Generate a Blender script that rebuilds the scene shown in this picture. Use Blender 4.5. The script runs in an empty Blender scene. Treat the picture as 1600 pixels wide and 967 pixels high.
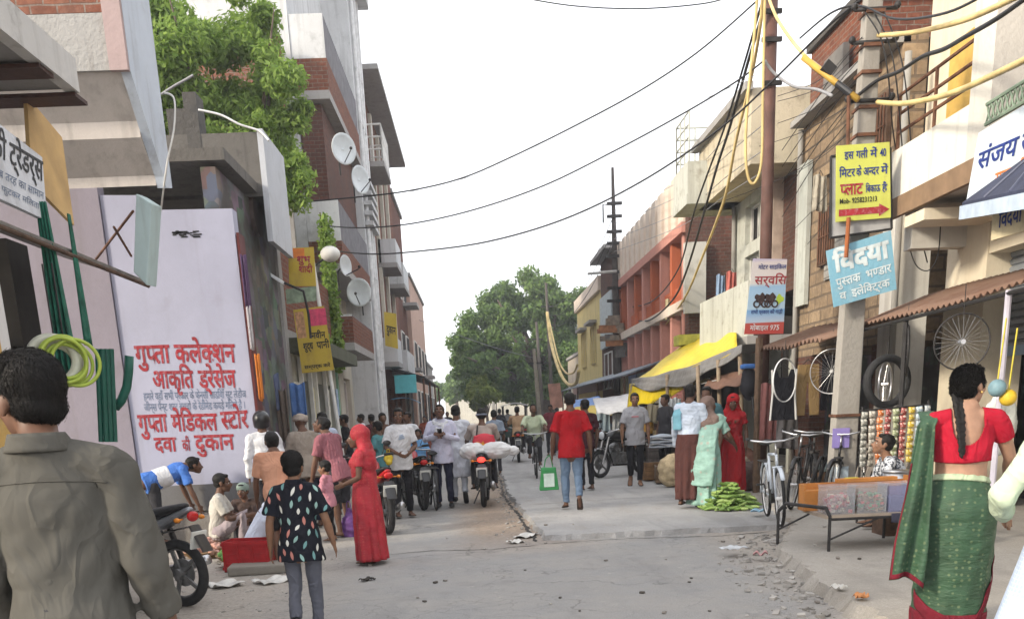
import bpy, bmesh, math, random
import numpy as np
from mathutils import Vector, Matrix, noise
rad = math.radians
random.seed(7); RNG = np.random.default_rng(7)
SC = bpy.context.scene; COL = SC.collection

# ---------------------------------------------------------------- camera, sky, sun, exposure
F = 1450.; PXC = 800.; PYC = 1022.; CZ = 1.55           # lens in pixels of a 1600 px wide picture
PSI, TH, ROLL = 0.0272412, rad(14.6572), rad(2.6)
FW = np.array([math.sin(PSI)*math.cos(TH), math.cos(PSI)*math.cos(TH), -math.sin(TH)])
_r = np.cross(FW, [0, 0, 1.]); _r /= np.linalg.norm(_r); _u = np.cross(_r, FW)
RT = _r*math.cos(ROLL)-_u*math.sin(ROLL); UP = _u*math.cos(ROLL)+_r*math.sin(ROLL)
CP = np.array([0, 0, CZ])
cam = bpy.data.cameras.new('camera'); camo = bpy.data.objects.new('camera', cam); COL.objects.link(camo)
cam.sensor_width = 36; cam.lens = 36*F/1600; cam.clip_end = 3000; cam.clip_start = .05
cam.shift_x = (800-PXC)/1600; cam.shift_y = (PYC-483.5)/1600
m = Matrix.Identity(4)
for i in range(3): m[i][0], m[i][1], m[i][2], m[i][3] = RT[i], UP[i], -FW[i], CP[i]
camo.matrix_world = m; SC.camera = camo

SUN_EL, SUN_AZ = rad(24), rad(-118)     # azimuth measured from +Y towards +X
w = bpy.data.worlds.new('World'); SC.world = w; w.use_nodes = True
nt = w.node_tree; bg = nt.nodes['Background']
sky = nt.nodes.new('ShaderNodeTexSky'); sky.sky_type = 'NISHITA'; sky.sun_disc = False
sky.sun_elevation = SUN_EL; sky.sun_rotation = SUN_AZ; sky.dust_density = 4; sky.air_density = 1.0; sky.ozone_density = 1
veil = nt.nodes.new('ShaderNodeMix'); veil.data_type = 'RGBA'; veil.inputs['Factor'].default_value = .78
veil.inputs['B'].default_value = (7.2, 7.25, 7.45, 1)       # thin white evening overcast over the sky
nt.links.new(sky.outputs['Color'], veil.inputs['A']); nt.links.new(veil.outputs['Result'], bg.inputs['Color'])
bg.inputs['Strength'].default_value = .15
sl = bpy.data.lights.new('sun', 'SUN'); sl.energy = 2.4; sl.angle = rad(8); sl.color = (1, .90, .74)
so = bpy.data.objects.new('sun', sl); COL.objects.link(so)
sd = Vector((math.sin(SUN_AZ)*math.cos(SUN_EL), math.cos(SUN_AZ)*math.cos(SUN_EL), math.sin(SUN_EL)))
so.rotation_euler = sd.to_track_quat('Z', 'Y').to_euler(); so.location = (0, 0, 30)
vs = SC.view_settings; vs.view_transform = 'Standard'; vs.look = 'None'; vs.gamma = 1; vs.use_curve_mapping = False
vs.exposure = 1.03

# ---------------------------------------------------------------- picture <-> place
def ray(u, v): return FW+RT*(u-PXC)/F+UP*(PYC-v)/F
def G(u, v, z=0):
    d = ray(u, v); return CP+d*((z-CZ)/d[2])
def AX(u, v, X):
    d = ray(u, v); return CP+d*(X/d[0])
def AY(u, v, Y):
    d = ray(u, v); return CP+d*(Y/d[1])
def V3(p): return Vector((float(p[0]), float(p[1]), float(p[2])))

# ---------------------------------------------------------------- materials
MATS = {}
def nodes(name):
    m = bpy.data.materials.new(name); m.use_nodes = True
    t = m.node_tree; return m, t, t.nodes['Principled BSDF']
def N(t, kind, **kw):
    n = t.nodes.new(kind)
    for k, v in kw.items():
        if k in n.inputs.keys(): n.inputs[k].default_value = v
        else: setattr(n, k, v)
    return n
def ramp(t, fac, stops):
    r = N(t, 'ShaderNodeValToRGB'); e = r.color_ramp.elements
    while len(e) < len(stops): e.new(.5)
    for i, (p, c) in enumerate(stops):
        e[i].position = p; e[i].color = (*c, 1) if len(c) == 3 else c
    t.links.new(fac, r.inputs[0]); return r.outputs[0]
def mixc(t, fac, a, b, mode='MIX'):
    n = N(t, 'ShaderNodeMix', data_type='RGBA', blend_type=mode)
    for s, v in (('Factor', fac), ('A', a), ('B', b)):
        if hasattr(v, 'links') or hasattr(v, 'is_linked'): t.links.new(v, n.inputs[s])
        elif s == 'Factor': n.inputs[s].default_value = v
        else: n.inputs[s].default_value = (*v, 1)
    return n.outputs['Result']
def coord(t, scale=(1, 1, 1), out='Object'):
    c = N(t, 'ShaderNodeTexCoord'); mp = N(t, 'ShaderNodeMapping'); mp.inputs['Scale'].default_value = scale
    t.links.new(c.outputs[out], mp.inputs[0]); return mp.outputs[0]
def nz(t, vec, scale, detail=4, rough=.55):
    n = N(t, 'ShaderNodeTexNoise', Scale=scale, Detail=detail, Roughness=rough); t.links.new(vec, n.inputs['Vector']); return n.outputs[0]
def bumpn(t, b, h, strength, dist=.02):
    bn = N(t, 'ShaderNodeBump', Strength=strength, Distance=dist); t.links.new(h, bn.inputs['Height']); t.links.new(bn.outputs[0], b.inputs['Normal'])
def mul(c, k): return tuple(min(1, x*k) for x in c)

def M(name, c, rough=.8, var=.18, scale=6, bump=0, metal=0, bscale=40, spec=.3):
    if name in MATS: return MATS[name]
    m, t, b = nodes(name); vec = coord(t)
    f = nz(t, vec, scale)
    t.links.new(ramp(t, f, [(.3, mul(c, 1-var)), (.7, mul(c, 1+var))]), b.inputs['Base Color'])
    b.inputs['Roughness'].default_value = rough; b.inputs['Metallic'].default_value = metal
    b.inputs['Specular IOR Level'].default_value = spec
    if bump: bumpn(t, b, nz(t, vec, bscale), bump)
    MATS[name] = m; return m
def plaster(name, c, dirt=(.16, .14, .12), amt=.5, streak=.5, bump=.25):
    """painted or bare plaster: blotches, rain streaks and fine grain"""
    if name in MATS: return MATS[name]
    m, t, b = nodes(name); vec = coord(t)
    a = mixc(t, ramp(t, nz(t, vec, .9, 6, .65), [(.35, (0, 0, 0)), (.75, (1, 1, 1))]), c, mul(c, .82))
    st = nz(t, coord(t, (2.5, 2.5, .22)), 2.2, 5, .6)
    a = mixc(t, ramp(t, st, [(.52, (0,)*3), (.78, (streak,)*3)]), a, dirt)
    a = mixc(t, ramp(t, nz(t, vec, 3.1, 8, .7), [(.55, (0,)*3), (.74, (amt,)*3)]), a, dirt)
    a = mixc(t, ramp(t, nz(t, vec, 26, 3), [(.62, (0,)*3), (.8, (.35*amt,)*3)]), a, mul(c, .55))
    t.links.new(a, b.inputs['Base Color']); b.inputs['Roughness'].default_value = .9; b.inputs['Specular IOR Level'].default_value = .15
    bumpn(t, b, nz(t, vec, 18, 6, .65), bump, .03)
    MATS[name] = m; return m
def brick(name, c1, c2, mortar, scale=1, dirt=.35):
    if name in MATS: return MATS[name]
    m, t, b = nodes(name); uv = coord(t, (1, 1, 1), 'UV')
    wob = N(t, 'ShaderNodeVectorMath', operation='MULTIPLY_ADD'); nn = N(t, 'ShaderNodeTexNoise', Scale=3.5)
    t.links.new(uv, nn.inputs['Vector']); t.links.new(nn.outputs[1], wob.inputs[0]); wob.inputs[1].default_value = (.03,)*3
    t.links.new(uv, wob.inputs[2])
    bt = N(t, 'ShaderNodeTexBrick', Scale=1.0); t.links.new(wob.outputs[0], bt.inputs['Vector'])
    bt.inputs['Color1'].default_value = (*c1, 1); bt.inputs['Color2'].default_value = (*c2, 1); bt.inputs['Mortar'].default_value = (*mortar, 1)
    bt.inputs['Brick Width'].default_value = .24*scale; bt.inputs['Row Height'].default_value = .085*scale
    bt.inputs['Mortar Size'].default_value = .009*scale; bt.inputs['Mortar Smooth'].default_value = .3; bt.inputs['Bias'].default_value = -.1
    vec = coord(t)
    a = mixc(t, ramp(t, nz(t, vec, 1.3, 7, .7), [(.42, (0,)*3), (.75, (dirt*1.6,)*3)]), bt.outputs[0], mul(mortar, .6))
    a = mixc(t, ramp(t, nz(t, vec, 14, 3), [(.4, (.45,)*3), (.65, (0,)*3)]), a, mul(c2, .6))
    t.links.new(a, b.inputs['Base Color']); b.inputs['Roughness'].default_value = .92; b.inputs['Specular IOR Level'].default_value = .1
    bn = N(t, 'ShaderNodeBump', Strength=.6, Distance=.015, invert=True); t.links.new(bt.outputs['Fac'], bn.inputs['Height'])
    b2 = N(t, 'ShaderNodeBump', Strength=.35, Distance=.02); t.links.new(nz(t, vec, 30), b2.inputs['Height']); t.links.new(bn.outputs[0], b2.inputs['Normal'])
    t.links.new(b2.outputs[0], b.inputs['Normal'])
    MATS[name] = m; return m
def cloth(name, c, rough=.9, wr=.5, scale=9, weave=True, sheen=.0):
    """cotton: faint colour drift and crease bump"""
    if name in MATS: return MATS[name]
    m, t, b = nodes(name); vec = coord(t)
    t.links.new(ramp(t, nz(t, vec, 5, 4), [(.3, mul(c, .84)), (.7, mul(c, 1.1))]), b.inputs['Base Color'])
    b.inputs['Roughness'].default_value = rough; b.inputs['Specular IOR Level'].default_value = .15
    h = nz(t, coord(t, (1, 1, .55)), scale, 3, .5)
    n2 = N(t, 'ShaderNodeTexNoise', Scale=scale*.55, Detail=2.5, Roughness=.5, Distortion=1.2); t.links.new(coord(t, (1.1, 1.1, .8)), n2.inputs['Vector'])
    rd = ramp(t, n2.outputs[0], [(.40, (0,)*3), (.50, (1,)*3), (.60, (0,)*3)])     # narrow crease ridges
    hh = mixc(t, .35, h, rd); wv = nz(t, vec, 420, 2); b1 = N(t, 'ShaderNodeBump', Strength=.12, Distance=.003); t.links.new(wv, b1.inputs['Height'])
    b2 = N(t, 'ShaderNodeBump', Strength=min(1, wr*1.2), Distance=.03); t.links.new(hh, b2.inputs['Height']); t.links.new(b1.outputs[0], b2.inputs['Normal']); t.links.new(b2.outputs[0], b.inputs['Normal'])
    MATS[name] = m; return m

# ---------------------------------------------------------------- mesh builder
class MB:
    def __init__(s): s.v = []; s.f = []
    def add(s, vs, fs):
        o = len(s.v); s.v += [tuple(map(float, p)) for p in vs]; s.f += [tuple(i+o for i in q) for q in fs]; return s
    def box(s, c, d, rz=0, rx=0, ry=0):
        x, y, z = (k/2 for k in d)
        p = [Vector((a*x, b*y, e*z)) for a in (-1, 1) for b in (-1, 1) for e in (-1, 1)]
        if rz or rx or ry:
            R = Matrix.Rotation(rz, 3, 'Z') @ Matrix.Rotation(rx, 3, 'X') @ Matrix.Rotation(ry, 3, 'Y'); p = [R @ q for q in p]
        c = Vector(c)
        return s.add([q+c for q in p], [(0, 1, 3, 2), (4, 6, 7, 5), (0, 4, 5, 1), (2, 3, 7, 6), (0, 2, 6, 4), (1, 5, 7, 3)])
    def bb(s, x0, x1, y0, y1, z0, z1):
        return s.box(((x0+x1)/2, (y0+y1)/2, (z0+z1)/2), (abs(x1-x0), abs(y1-y0), abs(z1-z0)))
    def hexa(s, p):   # eight corners: bottom four then top four, same order
        return s.add(p, [(3, 2, 1, 0), (4, 5, 6, 7), (0, 1, 5, 4), (1, 2, 6, 5), (2, 3, 7, 6), (3, 0, 4, 7)])
    def slab(s, quad, t):   # quad with thickness t along its normal
        a, b, c, d = (V3(q) for q in quad); n = (b-a).cross(d-a).normalized()*t
        return s.hexa([a, b, c, d, a+n, b+n, c+n, d+n])
    def tube(s, pts, r, n=8, closed=False, cap=True, side=None, dome=False):
        pts = [Vector(p) for p in pts]; k = len(pts)
        rr = r if isinstance(r, (list, tuple)) else [r]*k
        if dome:
            d0 = (pts[0]-pts[1]).normalized(); d1 = (pts[-1]-pts[-2]).normalized()
            g = lambda q: max(q) if isinstance(q, tuple) else q
            sc = lambda q, f: tuple(x*f for x in q) if isinstance(q, tuple) else q*f
            pts = [pts[0]+d0*g(rr[0])*.8, pts[0]+d0*g(rr[0])*.45]+pts+[pts[-1]+d1*g(rr[-1])*.45, pts[-1]+d1*g(rr[-1])*.8]
            rr = [sc(rr[0], .45), sc(rr[0], .85)]+list(rr)+[sc(rr[-1], .85), sc(rr[-1], .45)]; k = len(pts)
        o = len(s.v); S = Vector(side) if side is not None else None
        if S is None:
            t0 = (pts[1]-pts[0]).normalized(); S = t0.orthogonal()
        for i in range(k):
            if closed: t = pts[(i+1) % k]-pts[i-1]
            else: t = pts[min(i+1, k-1)]-pts[max(i-1, 0)]
            if t.length < 1e-9: t = Vector((0, 0, 1))
            t.normalize(); a = S-t*S.dot(t)
            if a.length < 1e-6: a = t.orthogonal()
            a.normalize(); b = t.cross(a)
            if side is None: S = a
            ra, rb = rr[i] if isinstance(rr[i], tuple) else (rr[i], rr[i])
            for j in range(n):
                q = 2*math.pi*j/n; s.v.append(tuple(pts[i]+a*ra*math.cos(q)+b*rb*math.sin(q)))
        for i in range(k if closed else k-1):
            for j in range(n):
                A = o+i*n+j; B = o+i*n+(j+1) % n; C = o+((i+1) % k)*n+(j+1) % n; D = o+((i+1) % k)*n+j
                s.f.append((A, B, C, D))
        if cap and not closed:
            s.f.append(tuple(o+j for j in range(n))[::-1]); s.f.append(tuple(o+(k-1)*n+j for j in range(n)))
        return s
    def ball(s, c, r, n=12, m=8, R=None):
        c = Vector(c); rx, ry, rz = r if isinstance(r, (tuple, list)) else (r, r, r); o = len(s.v)
        def P(a, b, d):
            p = Vector((rx*a, ry*b, rz*d)); return c+(R @ p if R else p)
        s.v.append(tuple(P(0, 0, -1)))
        for i in range(1, m):
            q = math.pi*i/m-math.pi/2
            for j in range(n):
                w_ = 2*math.pi*j/n; s.v.append(tuple(P(math.cos(q)*math.cos(w_), math.cos(q)*math.sin(w_), math.sin(q))))
        s.v.append(tuple(P(0, 0, 1))); e = len(s.v)-1
        for j in range(n):
            s.f.append((o, o+1+(j+1) % n, o+1+j)); s.f.append((e, e-n+j, e-n+(j+1) % n))
        for i in range(m-2):
            for j in range(n):
                A = o+1+i*n+j; B = o+1+i*n+(j+1) % n; s.f.append((A, B, B+n, A+n))
        return s
    def ring(s, c, R, r, axis=(1, 0, 0), n=28, m=8, fl=1):   # torus
        ax = Vector(axis).normalized(); a = ax.orthogonal().normalized(); b = ax.cross(a); c = Vector(c); o = len(s.v)
        for i in range(n):
            q = 2*math.pi*i/n; d = a*math.cos(q)+b*math.sin(q)
            for j in range(m):
                w_ = 2*math.pi*j/m; s.v.append(tuple(c+d*(R+r*math.cos(w_))+ax*r*fl*math.sin(w_)))
        for i in range(n):
            for j in range(m):
                s.f.append((o+i*m+j, o+((i+1) % n)*m+j, o+((i+1) % n)*m+(j+1) % m, o+i*m+(j+1) % m))
        return s
    def prism(s, poly, axis, t0, t1):   # poly in the two other axes
        def P(q, t):
            return (t, q[0], q[1]) if axis == 'X' else (q[0], t, q[1]) if axis == 'Y' else (q[0], q[1], t)
        n = len(poly)
        return s.add([P(q, t0) for q in poly]+[P(q, t1) for q in poly],
            [tuple(range(n))[::-1], tuple(range(n, 2*n))]+[(i, (i+1) % n, n+(i+1) % n, n+i) for i in range(n)])
    def grid(s, fn, nu, nv):
        o = len(s.v)
        for i in range(nu+1):
            for j in range(nv+1): s.v.append(tuple(fn(i/nu, j/nv)))
        for i in range(nu):
            for j in range(nv):
                A = o+i*(nv+1)+j; s.f.append((A, A+nv+1, A+nv+2, A+1))
        return s
    def mesh(s, name):
        me = bpy.data.meshes.new(name); me.from_pydata(s.v, [], s.f); me.update(); return me
    def build(s, name, mat, parent=None, world=False, smooth=False, uv=False, bevel=0, solid=0, sub=0, fix=True, tagv=None):
        if world and parent is not None:
            L = parent.matrix_basis.translation if False else Vector(parent.location)
            if parent.parent: L = L+Vector(parent.parent.location)
            s.v = [tuple(Vector(p)-L) for p in s.v]
        me = s.mesh(name)
        if fix:
            b = bmesh.new(); b.from_mesh(me); bmesh.ops.recalc_face_normals(b, faces=b.faces); b.to_mesh(me); b.free()
        if uv: boxuv(me)
        if smooth: me.polygons.foreach_set('use_smooth', [True]*len(me.polygons))
        if mat: me.materials.append(mat)
        o = bpy.data.objects.new(name, me); COL.objects.link(o)
        if parent is not None: o.parent = parent
        if solid:
            q = o.modifiers.new('solid', 'SOLIDIFY'); q.thickness = solid; q.offset = 0
        if sub:
            q = o.modifiers.new('sub', 'SUBSURF'); q.levels = sub; q.render_levels = sub
        if bevel:
            q = o.modifiers.new('bev', 'BEVEL'); q.width = bevel; q.segments = 2; q.limit_method = 'ANGLE'
        if tagv: tag(o, *tagv)
        return o
def boxuv(me):
    uvl = me.uv_layers.new(name='UVMap').data; vv = me.vertices
    for p in me.polygons:
        n = p.normal; ax = max(range(3), key=lambda i: abs(n[i]))
        for li in p.loop_indices:
            c = vv[me.loops[li].vertex_index].co
            uvl[li].uv = (c.y, c.z) if ax == 0 else (c.x, c.z) if ax == 1 else (c.x, c.y)
def tag(o, label=None, cat=None, group=None, kind=None):
    if label: o['label'] = label
    if cat: o['category'] = cat
    if group: o['group'] = group
    if kind: o['kind'] = kind
    return o
def thing(name, label, cat, loc=(0, 0, 0), rz=0, group=None):
    o = bpy.data.objects.new(name, None); COL.objects.link(o); o.location = tuple(float(q) for q in loc); o.rotation_euler = (0, 0, rz)
    o.empty_display_size = .1
    return tag(o, label, cat, group)
def kids(o): return [c for c in bpy.data.objects if c.parent == o]
def dup(o, loc, rz=None, label=None, group=None, mats=None, scale=None):
    """a copy of a thing with copies of its parts and sub-parts (meshes shared)"""
    def cp(a, par):
        c = a.copy(); COL.objects.link(c); c.parent = par
        if mats and a.type == 'MESH' and a.name.split('.')[0] in mats:
            c.data = a.data.copy(); c.data.materials[0] = mats[a.name.split('.')[0]]
        for k in list(a.children): cp(k, c)
        return c
    r = cp(o, None); r.location = tuple(float(q) for q in loc)
    if rz is not None: r.rotation_euler = (0, 0, rz)
    if label: r['label'] = label
    if group: r['group'] = group
    if scale: r.scale = (scale,)*3
    return r

# ---------------------------------------------------------------- lettering (Devanagari laid out glyph by glyph)
_GC = {}
def glyph(sx, bold):
    """2D mesh of a string at em size 1"""
    key = (sx, bold)
    if key in _GC: return _GC[key]
    c = bpy.data.curves.new('g', 'FONT'); c.body = sx; c.offset = bold; c.resolution_u = 3
    o = bpy.data.objects.new('g', c); COL.objects.link(o)
    dg = bpy.context.evaluated_depsgraph_get(); me = o.evaluated_get(dg).to_mesh()
    v = np.array([tuple(q.co) for q in me.vertices]) if len(me.vertices) else np.zeros((0, 3)); f = [tuple(p.vertices) for p in me.polygons]
    o.evaluated_get(dg).to_mesh_clear(); bpy.data.objects.remove(o); bpy.data.curves.remove(c)
    _GC[key] = (v, f); return v, f
def adv(sx, bold):
    if sx == ' ': return .28
    a = glyph(sx+'न', 0)[0]; b = glyph('न', 0)[0]
    return a[:, 0].max()-b[:, 0].max()
def text2d(line, bold=.0):
    bold, fat = (min(bold, .006), max(0, bold-.006)*1.6)
    """tokens separated by '|'; a trailing '-' on a token asks for the half form (stem cut away)"""
    V = []; Fc = []; x = 0
    for tk in line.split('|'):
        half = tk.endswith('~'); s_ = tk[:-1] if half else tk
        if s_ == ' ' or s_ == '': x += .28; continue
        v, f = glyph(s_, bold); a = adv(s_, bold)
        v = v.copy()
        if half:
            lim = a-.165
            v[:, 0] = np.minimum(v[:, 0], lim); a = lim-.005
        o = sum(len(q) for q in V)
        if len(v):
            v[:, 0] += x; V.append(v); Fc += [tuple(i+o for i in q) for q in f]
        x += a
    if not V: return np.zeros((0, 3)), [], 1
    A = np.vstack(V)
    if fat:                                    # heavier brush: shifted copies, each a hair above the last
        n0 = len(A); parts = [A]; F0 = list(Fc)
        for q, (dx, dy) in enumerate(((fat, 0), (0, fat), (fat, fat), (fat/2, fat/2))):
            parts.append(A+np.array([dx, dy, (q+1)*.012])); Fc = Fc+[tuple(i+n0*(q+1) for i in f) for f in F0]
        A = np.vstack(parts)
    return A, Fc, x
def write(lines, origin, right, up, mat, parent, name='lettering', bold=.0, lift=.004):
    """lines: (text, x centre or left, baseline y, em height, target width or None, align) on the plane origin + right*x + up*y"""
    o = V3(origin); r = V3(right).normalized(); u_ = V3(up).normalized(); n = r.cross(u_)
    mb = MB()
    for (tx, x, y, em, width, al) in lines:
        v, f, wd = text2d(tx, bold)
        if not len(v): continue
        sx = em if not width else width/wd
        x0 = x-(wd*sx/2 if al == 'c' else 0)
        mb.add([o+r*(x0+p[0]*sx)+u_*(y+p[1]*em)+n*(lift+p[2]*.05) for p in v], f)
    return mb.build(name, mat, parent, world=True, fix=False)
# ---------------------------------------------------------------- the ground
def ground_mat():
    m, t, b = nodes('old asphalt and dust'); vec = coord(t); sep = N(t, 'ShaderNodeSeparateXYZ'); t.links.new(vec, sep.inputs[0])
    asp = ramp(t, nz(t, vec, 90, 3, .7), [(.3, (.17, .17, .172)), (.7, (.36, .355, .345))])
    asp = mixc(t, ramp(t, nz(t, vec, 1.2, 7, .65), [(.35, (0,)*3), (.7, (.75,)*3)]), asp, (.33, .31, .285))
    asp = mixc(t, ramp(t, nz(t, coord(t, (1, .25, 1)), 2.0, 5), [(.55, (0,)*3), (.72, (.55,)*3)]), asp, (.19, .187, .185))
    dust = ramp(t, nz(t, vec, 24, 6, .7), [(.3, (.24, .215, .19)), (.7, (.40, .365, .32))])
    soil = ramp(t, nz(t, vec, 15, 6, .7), [(.3, (.20, .155, .12)), (.7, (.34, .275, .22))])
    def band(c, wdt, soft, amp):     # 1 inside a ragged band round x = c
        ad = N(t, 'ShaderNodeMath', operation='MULTIPLY_ADD'); t.links.new(nz(t, vec, .7, 8, .7), ad.inputs[0]); ad.inputs[1].default_value = amp; t.links.new(sep.outputs[0], ad.inputs[2])
        s1 = N(t, 'ShaderNodeMath', operation='SUBTRACT'); t.links.new(ad.outputs[0], s1.inputs[0]); s1.inputs[1].default_value = c+amp/2
        a1 = N(t, 'ShaderNodeMath', operation='ABSOLUTE'); t.links.new(s1.outputs[0], a1.inputs[0])
        mr = N(t, 'ShaderNodeMapRange'); t.links.new(a1.outputs[0], mr.inputs[0])
        mr.inputs[1].default_value = wdt-soft; mr.inputs[2].default_value = wdt+soft; mr.inputs[3].default_value = 1; mr.inputs[4].default_value = 0
        return mr.outputs[0]
    a = mixc(t, band(-5.2, 3.6, .5, 1.6), asp, dust)
    yl = N(t, 'ShaderNodeMapRange'); t.links.new(sep.outputs[1], yl.inputs[0]); yl.inputs[1].default_value = 10; yl.inputs[2].default_value = 12.5
    k = N(t, 'ShaderNodeMath', operation='MULTIPLY'); t.links.new(band(.45, .75, .3, .9), k.inputs[0]); t.links.new(yl.outputs[0], k.inputs[1])
    a = mixc(t, k.outputs[0], a, soil)
    a = mixc(t, band(7.5, 4.9, .35, 1.2), a, dust)
    vo = N(t, 'ShaderNodeTexVoronoi', feature='DISTANCE_TO_EDGE', Scale=.55); wv = N(t, 'ShaderNodeVectorMath', operation='MULTIPLY_ADD')
    n3 = N(t, 'ShaderNodeTexNoise', Scale=2.5, Detail=6); t.links.new(vec, n3.inputs['Vector']); t.links.new(n3.outputs[1], wv.inputs[0]); wv.inputs[1].default_value = (.9,)*3; t.links.new(vec, wv.inputs[2])
    t.links.new(wv.outputs[0], vo.inputs['Vector'])
    ck = ramp(t, vo.outputs[0], [(.0, (.55,)*3), (.009, (0,)*3)])
    gate = mixc(t, ramp(t, nz(t, vec, .35, 3), [(.45, (0,)*3), (.55, (1,)*3)]), (0, 0, 0), ck)
    a = mixc(t, gate, a, (.05, .048, .045))
    v2 = N(t, 'ShaderNodeTexVoronoi', feature='DISTANCE_TO_EDGE', Scale=3.4); w2 = N(t, 'ShaderNodeVectorMath', operation='MULTIPLY_ADD'); t.links.new(n3.outputs[1], w2.inputs[0]); w2.inputs[1].default_value = (.5,)*3; t.links.new(vec, w2.inputs[2]); t.links.new(w2.outputs[0], v2.inputs['Vector'])
    fine = mixc(t, ramp(t, nz(t, vec, .5, 4), [(.42, (0,)*3), (.6, (1,)*3)]), (0, 0, 0), ramp(t, v2.outputs[0], [(.0, (.45,)*3), (.03, (0,)*3)])); a = mixc(t, fine, a, (.10, .097, .092))
    a = mixc(t, ramp(t, nz(t, vec, .45, 6, .65), [(.56, (0,)*3), (.66, (.5,)*3)]), a, (.155, .15, .145))
    a = mixc(t, ramp(t, nz(t, vec, 5.5, 5, .7), [(.60, (0,)*3), (.70, (.4,)*3)]), a, (.43, .41, .37))
    sp = N(t, 'ShaderNodeTexVoronoi', Scale=11); t.links.new(vec, sp.inputs['Vector'])
    a = mixc(t, ramp(t, sp.outputs[0], [(.03, (.6,)*3), (.06, (0,)*3)]), a, (.09, .08, .07))
    t.links.new(a, b.inputs['Base Color']); b.inputs['Roughness'].default_value = .93; b.inputs['Specular IOR Level'].default_value = .2
    bn = N(t, 'ShaderNodeBump', Strength=.5, Distance=.02); t.links.new(nz(t, vec, 60, 6, .7), bn.inputs['Height'])
    b2 = N(t, 'ShaderNodeBump', Strength=.45, Distance=.12); t.links.new(nz(t, vec, 2.3, 6), b2.inputs['Height']); t.links.new(bn.outputs[0], b2.inputs['Normal'])
    t.links.new(b2.outputs[0], b.inputs['Normal'])
    return m
GM = ground_mat()
MB().add([(-400, -60, 0), (400, -60, 0), (400, 900, 0), (-400, 900, 0)], [(0, 1, 2, 3)]).build('ground', GM, tagv=(None, None, None, 'structure'))
def conc_mat(name, c):
    m, t, b = nodes(name); vec = coord(t)
    a = ramp(t, nz(t, vec, 70, 4, .7), [(.3, mul(c, .75)), (.7, mul(c, 1.2))])
    a = mixc(t, ramp(t, nz(t, vec, 1.1, 8, .7), [(.4, (0,)*3), (.7, (.7,)*3)]), a, mul(c, .68))
    a = mixc(t, ramp(t, nz(t, coord(t, (1, .3, 1)), 3, 6, .7), [(.55, (0,)*3), (.75, (.6,)*3)]), a, (.27, .24, .20))
    a = mixc(t, ramp(t, nz(t, vec, 9, 4), [(.68, (0,)*3), (.74, (.5,)*3)]), a, (.09, .085, .08))
    a = mixc(t, ramp(t, nz(t, vec, .6, 6, .65), [(.55, (0,)*3), (.66, (.45,)*3)]), a, mul(c, .5)); a = mixc(t, ramp(t, nz(t, coord(t, (1.2, .12, 1)), 2.2, 5), [(.52, (0,)*3), (.62, (.35,)*3)]), a, mul(c, .55))
    t.links.new(a, b.inputs['Base Color']); b.inputs['Roughness'].default_value = .9; b.inputs['Specular IOR Level'].default_value = .2
    bn = N(t, 'ShaderNodeBump', Strength=.4, Distance=.03); t.links.new(nz(t, vec, 25, 7, .7), bn.inputs['Height']); t.links.new(bn.outputs[0], b.inputs['Normal'])
    return m
def ragged(pts, step=.25, amp=.06, seed=0):
    out = []; R_ = random.Random(seed); n = len(pts)
    for i in range(n):
        a = Vector(pts[i]); b_ = Vector(pts[(i+1) % n]); L = (b_-a).length; k = max(1, int(min(L/step, 120)))
        for j in range(k):
            p = a.lerp(b_, j/k); q = 0 if j == 0 else amp
            out.append((p.x+R_.uniform(-q, q), p.y+R_.uniform(-q, q)))
    return out
def sheet(name, poly, z0, z1, mat, slope=.10):
    n = len(poly); mb = MB(); A_ = sum(poly[i][0]*poly[(i+1) % n][1]-poly[(i+1) % n][0]*poly[i][1] for i in range(n)); sg = 1 if A_ > 0 else -1; lo = []; R_ = random.Random(n)
    for i in range(n):
        a, c = poly[i-1], poly[(i+1) % n]; tx, ty = c[0]-a[0], c[1]-a[1]; l_ = math.hypot(tx, ty) or 1; k = slope*R_.uniform(.2, 1.3); lo.append((poly[i][0]+sg*ty/l_*k, poly[i][1]-sg*tx/l_*k, z0))
    vs = lo+[(p[0], p[1], z1) for p in poly]
    mb.add(vs, [tuple(range(n, 2*n))]+[(i, (i+1) % n, n+(i+1) % n, n+i) for i in range(n)])
    me = mb.mesh(name); b_ = bmesh.new(); b_.from_mesh(me); bmesh.ops.triangulate(b_, faces=[f for f in b_.faces if len(f.verts) > 4]); bmesh.ops.recalc_face_normals(b_, faces=b_.faces); b_.to_mesh(me); b_.free()
    me.materials.append(mat); o = bpy.data.objects.new(name, me); COL.objects.link(o); tag(o, kind='structure'); return o
road_poly = ragged([(.78, 11.35), (4.15, 11.3), (4.4, 22), (4.6, 90), (.3, 90), (.45, 30), (.62, 21.5), (.55, 18), (.70, 14)], .12, .04, 3)
sheet('road', road_poly, -.05, .065, conc_mat('worn concrete slab', (.345, .34, .335)), .06)
pav = ragged([(2.55, 3.2), (9, 3.2), (9, 60), (5.0, 60), (4.62, 24), (4.30, 14), (3.75, 11.0), (3.02, 9.2), (2.72, 7.2)], .11, .05, 5)
sheet('pavement', pav, -.05, .11, conc_mat('broken concrete pavement', (.36, .335, .30)))
sheet('platform', ragged([(-7.5, 12.9), (-3.10, 12.9), (-3.05, 13.4), (-7.5, 13.4)], .3, .03, 8), -.05, .36, conc_mat('dusty plinth', (.20, .185, .17)), .03)
sheet('forecourt', ragged([(-6, 14.2), (-2.75, 14.2), (-2.6, 20), (-2.7, 60), (-6, 60)], .4, .06, 9), -.05, .16, conc_mat('grey forecourt', (.25, .235, .215)))
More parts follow.
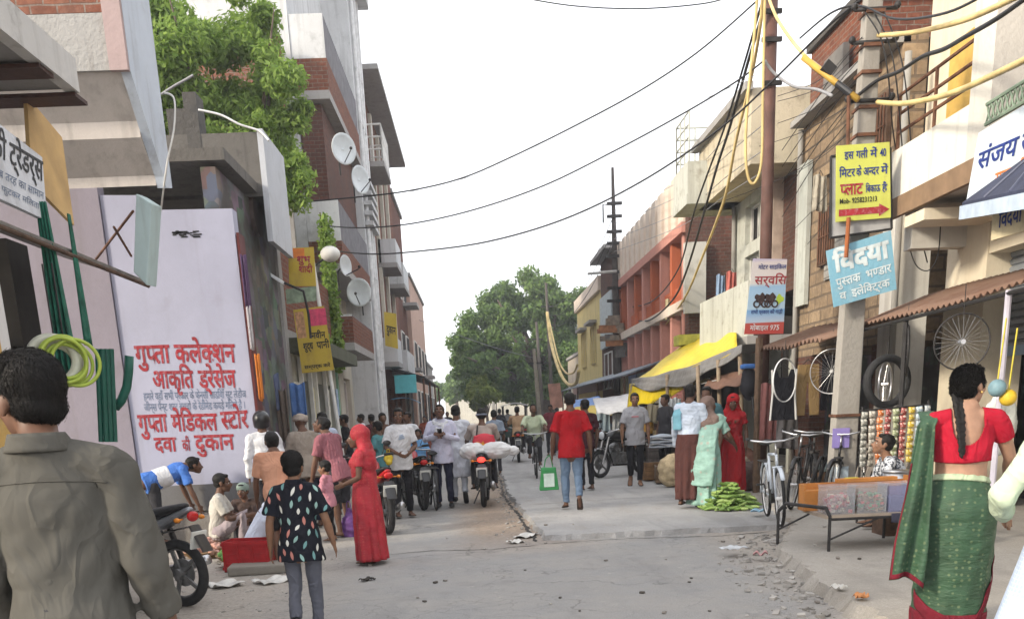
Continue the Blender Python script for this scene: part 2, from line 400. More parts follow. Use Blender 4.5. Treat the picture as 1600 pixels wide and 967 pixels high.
# rubble and chips along the broken pavement edge and the road joint
R_ = random.Random(21); mb = MB()
def chip(x, y, z, s):
    mb.box((x, y, z+s*.2), (s*R_.uniform(.6, 1.6), s*R_.uniform(.6, 1.3), s*R_.uniform(.3, .7)), R_.uniform(0, 3), R_.uniform(-.3, .3), R_.uniform(-.3, .3))
edge = [(2.35, 4.2), (2.62, 7.2), (2.92, 9.2), (3.6, 11.0)]
for i in range(620):
    k = R_.random()*(len(edge)-1); a = int(k); f = k-a
    x = edge[a][0]*(1-f)+edge[a+1][0]*f+R_.gauss(-.10, .20); y = edge[a][1]*(1-f)+edge[a+1][1]*f
    chip(x, y, .0, R_.choice([.008, .012, .012, .018, .018, .025, .035, .05]))
for i in range(200): chip(.6+R_.gauss(-.12, .12), R_.uniform(11, 24), 0, R_.choice([.01, .015, .02, .035]))
for i in range(160): chip(R_.uniform(-3.6, -1.6), R_.uniform(7, 13), 0, R_.choice([.01, .012, .02]))
mb.build('rubble', M('broken concrete chips', (.29, .275, .255), var=.45, scale=5), uv=False, tagv=(None, None, None, 'stuff'))

# open cracks
CRK = M('dark crack', (.035, .032, .03), .95, .4, 9); R_ = random.Random(63)
def crack(pts, w_, z):
    P_ = ragged(pts, .09, .025, len(pts)+int(pts[0][1]*10)); P_ = P_[:max(2, int(len(P_)*.62))] if False else P_; out = []
    for i in range(len(pts)-1):
        a, b_ = Vector(pts[i]), Vector(pts[i+1]); k = max(2, int((b_-a).length/.09)); out += [a.lerp(b_, j/k)+Vector((R_.gauss(0, .016), R_.gauss(0, .016))) for j in range(k)]
    mb = MB(); vs = []
    for i, p in enumerate(out):
        d = (out[min(i+1, len(out)-1)]-out[max(i-1, 0)]); n_ = Vector((-d.y, d.x)).normalized()*w_*R_.uniform(.3, 1.2)*(.2 if i in (0, len(out)-1) else 1); vs += [(p.x+n_.x, p.y+n_.y, z), (p.x-n_.x, p.y-n_.y, z)]
    mb.add(vs, [(2*i, 2*i+1, 2*i+3, 2*i+2) for i in range(len(out)-1)]).build('road_crack', CRK, tagv=(None, None, None, 'structure'))
crack([(.72, 11.05), (1.7, 11.15), (2.8, 11.0), (3.6, 11.12)], .016, .004); crack([(.72, 11.0), (.1, 10.8), (-.6, 10.95), (-1.3, 10.7)], .014, .004)
crack([(.66, 11.3), (.60, 14), (.46, 18), (.52, 21.5), (.36, 30)], .03, .0045); crack([(-.9, 5.6), (.2, 6.1), (1.4, 5.9), (2.3, 6.6)], .008, .004); crack([(.8, 15.2), (2.2, 15.5), (4.1, 15.3)], .01, .069); crack([(.6, 20.4), (2.2, 20.2), (4.2, 20.5)], .012, .069)

# ---------------------------------------------------------------- foliage
def leafmat(name, lo, hi, trans=.35):
    m, t, b = nodes(name); g = N(t, 'ShaderNodeNewGeometry')
    vec = coord(t); f = N(t, 'ShaderNodeMath', operation='MULTIPLY_ADD'); t.links.new(g.outputs['Random Per Island'], f.inputs[0]); f.inputs[1].default_value = .55
    s_ = N(t, 'ShaderNodeMath', operation='MULTIPLY'); t.links.new(nz(t, vec, .5, 3), s_.inputs[0]); s_.inputs[1].default_value = .5; t.links.new(s_.outputs[0], f.inputs[2])
    c = ramp(t, f.outputs[0], [(.15, lo), (.85, hi)]); t.links.new(c, b.inputs['Base Color'])
    b.inputs['Roughness'].default_value = .6; b.inputs['Specular IOR Level'].default_value = .25
    tr = N(t, 'ShaderNodeBsdfTranslucent'); t.links.new(c, tr.inputs[0]); mx = N(t, 'ShaderNodeMixShader'); mx.inputs[0].default_value = trans
    out = t.nodes['Material Output']; t.links.new(b.outputs[0], mx.inputs[1]); t.links.new(tr.outputs[0], mx.inputs[2]); t.links.new(mx.outputs[0], out.inputs[0])
    return m
def leaves(clumps, n, size, aspect=2.2, seed=0, droop=.0, rim=.55):
    """n leaf faces in the given clumps (centre, radii); more of them towards each clump's rim"""
    g = np.random.default_rng(seed); C = np.array([c for c, r in clumps]); Rr = np.array([r for c, r in clumps])
    wts = (Rr.prod(1))**.67; k = g.choice(len(C), n, p=wts/wts.sum())
    d = g.normal(size=(n, 3)); d /= np.linalg.norm(d, axis=1)[:, None]
    rr = rim+(1-rim)*g.random(n)**.8; stray = g.random(n) < .08; rr[stray] *= 1.18
    P = C[k]+d*Rr[k]*rr[:, None]
    nrm = d*.6+g.normal(size=(n, 3))*.75+np.array([0, 0, .35]); nrm /= np.linalg.norm(nrm, axis=1)[:, None]
    t = np.cross(nrm, g.normal(size=(n, 3))); t[:, 2] -= droop; t -= nrm*(t*nrm).sum(1)[:, None]; t /= np.linalg.norm(t, axis=1)[:, None]
    b = np.cross(nrm, t); s = size*(.6+.8*g.random(n))[:, None]
    A = P-t*s*aspect/2; B = P+b*s/2; Cc = P+t*s*aspect/2; D = P-b*s/2
    return np.stack([A, B, Cc, D], 1).reshape(-1, 3)
def leafmesh(name, V, mat, parent):
    n = len(V)//4; L = np.array(parent.location); me = bpy.data.meshes.new(name); me.vertices.add(len(V)); me.vertices.foreach_set('co', (V-L).ravel().astype(np.float32))
    me.loops.add(len(V)); me.loops.foreach_set('vertex_index', np.arange(len(V), dtype=np.int32)); me.polygons.add(n)
    me.polygons.foreach_set('loop_start', np.arange(0, len(V), 4, dtype=np.int32)); me.polygons.foreach_set('loop_total', np.full(n, 4, dtype=np.int32)); me.update(); me.validate()
    me.materials.append(mat); o = bpy.data.objects.new(name, me); COL.objects.link(o); o.parent = parent; return o
BARK = M('grey brown bark', (.10, .075, .055), var=.4, scale=9, bump=.8, bscale=14)
def tree(name, label, base, trunk_h, trunk_r, clumps, n, size, mat, seed, aspect=2.2, droop=0, group=None, limbs=9, rim=.55):
    t = thing(name, label, 'tree', base, group=group); b = Vector(base); g = random.Random(seed); mb = MB()
    top = b+Vector((g.uniform(-.1, .1)*trunk_h, 0, trunk_h))
    mb.tube([b, b.lerp(top, .5)+Vector((.08*trunk_r, 0, 0)), top], [trunk_r*1.25, trunk_r*.9, trunk_r*.7], 12)
    for c, r in g.sample(clumps, min(limbs, len(clumps))):
        c = Vector(c); mid = top.lerp(c, .5)+Vector((0, 0, -.12*(c-top).length)); s0 = b.lerp(top, g.uniform(.7, 1))
        mb.tube([s0, mid, c, c+(c-mid)*.4], [trunk_r*.5, trunk_r*.3, trunk_r*.14, trunk_r*.04], 7)
    mb.build('trunk', BARK, t, world=True, smooth=True)
    leafmesh('crown', leaves(clumps, n, size, aspect, seed, droop, rim), mat, t)
    return t
def clumpset(c, r, k, rs, seed, flat=.8):
    g = np.random.default_rng(seed); out = []
    for i in range(k):
        d = g.normal(size=3); d /= np.linalg.norm(d); q = .35+.65*g.random()**.6
        s = rs*(.65+.7*g.random()); out.append((tuple(np.array(c)+d*np.array(r)*q), (s, s, s*flat)))
    return out
NEEM = leafmat('neem leaves', (.10, .19, .03), (.32, .44, .10), .5)
BAN = leafmat('banyan leaves', (.045, .095, .028), (.17, .26, .065), .35)
YEL = leafmat('young yellow green leaves', (.09, .14, .03), (.24, .29, .06), .4)
cl = clumpset((-4.5, 20.2, 7.3), (1.6, 1.5, 1.9), 38, .48, 11)+clumpset((-3.3, 19.4, 6.6), (.5, .6, 1.3), 18, .34, 12)+clumpset((-5.9, 19.6, 8.2), (.9, .9, 1.7), 18, .48, 13)+clumpset((-4.0, 20, 8.8), (.6, .6, .5), 6, .3, 14)
tree('neem_tree', 'bright green feathery neem tree rising behind the white lettered wall', (-4.6, 20.3, .1), 5.2, .2, cl, 70000, .048, NEEM, 5, 2.8, .9, limbs=14, rim=.15)
cl = clumpset((4.2, 72, 6.3), (5.2, 4.5, 4.6), 150, .85, 21)+clumpset((1.0, 70.5, 5.0), (2.4, 3, 3.0), 50, .7, 23)+clumpset((8.2, 74, 6.6), (2.6, 3, 4.0), 50, .8, 24)
tree('banyan_tree', 'huge dark green spreading tree at the far end of the street', (5.2, 72.5, 0), 4.6, .9, cl, 110000, .15, BAN, 6, 2.0, .5, limbs=26, rim=.2)
cl = clumpset((.9, 68, 2.9), (1.1, 1.0, 1.3), 12, .6, 31)
tree('young_tree', 'small yellow green tree in front of the huge dark tree', (.9, 68.2, 0), 1.8, .12, cl, 6500, .17, YEL, 7, 1.7, .3, rim=.3)
cl = clumpset((-2.0, 118, 5.0), (1.6, 1.5, 1.7), 10, 1.0, 33)
tree('distant_tree', 'pale round tree far away above the shop roofs where the street ends', (-2.0, 118, 0), 3.5, .25, cl, 4200, .3, BAN, 8, 1.5, .3)
cl = clumpset((-5.3, 128, 4.2), (2.4, 2, 1.6), 12, 1.1, 35)
tree('distant_tree', 'low hazy tree behind the last buildings on the left', (-5.3, 128, 0), 3, .25, cl, 4200, .32, BAN, 9, 1.5, .3)
# ---------------------------------------------------------------- building kit
DARK = M('painted shade', (.018, .016, .015), .95, .3)  # near-black colour stands in for shade inside rooms, gaps and openings
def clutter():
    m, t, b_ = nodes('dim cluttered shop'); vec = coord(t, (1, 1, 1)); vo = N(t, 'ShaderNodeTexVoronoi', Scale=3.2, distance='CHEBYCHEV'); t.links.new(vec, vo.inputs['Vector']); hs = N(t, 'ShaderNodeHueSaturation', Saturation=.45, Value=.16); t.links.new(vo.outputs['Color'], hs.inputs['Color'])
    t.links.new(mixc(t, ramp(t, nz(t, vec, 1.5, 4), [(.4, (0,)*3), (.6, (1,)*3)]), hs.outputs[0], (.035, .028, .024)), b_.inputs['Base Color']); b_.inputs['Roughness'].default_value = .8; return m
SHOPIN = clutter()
GLASS = M('dusty dark glass', (.03, .035, .04), .12, .3, spec=.6)
RUST = M('rusty iron', (.13, .06, .035), .85, .45, 7, .4)
IRON = M('dark iron', (.035, .033, .033), .6, .3, metal=.4)
WOODD = M('dark old wood', (.085, .05, .032), .85, .4, 9, .4)
WHITE_T = M('white trim paint', (.62, .61, .58), .7, .12, 5)
BRK = brick('red brick', (.22, .075, .042), (.145, .05, .032), (.20, .165, .135))
BRKD = brick('dark brick', (.15, .06, .042), (.095, .045, .035), (.14, .115, .10), dirt=.5)
BRKP = brick('pinkish brick', (.27, .11, .07), (.19, .075, .05), (.24, .20, .17))
def facade(mb, xf, t, ys, zs, holes):
    for i in range(len(ys)-1):
        j = 0
        while j < len(zs)-1:
            if (i, j) in holes: j += 1; continue
            k = j
            while k+1 < len(zs)-1 and (i, k+1) not in holes: k += 1
            mb.bb(min(xf, xf+t), max(xf, xf+t), ys[i], ys[i+1], zs[j], zs[k+1]); j = k+1
    return mb
def win(par, xf, s, y0, y1, z0, z1, fr, pane=GLASS, nm='window', bars=2, dep=.12, shut=None):
    """window in a street wall at x = xf; s = +1 when the room lies at larger x"""
    mb = MB(); w_ = .05; a, b = xf+s*dep, xf+s*(dep+.05)
    mb.bb(a, b, y0, y0+w_, z0, z1); mb.bb(a, b, y1-w_, y1, z0, z1); mb.bb(a, b, y0+w_, y1-w_, z0, z0+w_); mb.bb(a, b, y0+w_, y1-w_, z1-w_, z1)
    for k in range(bars):
        y = y0+(y1-y0)*(k+1)/(bars+1); mb.bb(a, b, y-.02, y+.02, z0+w_, z1-w_)
    f = mb.build(nm, fr, par, world=True)
    MB().bb(xf+s*(dep+.07), xf+s*(dep+.09), y0, y1, z0, z1).build('pane', pane, f, world=False)
    f.children[0].data.transform(Matrix.Translation(-Vector(par.location)))
    return f
def rail(mb, pts, z0, h, n=3, posts=.35, r=.014):
    for a, b in zip(pts[:-1], pts[1:]):
        a = Vector((*a, z0)); b = Vector((*b, z0)); L = (b-a).length
        for k in range(n): mb.tube([a+Vector((0, 0, h*(k+1)/n)), b+Vector((0, 0, h*(k+1)/n))], r, 6)
        m_ = max(1, int(L/posts))
        for k in range(m_+1): p = a.lerp(b, k/m_); mb.tube([p, p+Vector((0, 0, h))], r, 6)
def quadboard(name, label, cat, px, plane, mat, t=.02, group=None, border=None):
    """flat board seen in the photo as a quadrilateral (bl, br, tr, tl) standing in a given world plane"""
    f = {'X': AX, 'Y': AY}[plane[0]]; q = [V3(f(u, v, plane[1])) for u, v in px]
    c = (q[0]+q[1]+q[2]+q[3])/4
    th = thing(name, label, cat, c, group=group)
    right = (q[1]-q[0]).normalized(); n = right.cross((q[3]-q[0])).normalized()
    MB().hexa([q[0]-n*t, q[1]-n*t, q[1], q[0], q[3]-n*t, q[2]-n*t, q[2], q[3]]).build('panel', mat, th, world=True)
    th_info = dict(o=q[0], r=right, u=(q[3]-q[0]).normalized(), w=(q[1]-q[0]).length, h=(q[3]-q[0]).length, n=n)
    if border:
        mb = MB()
        for a, b in ((0, 1), (1, 2), (2, 3), (3, 0)): mb.tube([q[a]+n*.005, q[b]+n*.005], .014, 6)
        mb.build('frame', border, th, world=True)
    return th, th_info
def sign(th, I, lines, mat, bold=.012, name='lettering'):
    """lines: text, centre x 0..1, baseline 0..1, letter height 0..1 of board height, width 0..1 of board width"""
    W, H = I['w'], I['h']
    return write([(t_, cx*W, y*H, hh*H/.62, (ww*W if ww else None), 'c') for t_, cx, y, hh, ww in lines], I['o'], I['r'], I['u'], mat, th, name, bold)
def wornink(name, c, under):
    m, t, b_ = nodes(name); vec = coord(t); f = nz(t, vec, 22, 6, .7); t.links.new(mixc(t, ramp(t, f, [(.50, (0,)*3), (.72, (.75,)*3)]), ramp(t, nz(t, vec, 4, 4), [(.3, mul(c, .75)), (.7, mul(c, 1.2))]), under), b_.inputs['Base Color']); b_.inputs['Roughness'].default_value = .8; return m
INKR = wornink('red sign paint', (.30, .014, .024), (.38, .25, .28)); INKB = M('blue sign ink', (.02, .04, .20), .6, .15)
INKK = M('black sign ink', (.02, .02, .022), .6, .15); INKG = M('faded blue grey paint', (.12, .16, .24), .7, .3)

# ================================================================ LEFT SIDE
# ---- near shop at the left edge
P_TAN = plaster('tan plaster', (.42, .35, .27), amt=.55); P_GREY = plaster('raw grey plaster', (.30, .29, .28), amt=.6)
P_OCH = plaster('ochre paint', (.46, .30, .10), amt=.4); P_WHITE = plaster('old white paint', (.58, .57, .56), amt=.45)
b = thing('shop_building', 'nearest shop on the left with ochre pillar, brown beams and white hand lettered board', 'building', (-4, 5.6, 0))
MB().bb(-6, -3.3, 3, 6.5, 0, .2).build('plinth', P_GREY, b, world=True)
MB().bb(-6, -3.5, 3, 7.2, 2.9, 4.6).build('wall', P_TAN, b, world=True)
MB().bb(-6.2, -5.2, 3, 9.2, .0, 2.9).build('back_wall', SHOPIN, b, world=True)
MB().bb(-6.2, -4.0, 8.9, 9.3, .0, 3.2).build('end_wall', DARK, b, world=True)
MB().bb(-3.3, -2.95, 5.6, 6.25, .0, 2.6).build('pillar', P_OCH, b, world=True)
MB().bb(-3.2, -2.97, 6.27, 6.42, .0, 2.6).build('pillar', P_WHITE, b, world=True)
XA = -2.95
q0, q1, q2 = AX(118, 112, XA), AX(66, 105, XA), AX(122, 150, XA)
yE_ = float(q0[1]); zE_ = float(q0[2])
MB().bb(-6, XA-.11, 3, yE_, zE_-.12, zE_+.06).build('roof_slab', P_GREY, b, world=True)
MB().bb(XA-.1, XA, 3, yE_+.03, zE_-.14, zE_+.10).build('fascia', plaster('flaking white paint', (.55, .54, .52), amt=.9), b, world=True)
BEAM = M('brown painted beam', (.055, .024, .018), .7, .3, 6, .2)
for q in (q1, q2): MB().bb(-6, XA-.02, float(q[1]), float(q[1])+.24, float(q[2]), zE_-.145).build('beam', BEAM, b, world=True)
# awning rail along the shop front
t = thing('awning_rail', 'long dark rusty rail reaching out along the left shop front', 'rail', V3(AX(110, 395, -3.05)))
a0, a1 = V3(AX(-60, 330, -3.05)), V3(AX(232, 447, -3.05))
MB().tube([a0, a1], .018, 8).build('bar', WOODD, t, world=True)
mb = MB(); mb.slab([a0+Vector((-.02, 0, .03)), a1+Vector((-.02, 0, .03)), a1+Vector((-.75, 0, .28)), a0+Vector((-.75, 0, .28))], .02); mb.build('sheet', M('grey tin sheet', (.22, .21, .20), .6, .4, 4, .2), t, world=True)
th, I = quadboard('shop_sign', 'white board with black hand lettering on the nearest left shop', 'sign', [(-70, 278), (74, 345), (66, 246), (-70, 140)], ('X', -3.12), plaster('white sign board', (.60, .62, .66), amt=.35), .04)
sign(th, I, [("न|्|न|ती", .12, .5, .26, .3), ("की", .42, .5, .26, .16), ("ट्रे|ड|र्|स", .74, .5, .26, .4)], INKK, .012)
sign(th, I, [("ह|मा|रे| |य|हाँ| |स|ब| |त|र|ह| |का| |सा|मा|न", .5, .26, .09, .9), ("थो|क| |ए|वं| |फु|ट|क|र| |मि|ल|ता| |है", .56, .1, .07, .8)], INKG, .0, 'small_lettering')
th, I = quadboard('wooden_board', 'ochre yellow plywood board hanging behind the white lettered board', 'board', [(50, 285), (116, 352), (97, 215), (42, 150)], ('X', -3.4), M('ochre plywood', (.50, .33, .14), .7, .2, 3, .1), .03)
# ---- stepped balcony building
SHADEW = plaster('lavender wall with painted shade', (.28, .255, .30), amt=.3, streak=.3); PINKG = plaster('dusty rose paint', (.38, .29, .28), amt=.4)  # lavender wall: the balcony's shade is put into its darker tone
LAV = plaster('lavender white wall', (.40, .41, .52), (.25, .24, .28), amt=.32, streak=.3, bump=.12)
b = thing('balcony_building', 'plastered building with stepped overhanging balconies and bare brick on top at left', 'building', (-4.5, 11, 0))
X1 = -2.98
def yz(v, Y, u=190): return (Y, float(AY(u, v, Y)[2]))
prof = [yz(110, 9.7), yz(190, 10.02), yz(216, 10.02), yz(276, 10.32), yz(292, 10.32), yz(292, 10.5)]
topz = prof[0][1]
MB().prism(prof+[(10.5, topz+.46), (9.7, topz+.46)], 'X', -8, X1-.09).build('stair_soffit', plaster('beige soffit paint', (.50, .455, .42), amt=.35), b, world=True)
MB().bb(-8, X1-.1, 9.66, 9.698, topz-.01, topz+.45).build('cement_band', plaster('weathered cement', (.36, .35, .335), amt=.95, bump=.7), b, world=True)
MB().bb(-8, X1-.1, 9.68, 10.45, topz+.462, topz+3.2).build('brick_wall', BRKP, b, world=True, uv=True)
pp = [(y-.02, z-.02) for y, z in prof]
MB().prism([pp[0], pp[3], (10.34, prof[4][1]-.02), (10.55, prof[5][1]-.02), (10.55, topz+3.4), (9.66, topz+3.4)], 'X', X1-.088, X1).build('side_panel', plaster('bluish white side', (.50, .55, .62), amt=.3), b, world=True)
MB().bb(X1-.16, X1+.004, 9.6, 9.655, topz-.03, topz+3.3).build('edge_trim', PINKG, b, world=True)
MB().bb(-9, -4.78, 13.5-.03, 13.5+.2, .3, 5.6).build('wall', SHADEW, b, world=True)
mb = MB(); p = V3(AY(143, 180, 10.2)); mb.tube([p+Vector((0, 0, .12)), p, p+Vector((.03, 0, -.06)), p+Vector((.07, 0, -.02))], .008, 6); mb.build('hook', IRON, b, world=True)
mb = MB(); mb.tube([V3(AX(228, 222, -3.2)), V3(AX(250, 275, -3.2))], .02, 6); mb.build('pipe', WHITE_T, b, world=True)
# ---- hall with the lettered wall
YW = 13.5
b = thing('lettered_wall', 'lavender white side wall with big red hand painted shop lettering', 'wall', (-4.2, YW, .38))
xr0 = AY(411, 745, YW)[0]; zt = AY(358, 326, YW)[2]; ztl = AY(245, 312, YW)[2]
MB().prism([(-4.77, .38), (xr0, .38), (xr0-.02, zt), (-4.2, zt+.02), (-4.22, ztl+.06), (-4.77, ztl+.08)], 'Y', YW, YW+.24).build('wall', LAV, b, world=True)
MB().bb(-4.77, xr0-.01, YW-.05, YW-.003, .38, AY(300, 757, YW)[2]).build('plinth_band', plaster('grey cement band', (.17, .17, .175), amt=.5), b, world=True)
MB().bb(xr0+.0, xr0+.035, YW-.02, YW+.3, .3, zt-.3).build('corner_trim', M('maroon edge', (.10, .02, .02), .7), b, world=True)
def wl(txt, u0, v0, u1, v1, hpx):
    """one painted line from baseline pixel (u0,v0) to (u1,v1)"""
    a, c = V3(AY(u0, v0, YW)), V3(AY(u1, v1, YW)); return (txt, a, c, hpx/1450*YW)
def paint(lines, mat, nm, bold):
    mb = MB()
    for txt, a, c, h in lines:
        v, f, wd = text2d(txt, bold); r_ = (c-a); L = r_.length; r_.normalize(); n = Vector((0, -1, 0)); u_ = Vector((0, 0, 1))
        mb.add([a+r_*(p[0]*L/wd)+u_*(p[1]*h/.70)+n*(.004+p[2]*.05) for p in v], f)
    return mb.build(nm, mat, b, world=True, fix=False)
paint([wl("गु|प~|ता", 213, 569, 266, 567, 27), wl("क|ले|क~|श|न", 275, 567, 368, 566, 27)], INKR, 'painted_line', .03)
paint([wl("आ|कृ|ति" if False else "आ|कृ| ि|त".replace(' ि', 'ि'), 240, 607, 303, 606, 26), wl("ड्रे|से|ज", 312, 606, 369, 605, 26)], INKR, 'painted_line', .03)
paint([wl("ह|मा|रे| |य|हाँ| |स|भी| |प्र|का|र| |के| |फे|न्सी| |सा|डि|याँ| |सू|ट| |ले|डी|ज", 225, 625, 385, 621, 11), wl("जी|न्स| |पै|न्ट| |श|र्ट| |ब|च्चों| |के| |रे|डी|मे|ड| |क|प|ड़े| |मि|ल|ते| |हैं| |।", 226, 642, 384, 638, 11)], INKG, 'small_painted_line', .004)
paint([wl("गु|प~|ता", 218, 676, 262, 674, 27), wl("मे|ि|ड|क|ल", 270, 674, 340, 672, 26), wl("स~|टो|र", 347, 671, 388, 668, 27)], INKR, 'painted_line', .03)
paint([wl("द|वा", 243, 706, 276, 705, 22), wl("दु|का|न", 306, 704, 366, 702, 24)], INKR, 'painted_line', .03)
paint([wl("की", 286, 704, 298, 704, 17)], INKR, 'painted_line', .02)
mb = MB(); R2 = random.Random(4)
for k in range(26):
    p = AY(R2.uniform(268, 306), R2.uniform(362, 372), YW); mb.bb(p[0], p[0]+R2.uniform(.02, .12), YW-.006, YW-.002, p[2], p[2]+R2.uniform(.006, .02))
mb.build('faded_stencil', INKK, b, world=True)
# ---- grey canopy building behind
b = thing('canopy_building', 'dark unplastered concrete canopy with tall white fascia board above the lettered wall', 'building', (-4.4, 16, 0))
CON = plaster('sooty concrete', (.14, .132, .122), (.05, .047, .045), amt=.7, streak=.7, bump=.5)
zc0, zc1 = AY(380, 308, 15.7)[2], AY(380, 207, 15.7)[2]
MB().bb(-7, -3.06, 15.7, 17.2, zc0, zc1).build('canopy', CON, b, world=True)
mb = MB(); zl = AY(290, 145, 15.72)[2]
x0, x1 = AY(262, 200, 15.72)[0], AY(312, 200, 15.72)[0]; mb.bb(x0+.28, x1, 15.69, 16.1, zc0+.5, zl); mb.bb(x0, x0+.27, 15.75, 16.1, zc0+.5, zl-.2)
mb.build('pillar_stub', plaster('blackened cement', (.10, .095, .09), (.03, .03, .03), amt=.8, bump=.7), b, world=True)
mb = MB(); zf0 = AX(442, 392, -3.0)[2]; mb.bb(-3.055, -2.97, 15.62, 17.25, zf0, zc1+.02); mb.build('fascia', plaster('pale fascia paint', (.50, .52, .56), amt=.25), b, world=True)
MB().bb(-7, -3.25, 17.3, 17.6, .3, zc1-.1).build('wall', P_GREY, b, world=True)
MB().bb(-7, -3.15, YW+.24, 17.3, 4.95, 5.1).build('roof', CON, b, world=True)
MB().bb(-3.5, -3.3, YW+.3, 17.3, .3, zc0-.02).build('side_wall', SHOPIN, b, world=True)
mb = MB(); p = AY(400, 370, 15.9); mb.tube([(p[0]-.35, 16.0, p[2]+.35), (p[0]+.05, 16.0, p[2]+.35)], .34, 16); mb.build('drum', M('brown tank', (.07, .05, .045), .8), b, world=True)
# ---- low brick shop row with mossy ledge
POST = plaster('poster pasted wall', (.42, .42, .37), amt=.6)
b = thing('brick_shop', 'low brick shop with mossy concrete ledge and poster covered front', 'building', (-3.8, 20, 0))
MB().bb(-7, -3.3, 17.7, 23.4, 3.15, 4.5).build('brick_wall', BRK, b, world=True, uv=True)
MB().bb(-7, -2.75, 17.7, 23.4, 2.75, 3.0).build('ledge', plaster('mossy ledge', (.11, .115, .085), (.035, .05, .02), amt=.9, bump=.8), b, world=True)
MB().bb(-7, -3.28, 17.7, 23.4, 3.0, 3.15).build('lintel', P_GREY, b, world=True)
mb = MB(); facade(mb, -3.3, -.2, [17.7, 18.4, 19.4, 20.0, 21.3, 22.0, 23.0, 23.4], [.16, 2.3, 2.75], {(1, 0), (3, 0), (5, 0)}); mb.build('front_wall', POST, b, world=True)
MB().bb(-6.5, -4.2, 17.8, 23.3, .2, 2.7).build('back_wall', SHOPIN, b, world=True)
for y in (18.4, 19.4, 20.0, 21.3): MB().bb(-3.27, -3.2, y-.06, y+.06, .16, 2.7).build('post', WHITE_T, b, world=True)
R2 = random.Random(12)
for (y, z, w_, h, c) in ((18.05, 1.9, .5, .7, (.6, .6, .55)), (19.7, 1.9, .4, .6, (.62, .55, .2)), (21.65, 1.8, .5, .8, (.6, .58, .5)), (23.2, 1.9, .3, .7, (.3, .4, .55))):
    MB().bb(-3.275, -3.262, y-w_/2, y+w_/2, z-h/2, z+h/2).build('poster', M('poster paper %.1f' % y, c, .7, .35, 9), b, world=True)
th = thing('ivy', 'green creeper hanging down the wall beside the pale tower', 'plant', (-3.3, 23.6, 3.4))
cl = [((-3.25, 23.6, 5.9-.33*k), (.22, .3, .3)) for k in range(10)]
leafmesh('foliage', leaves(cl, 3200, .07, 1.4, 41, .3, .2), NEEM, th)
mb = MB(); mb.tube([(-3.35, 23.6, 3.0), (-3.3, 23.65, 4.5), (-3.35, 23.6, 6.2)], .02, 6); mb.build('stem', BARK, th, world=True)
th = thing('moss_tuft', 'clump of green weeds growing on the mossy ledge', 'plant', (-2.9, 18.6, 3.0)); leafmesh('foliage', leaves([((-2.9, 18.6+.3*k, 3.05), (.2, .3, .12)) for k in range(3)], 700, .05, 1.6, 43, 0, .1), NEEM, th)
# ---- pale tower
P_TOW = plaster('grey white tower plaster', (.57, .575, .58), (.20, .195, .19), amt=.55, streak=.55); P_CRM = plaster('cream tower plaster', (.55, .52, .44), amt=.35)
b = thing('tower_house', 'tall pale plastered house with stacked brick balconies and white drain pipes', 'building', (-4.5, 28, 0))
ztop = 15.6
MB().bb(-15, -3.75, 24, 33, 5.5, ztop).build('wall', P_TOW, b, world=True)
mb = MB(); facade(mb, -3.75, -.25, [24, 25.0, 25.9, 26.4, 27.3, 28.2, 29.6, 30.6, 33], [.16, 2.7, 3.4, 4.6, 5.5], {(1, 0), (3, 0), (5, 0), (6, 2), (3, 2)}); mb.build('front_wall', P_CRM, b, world=True)
MB().bb(-14, -4.6, 24.02, 33, .16, 5.5).build('back_wall', P_CRM, b, world=True)
for y in (24.93, 25.97): MB().bb(-3.74, -3.6, y-.07, y+.07, .16, 3.4).build('door_frame', M('mint green paint', (.22, .40, .28), .7), b, world=True)
win(b, -3.75, -1, 24.98, 25.92, .4, 2.65, M('mint white frame', (.5, .58, .52), .7), M('grey door', (.14, .15, .16), .7), 'door', 1)
win(b, -3.75, -1, 28.2, 29.6, .4, 2.65, WHITE_T, M('maroon cloth', (.17, .008, .02), .8), 'door', 0)
win(b, -3.75, -1, 26.4, 27.3, .4, 2.65, WHITE_T, M('mustard door', (.38, .28, .06), .8), 'door', 1)
MB().bb(-3.75, -3.0, 30.2, 33, .16, ztop).build('pilaster', P_TOW, b, world=True)
DSLAB = M('dark slate balcony panel', (.12, .115, .125), .8, .3, 4)
SL = plaster('grey balcony slab', (.33, .32, .31), amt=.6)
def balc(z0, z1, y0, y1, xo, brickh, nm):
    s_ = MB().bb(-3.74, xo, y0, y1, z0-.18, z0).build('balcony', SL, b, world=True)
    k = MB(); k.bb(-3.74, xo, y0, y0+.12, z0, z0+brickh); k.bb(xo-.12, xo, y0+.12, y1, z0, z0+brickh); k.build('brick_parapet', BRK, s_, world=True, uv=True)
    k = MB(); k.bb(-3.74, xo-.02, y0+.02, y0+.07, z0+brickh, z1); k.build('front_panel', P_TOW, s_, world=True)
    k = MB(); k.bb(xo-.07, xo-.02, y0+.07, y1, z0+brickh, z1); k.build('side_panel', DSLAB, s_, world=True)
    for q in (s_.children): q.data.transform(Matrix.Translation(Vector((0, 0, 0))))
    return s_
zA = AX(505, 120, -2.95)[2]
balc(zA, zA+1.55, 24.0, 30.1, -2.95, .65, 'a'); balc(zA-3.7, zA-2.3, 24.0, 30.1, -2.95, .5, 'b'); balc(3.35, 4.0, 24.0, 28.6, -2.85, .6, 'c')
MB().bb(-3.72, -3.2, 24.3, 30, zA-3.5, zA-.2).build('brick_infill', BRKD, b, world=True, uv=True)
mb = MB()
for y in (30.6, 31.3, 32.0): mb.tube([(-2.93, y, .3), (-2.93, y, 14.4)], .055, 8)
for z in (3, 4.4, 5.8, 7.2, 8.6, 10, 11.4): mb.tube([(-2.92, 30.5, z), (-2.92, 32.1, z)], .03, 6)
mb.build('drain_pipe', M('white plastic pipe', (.6, .6, .6), .5), b, world=True)
mb = MB()
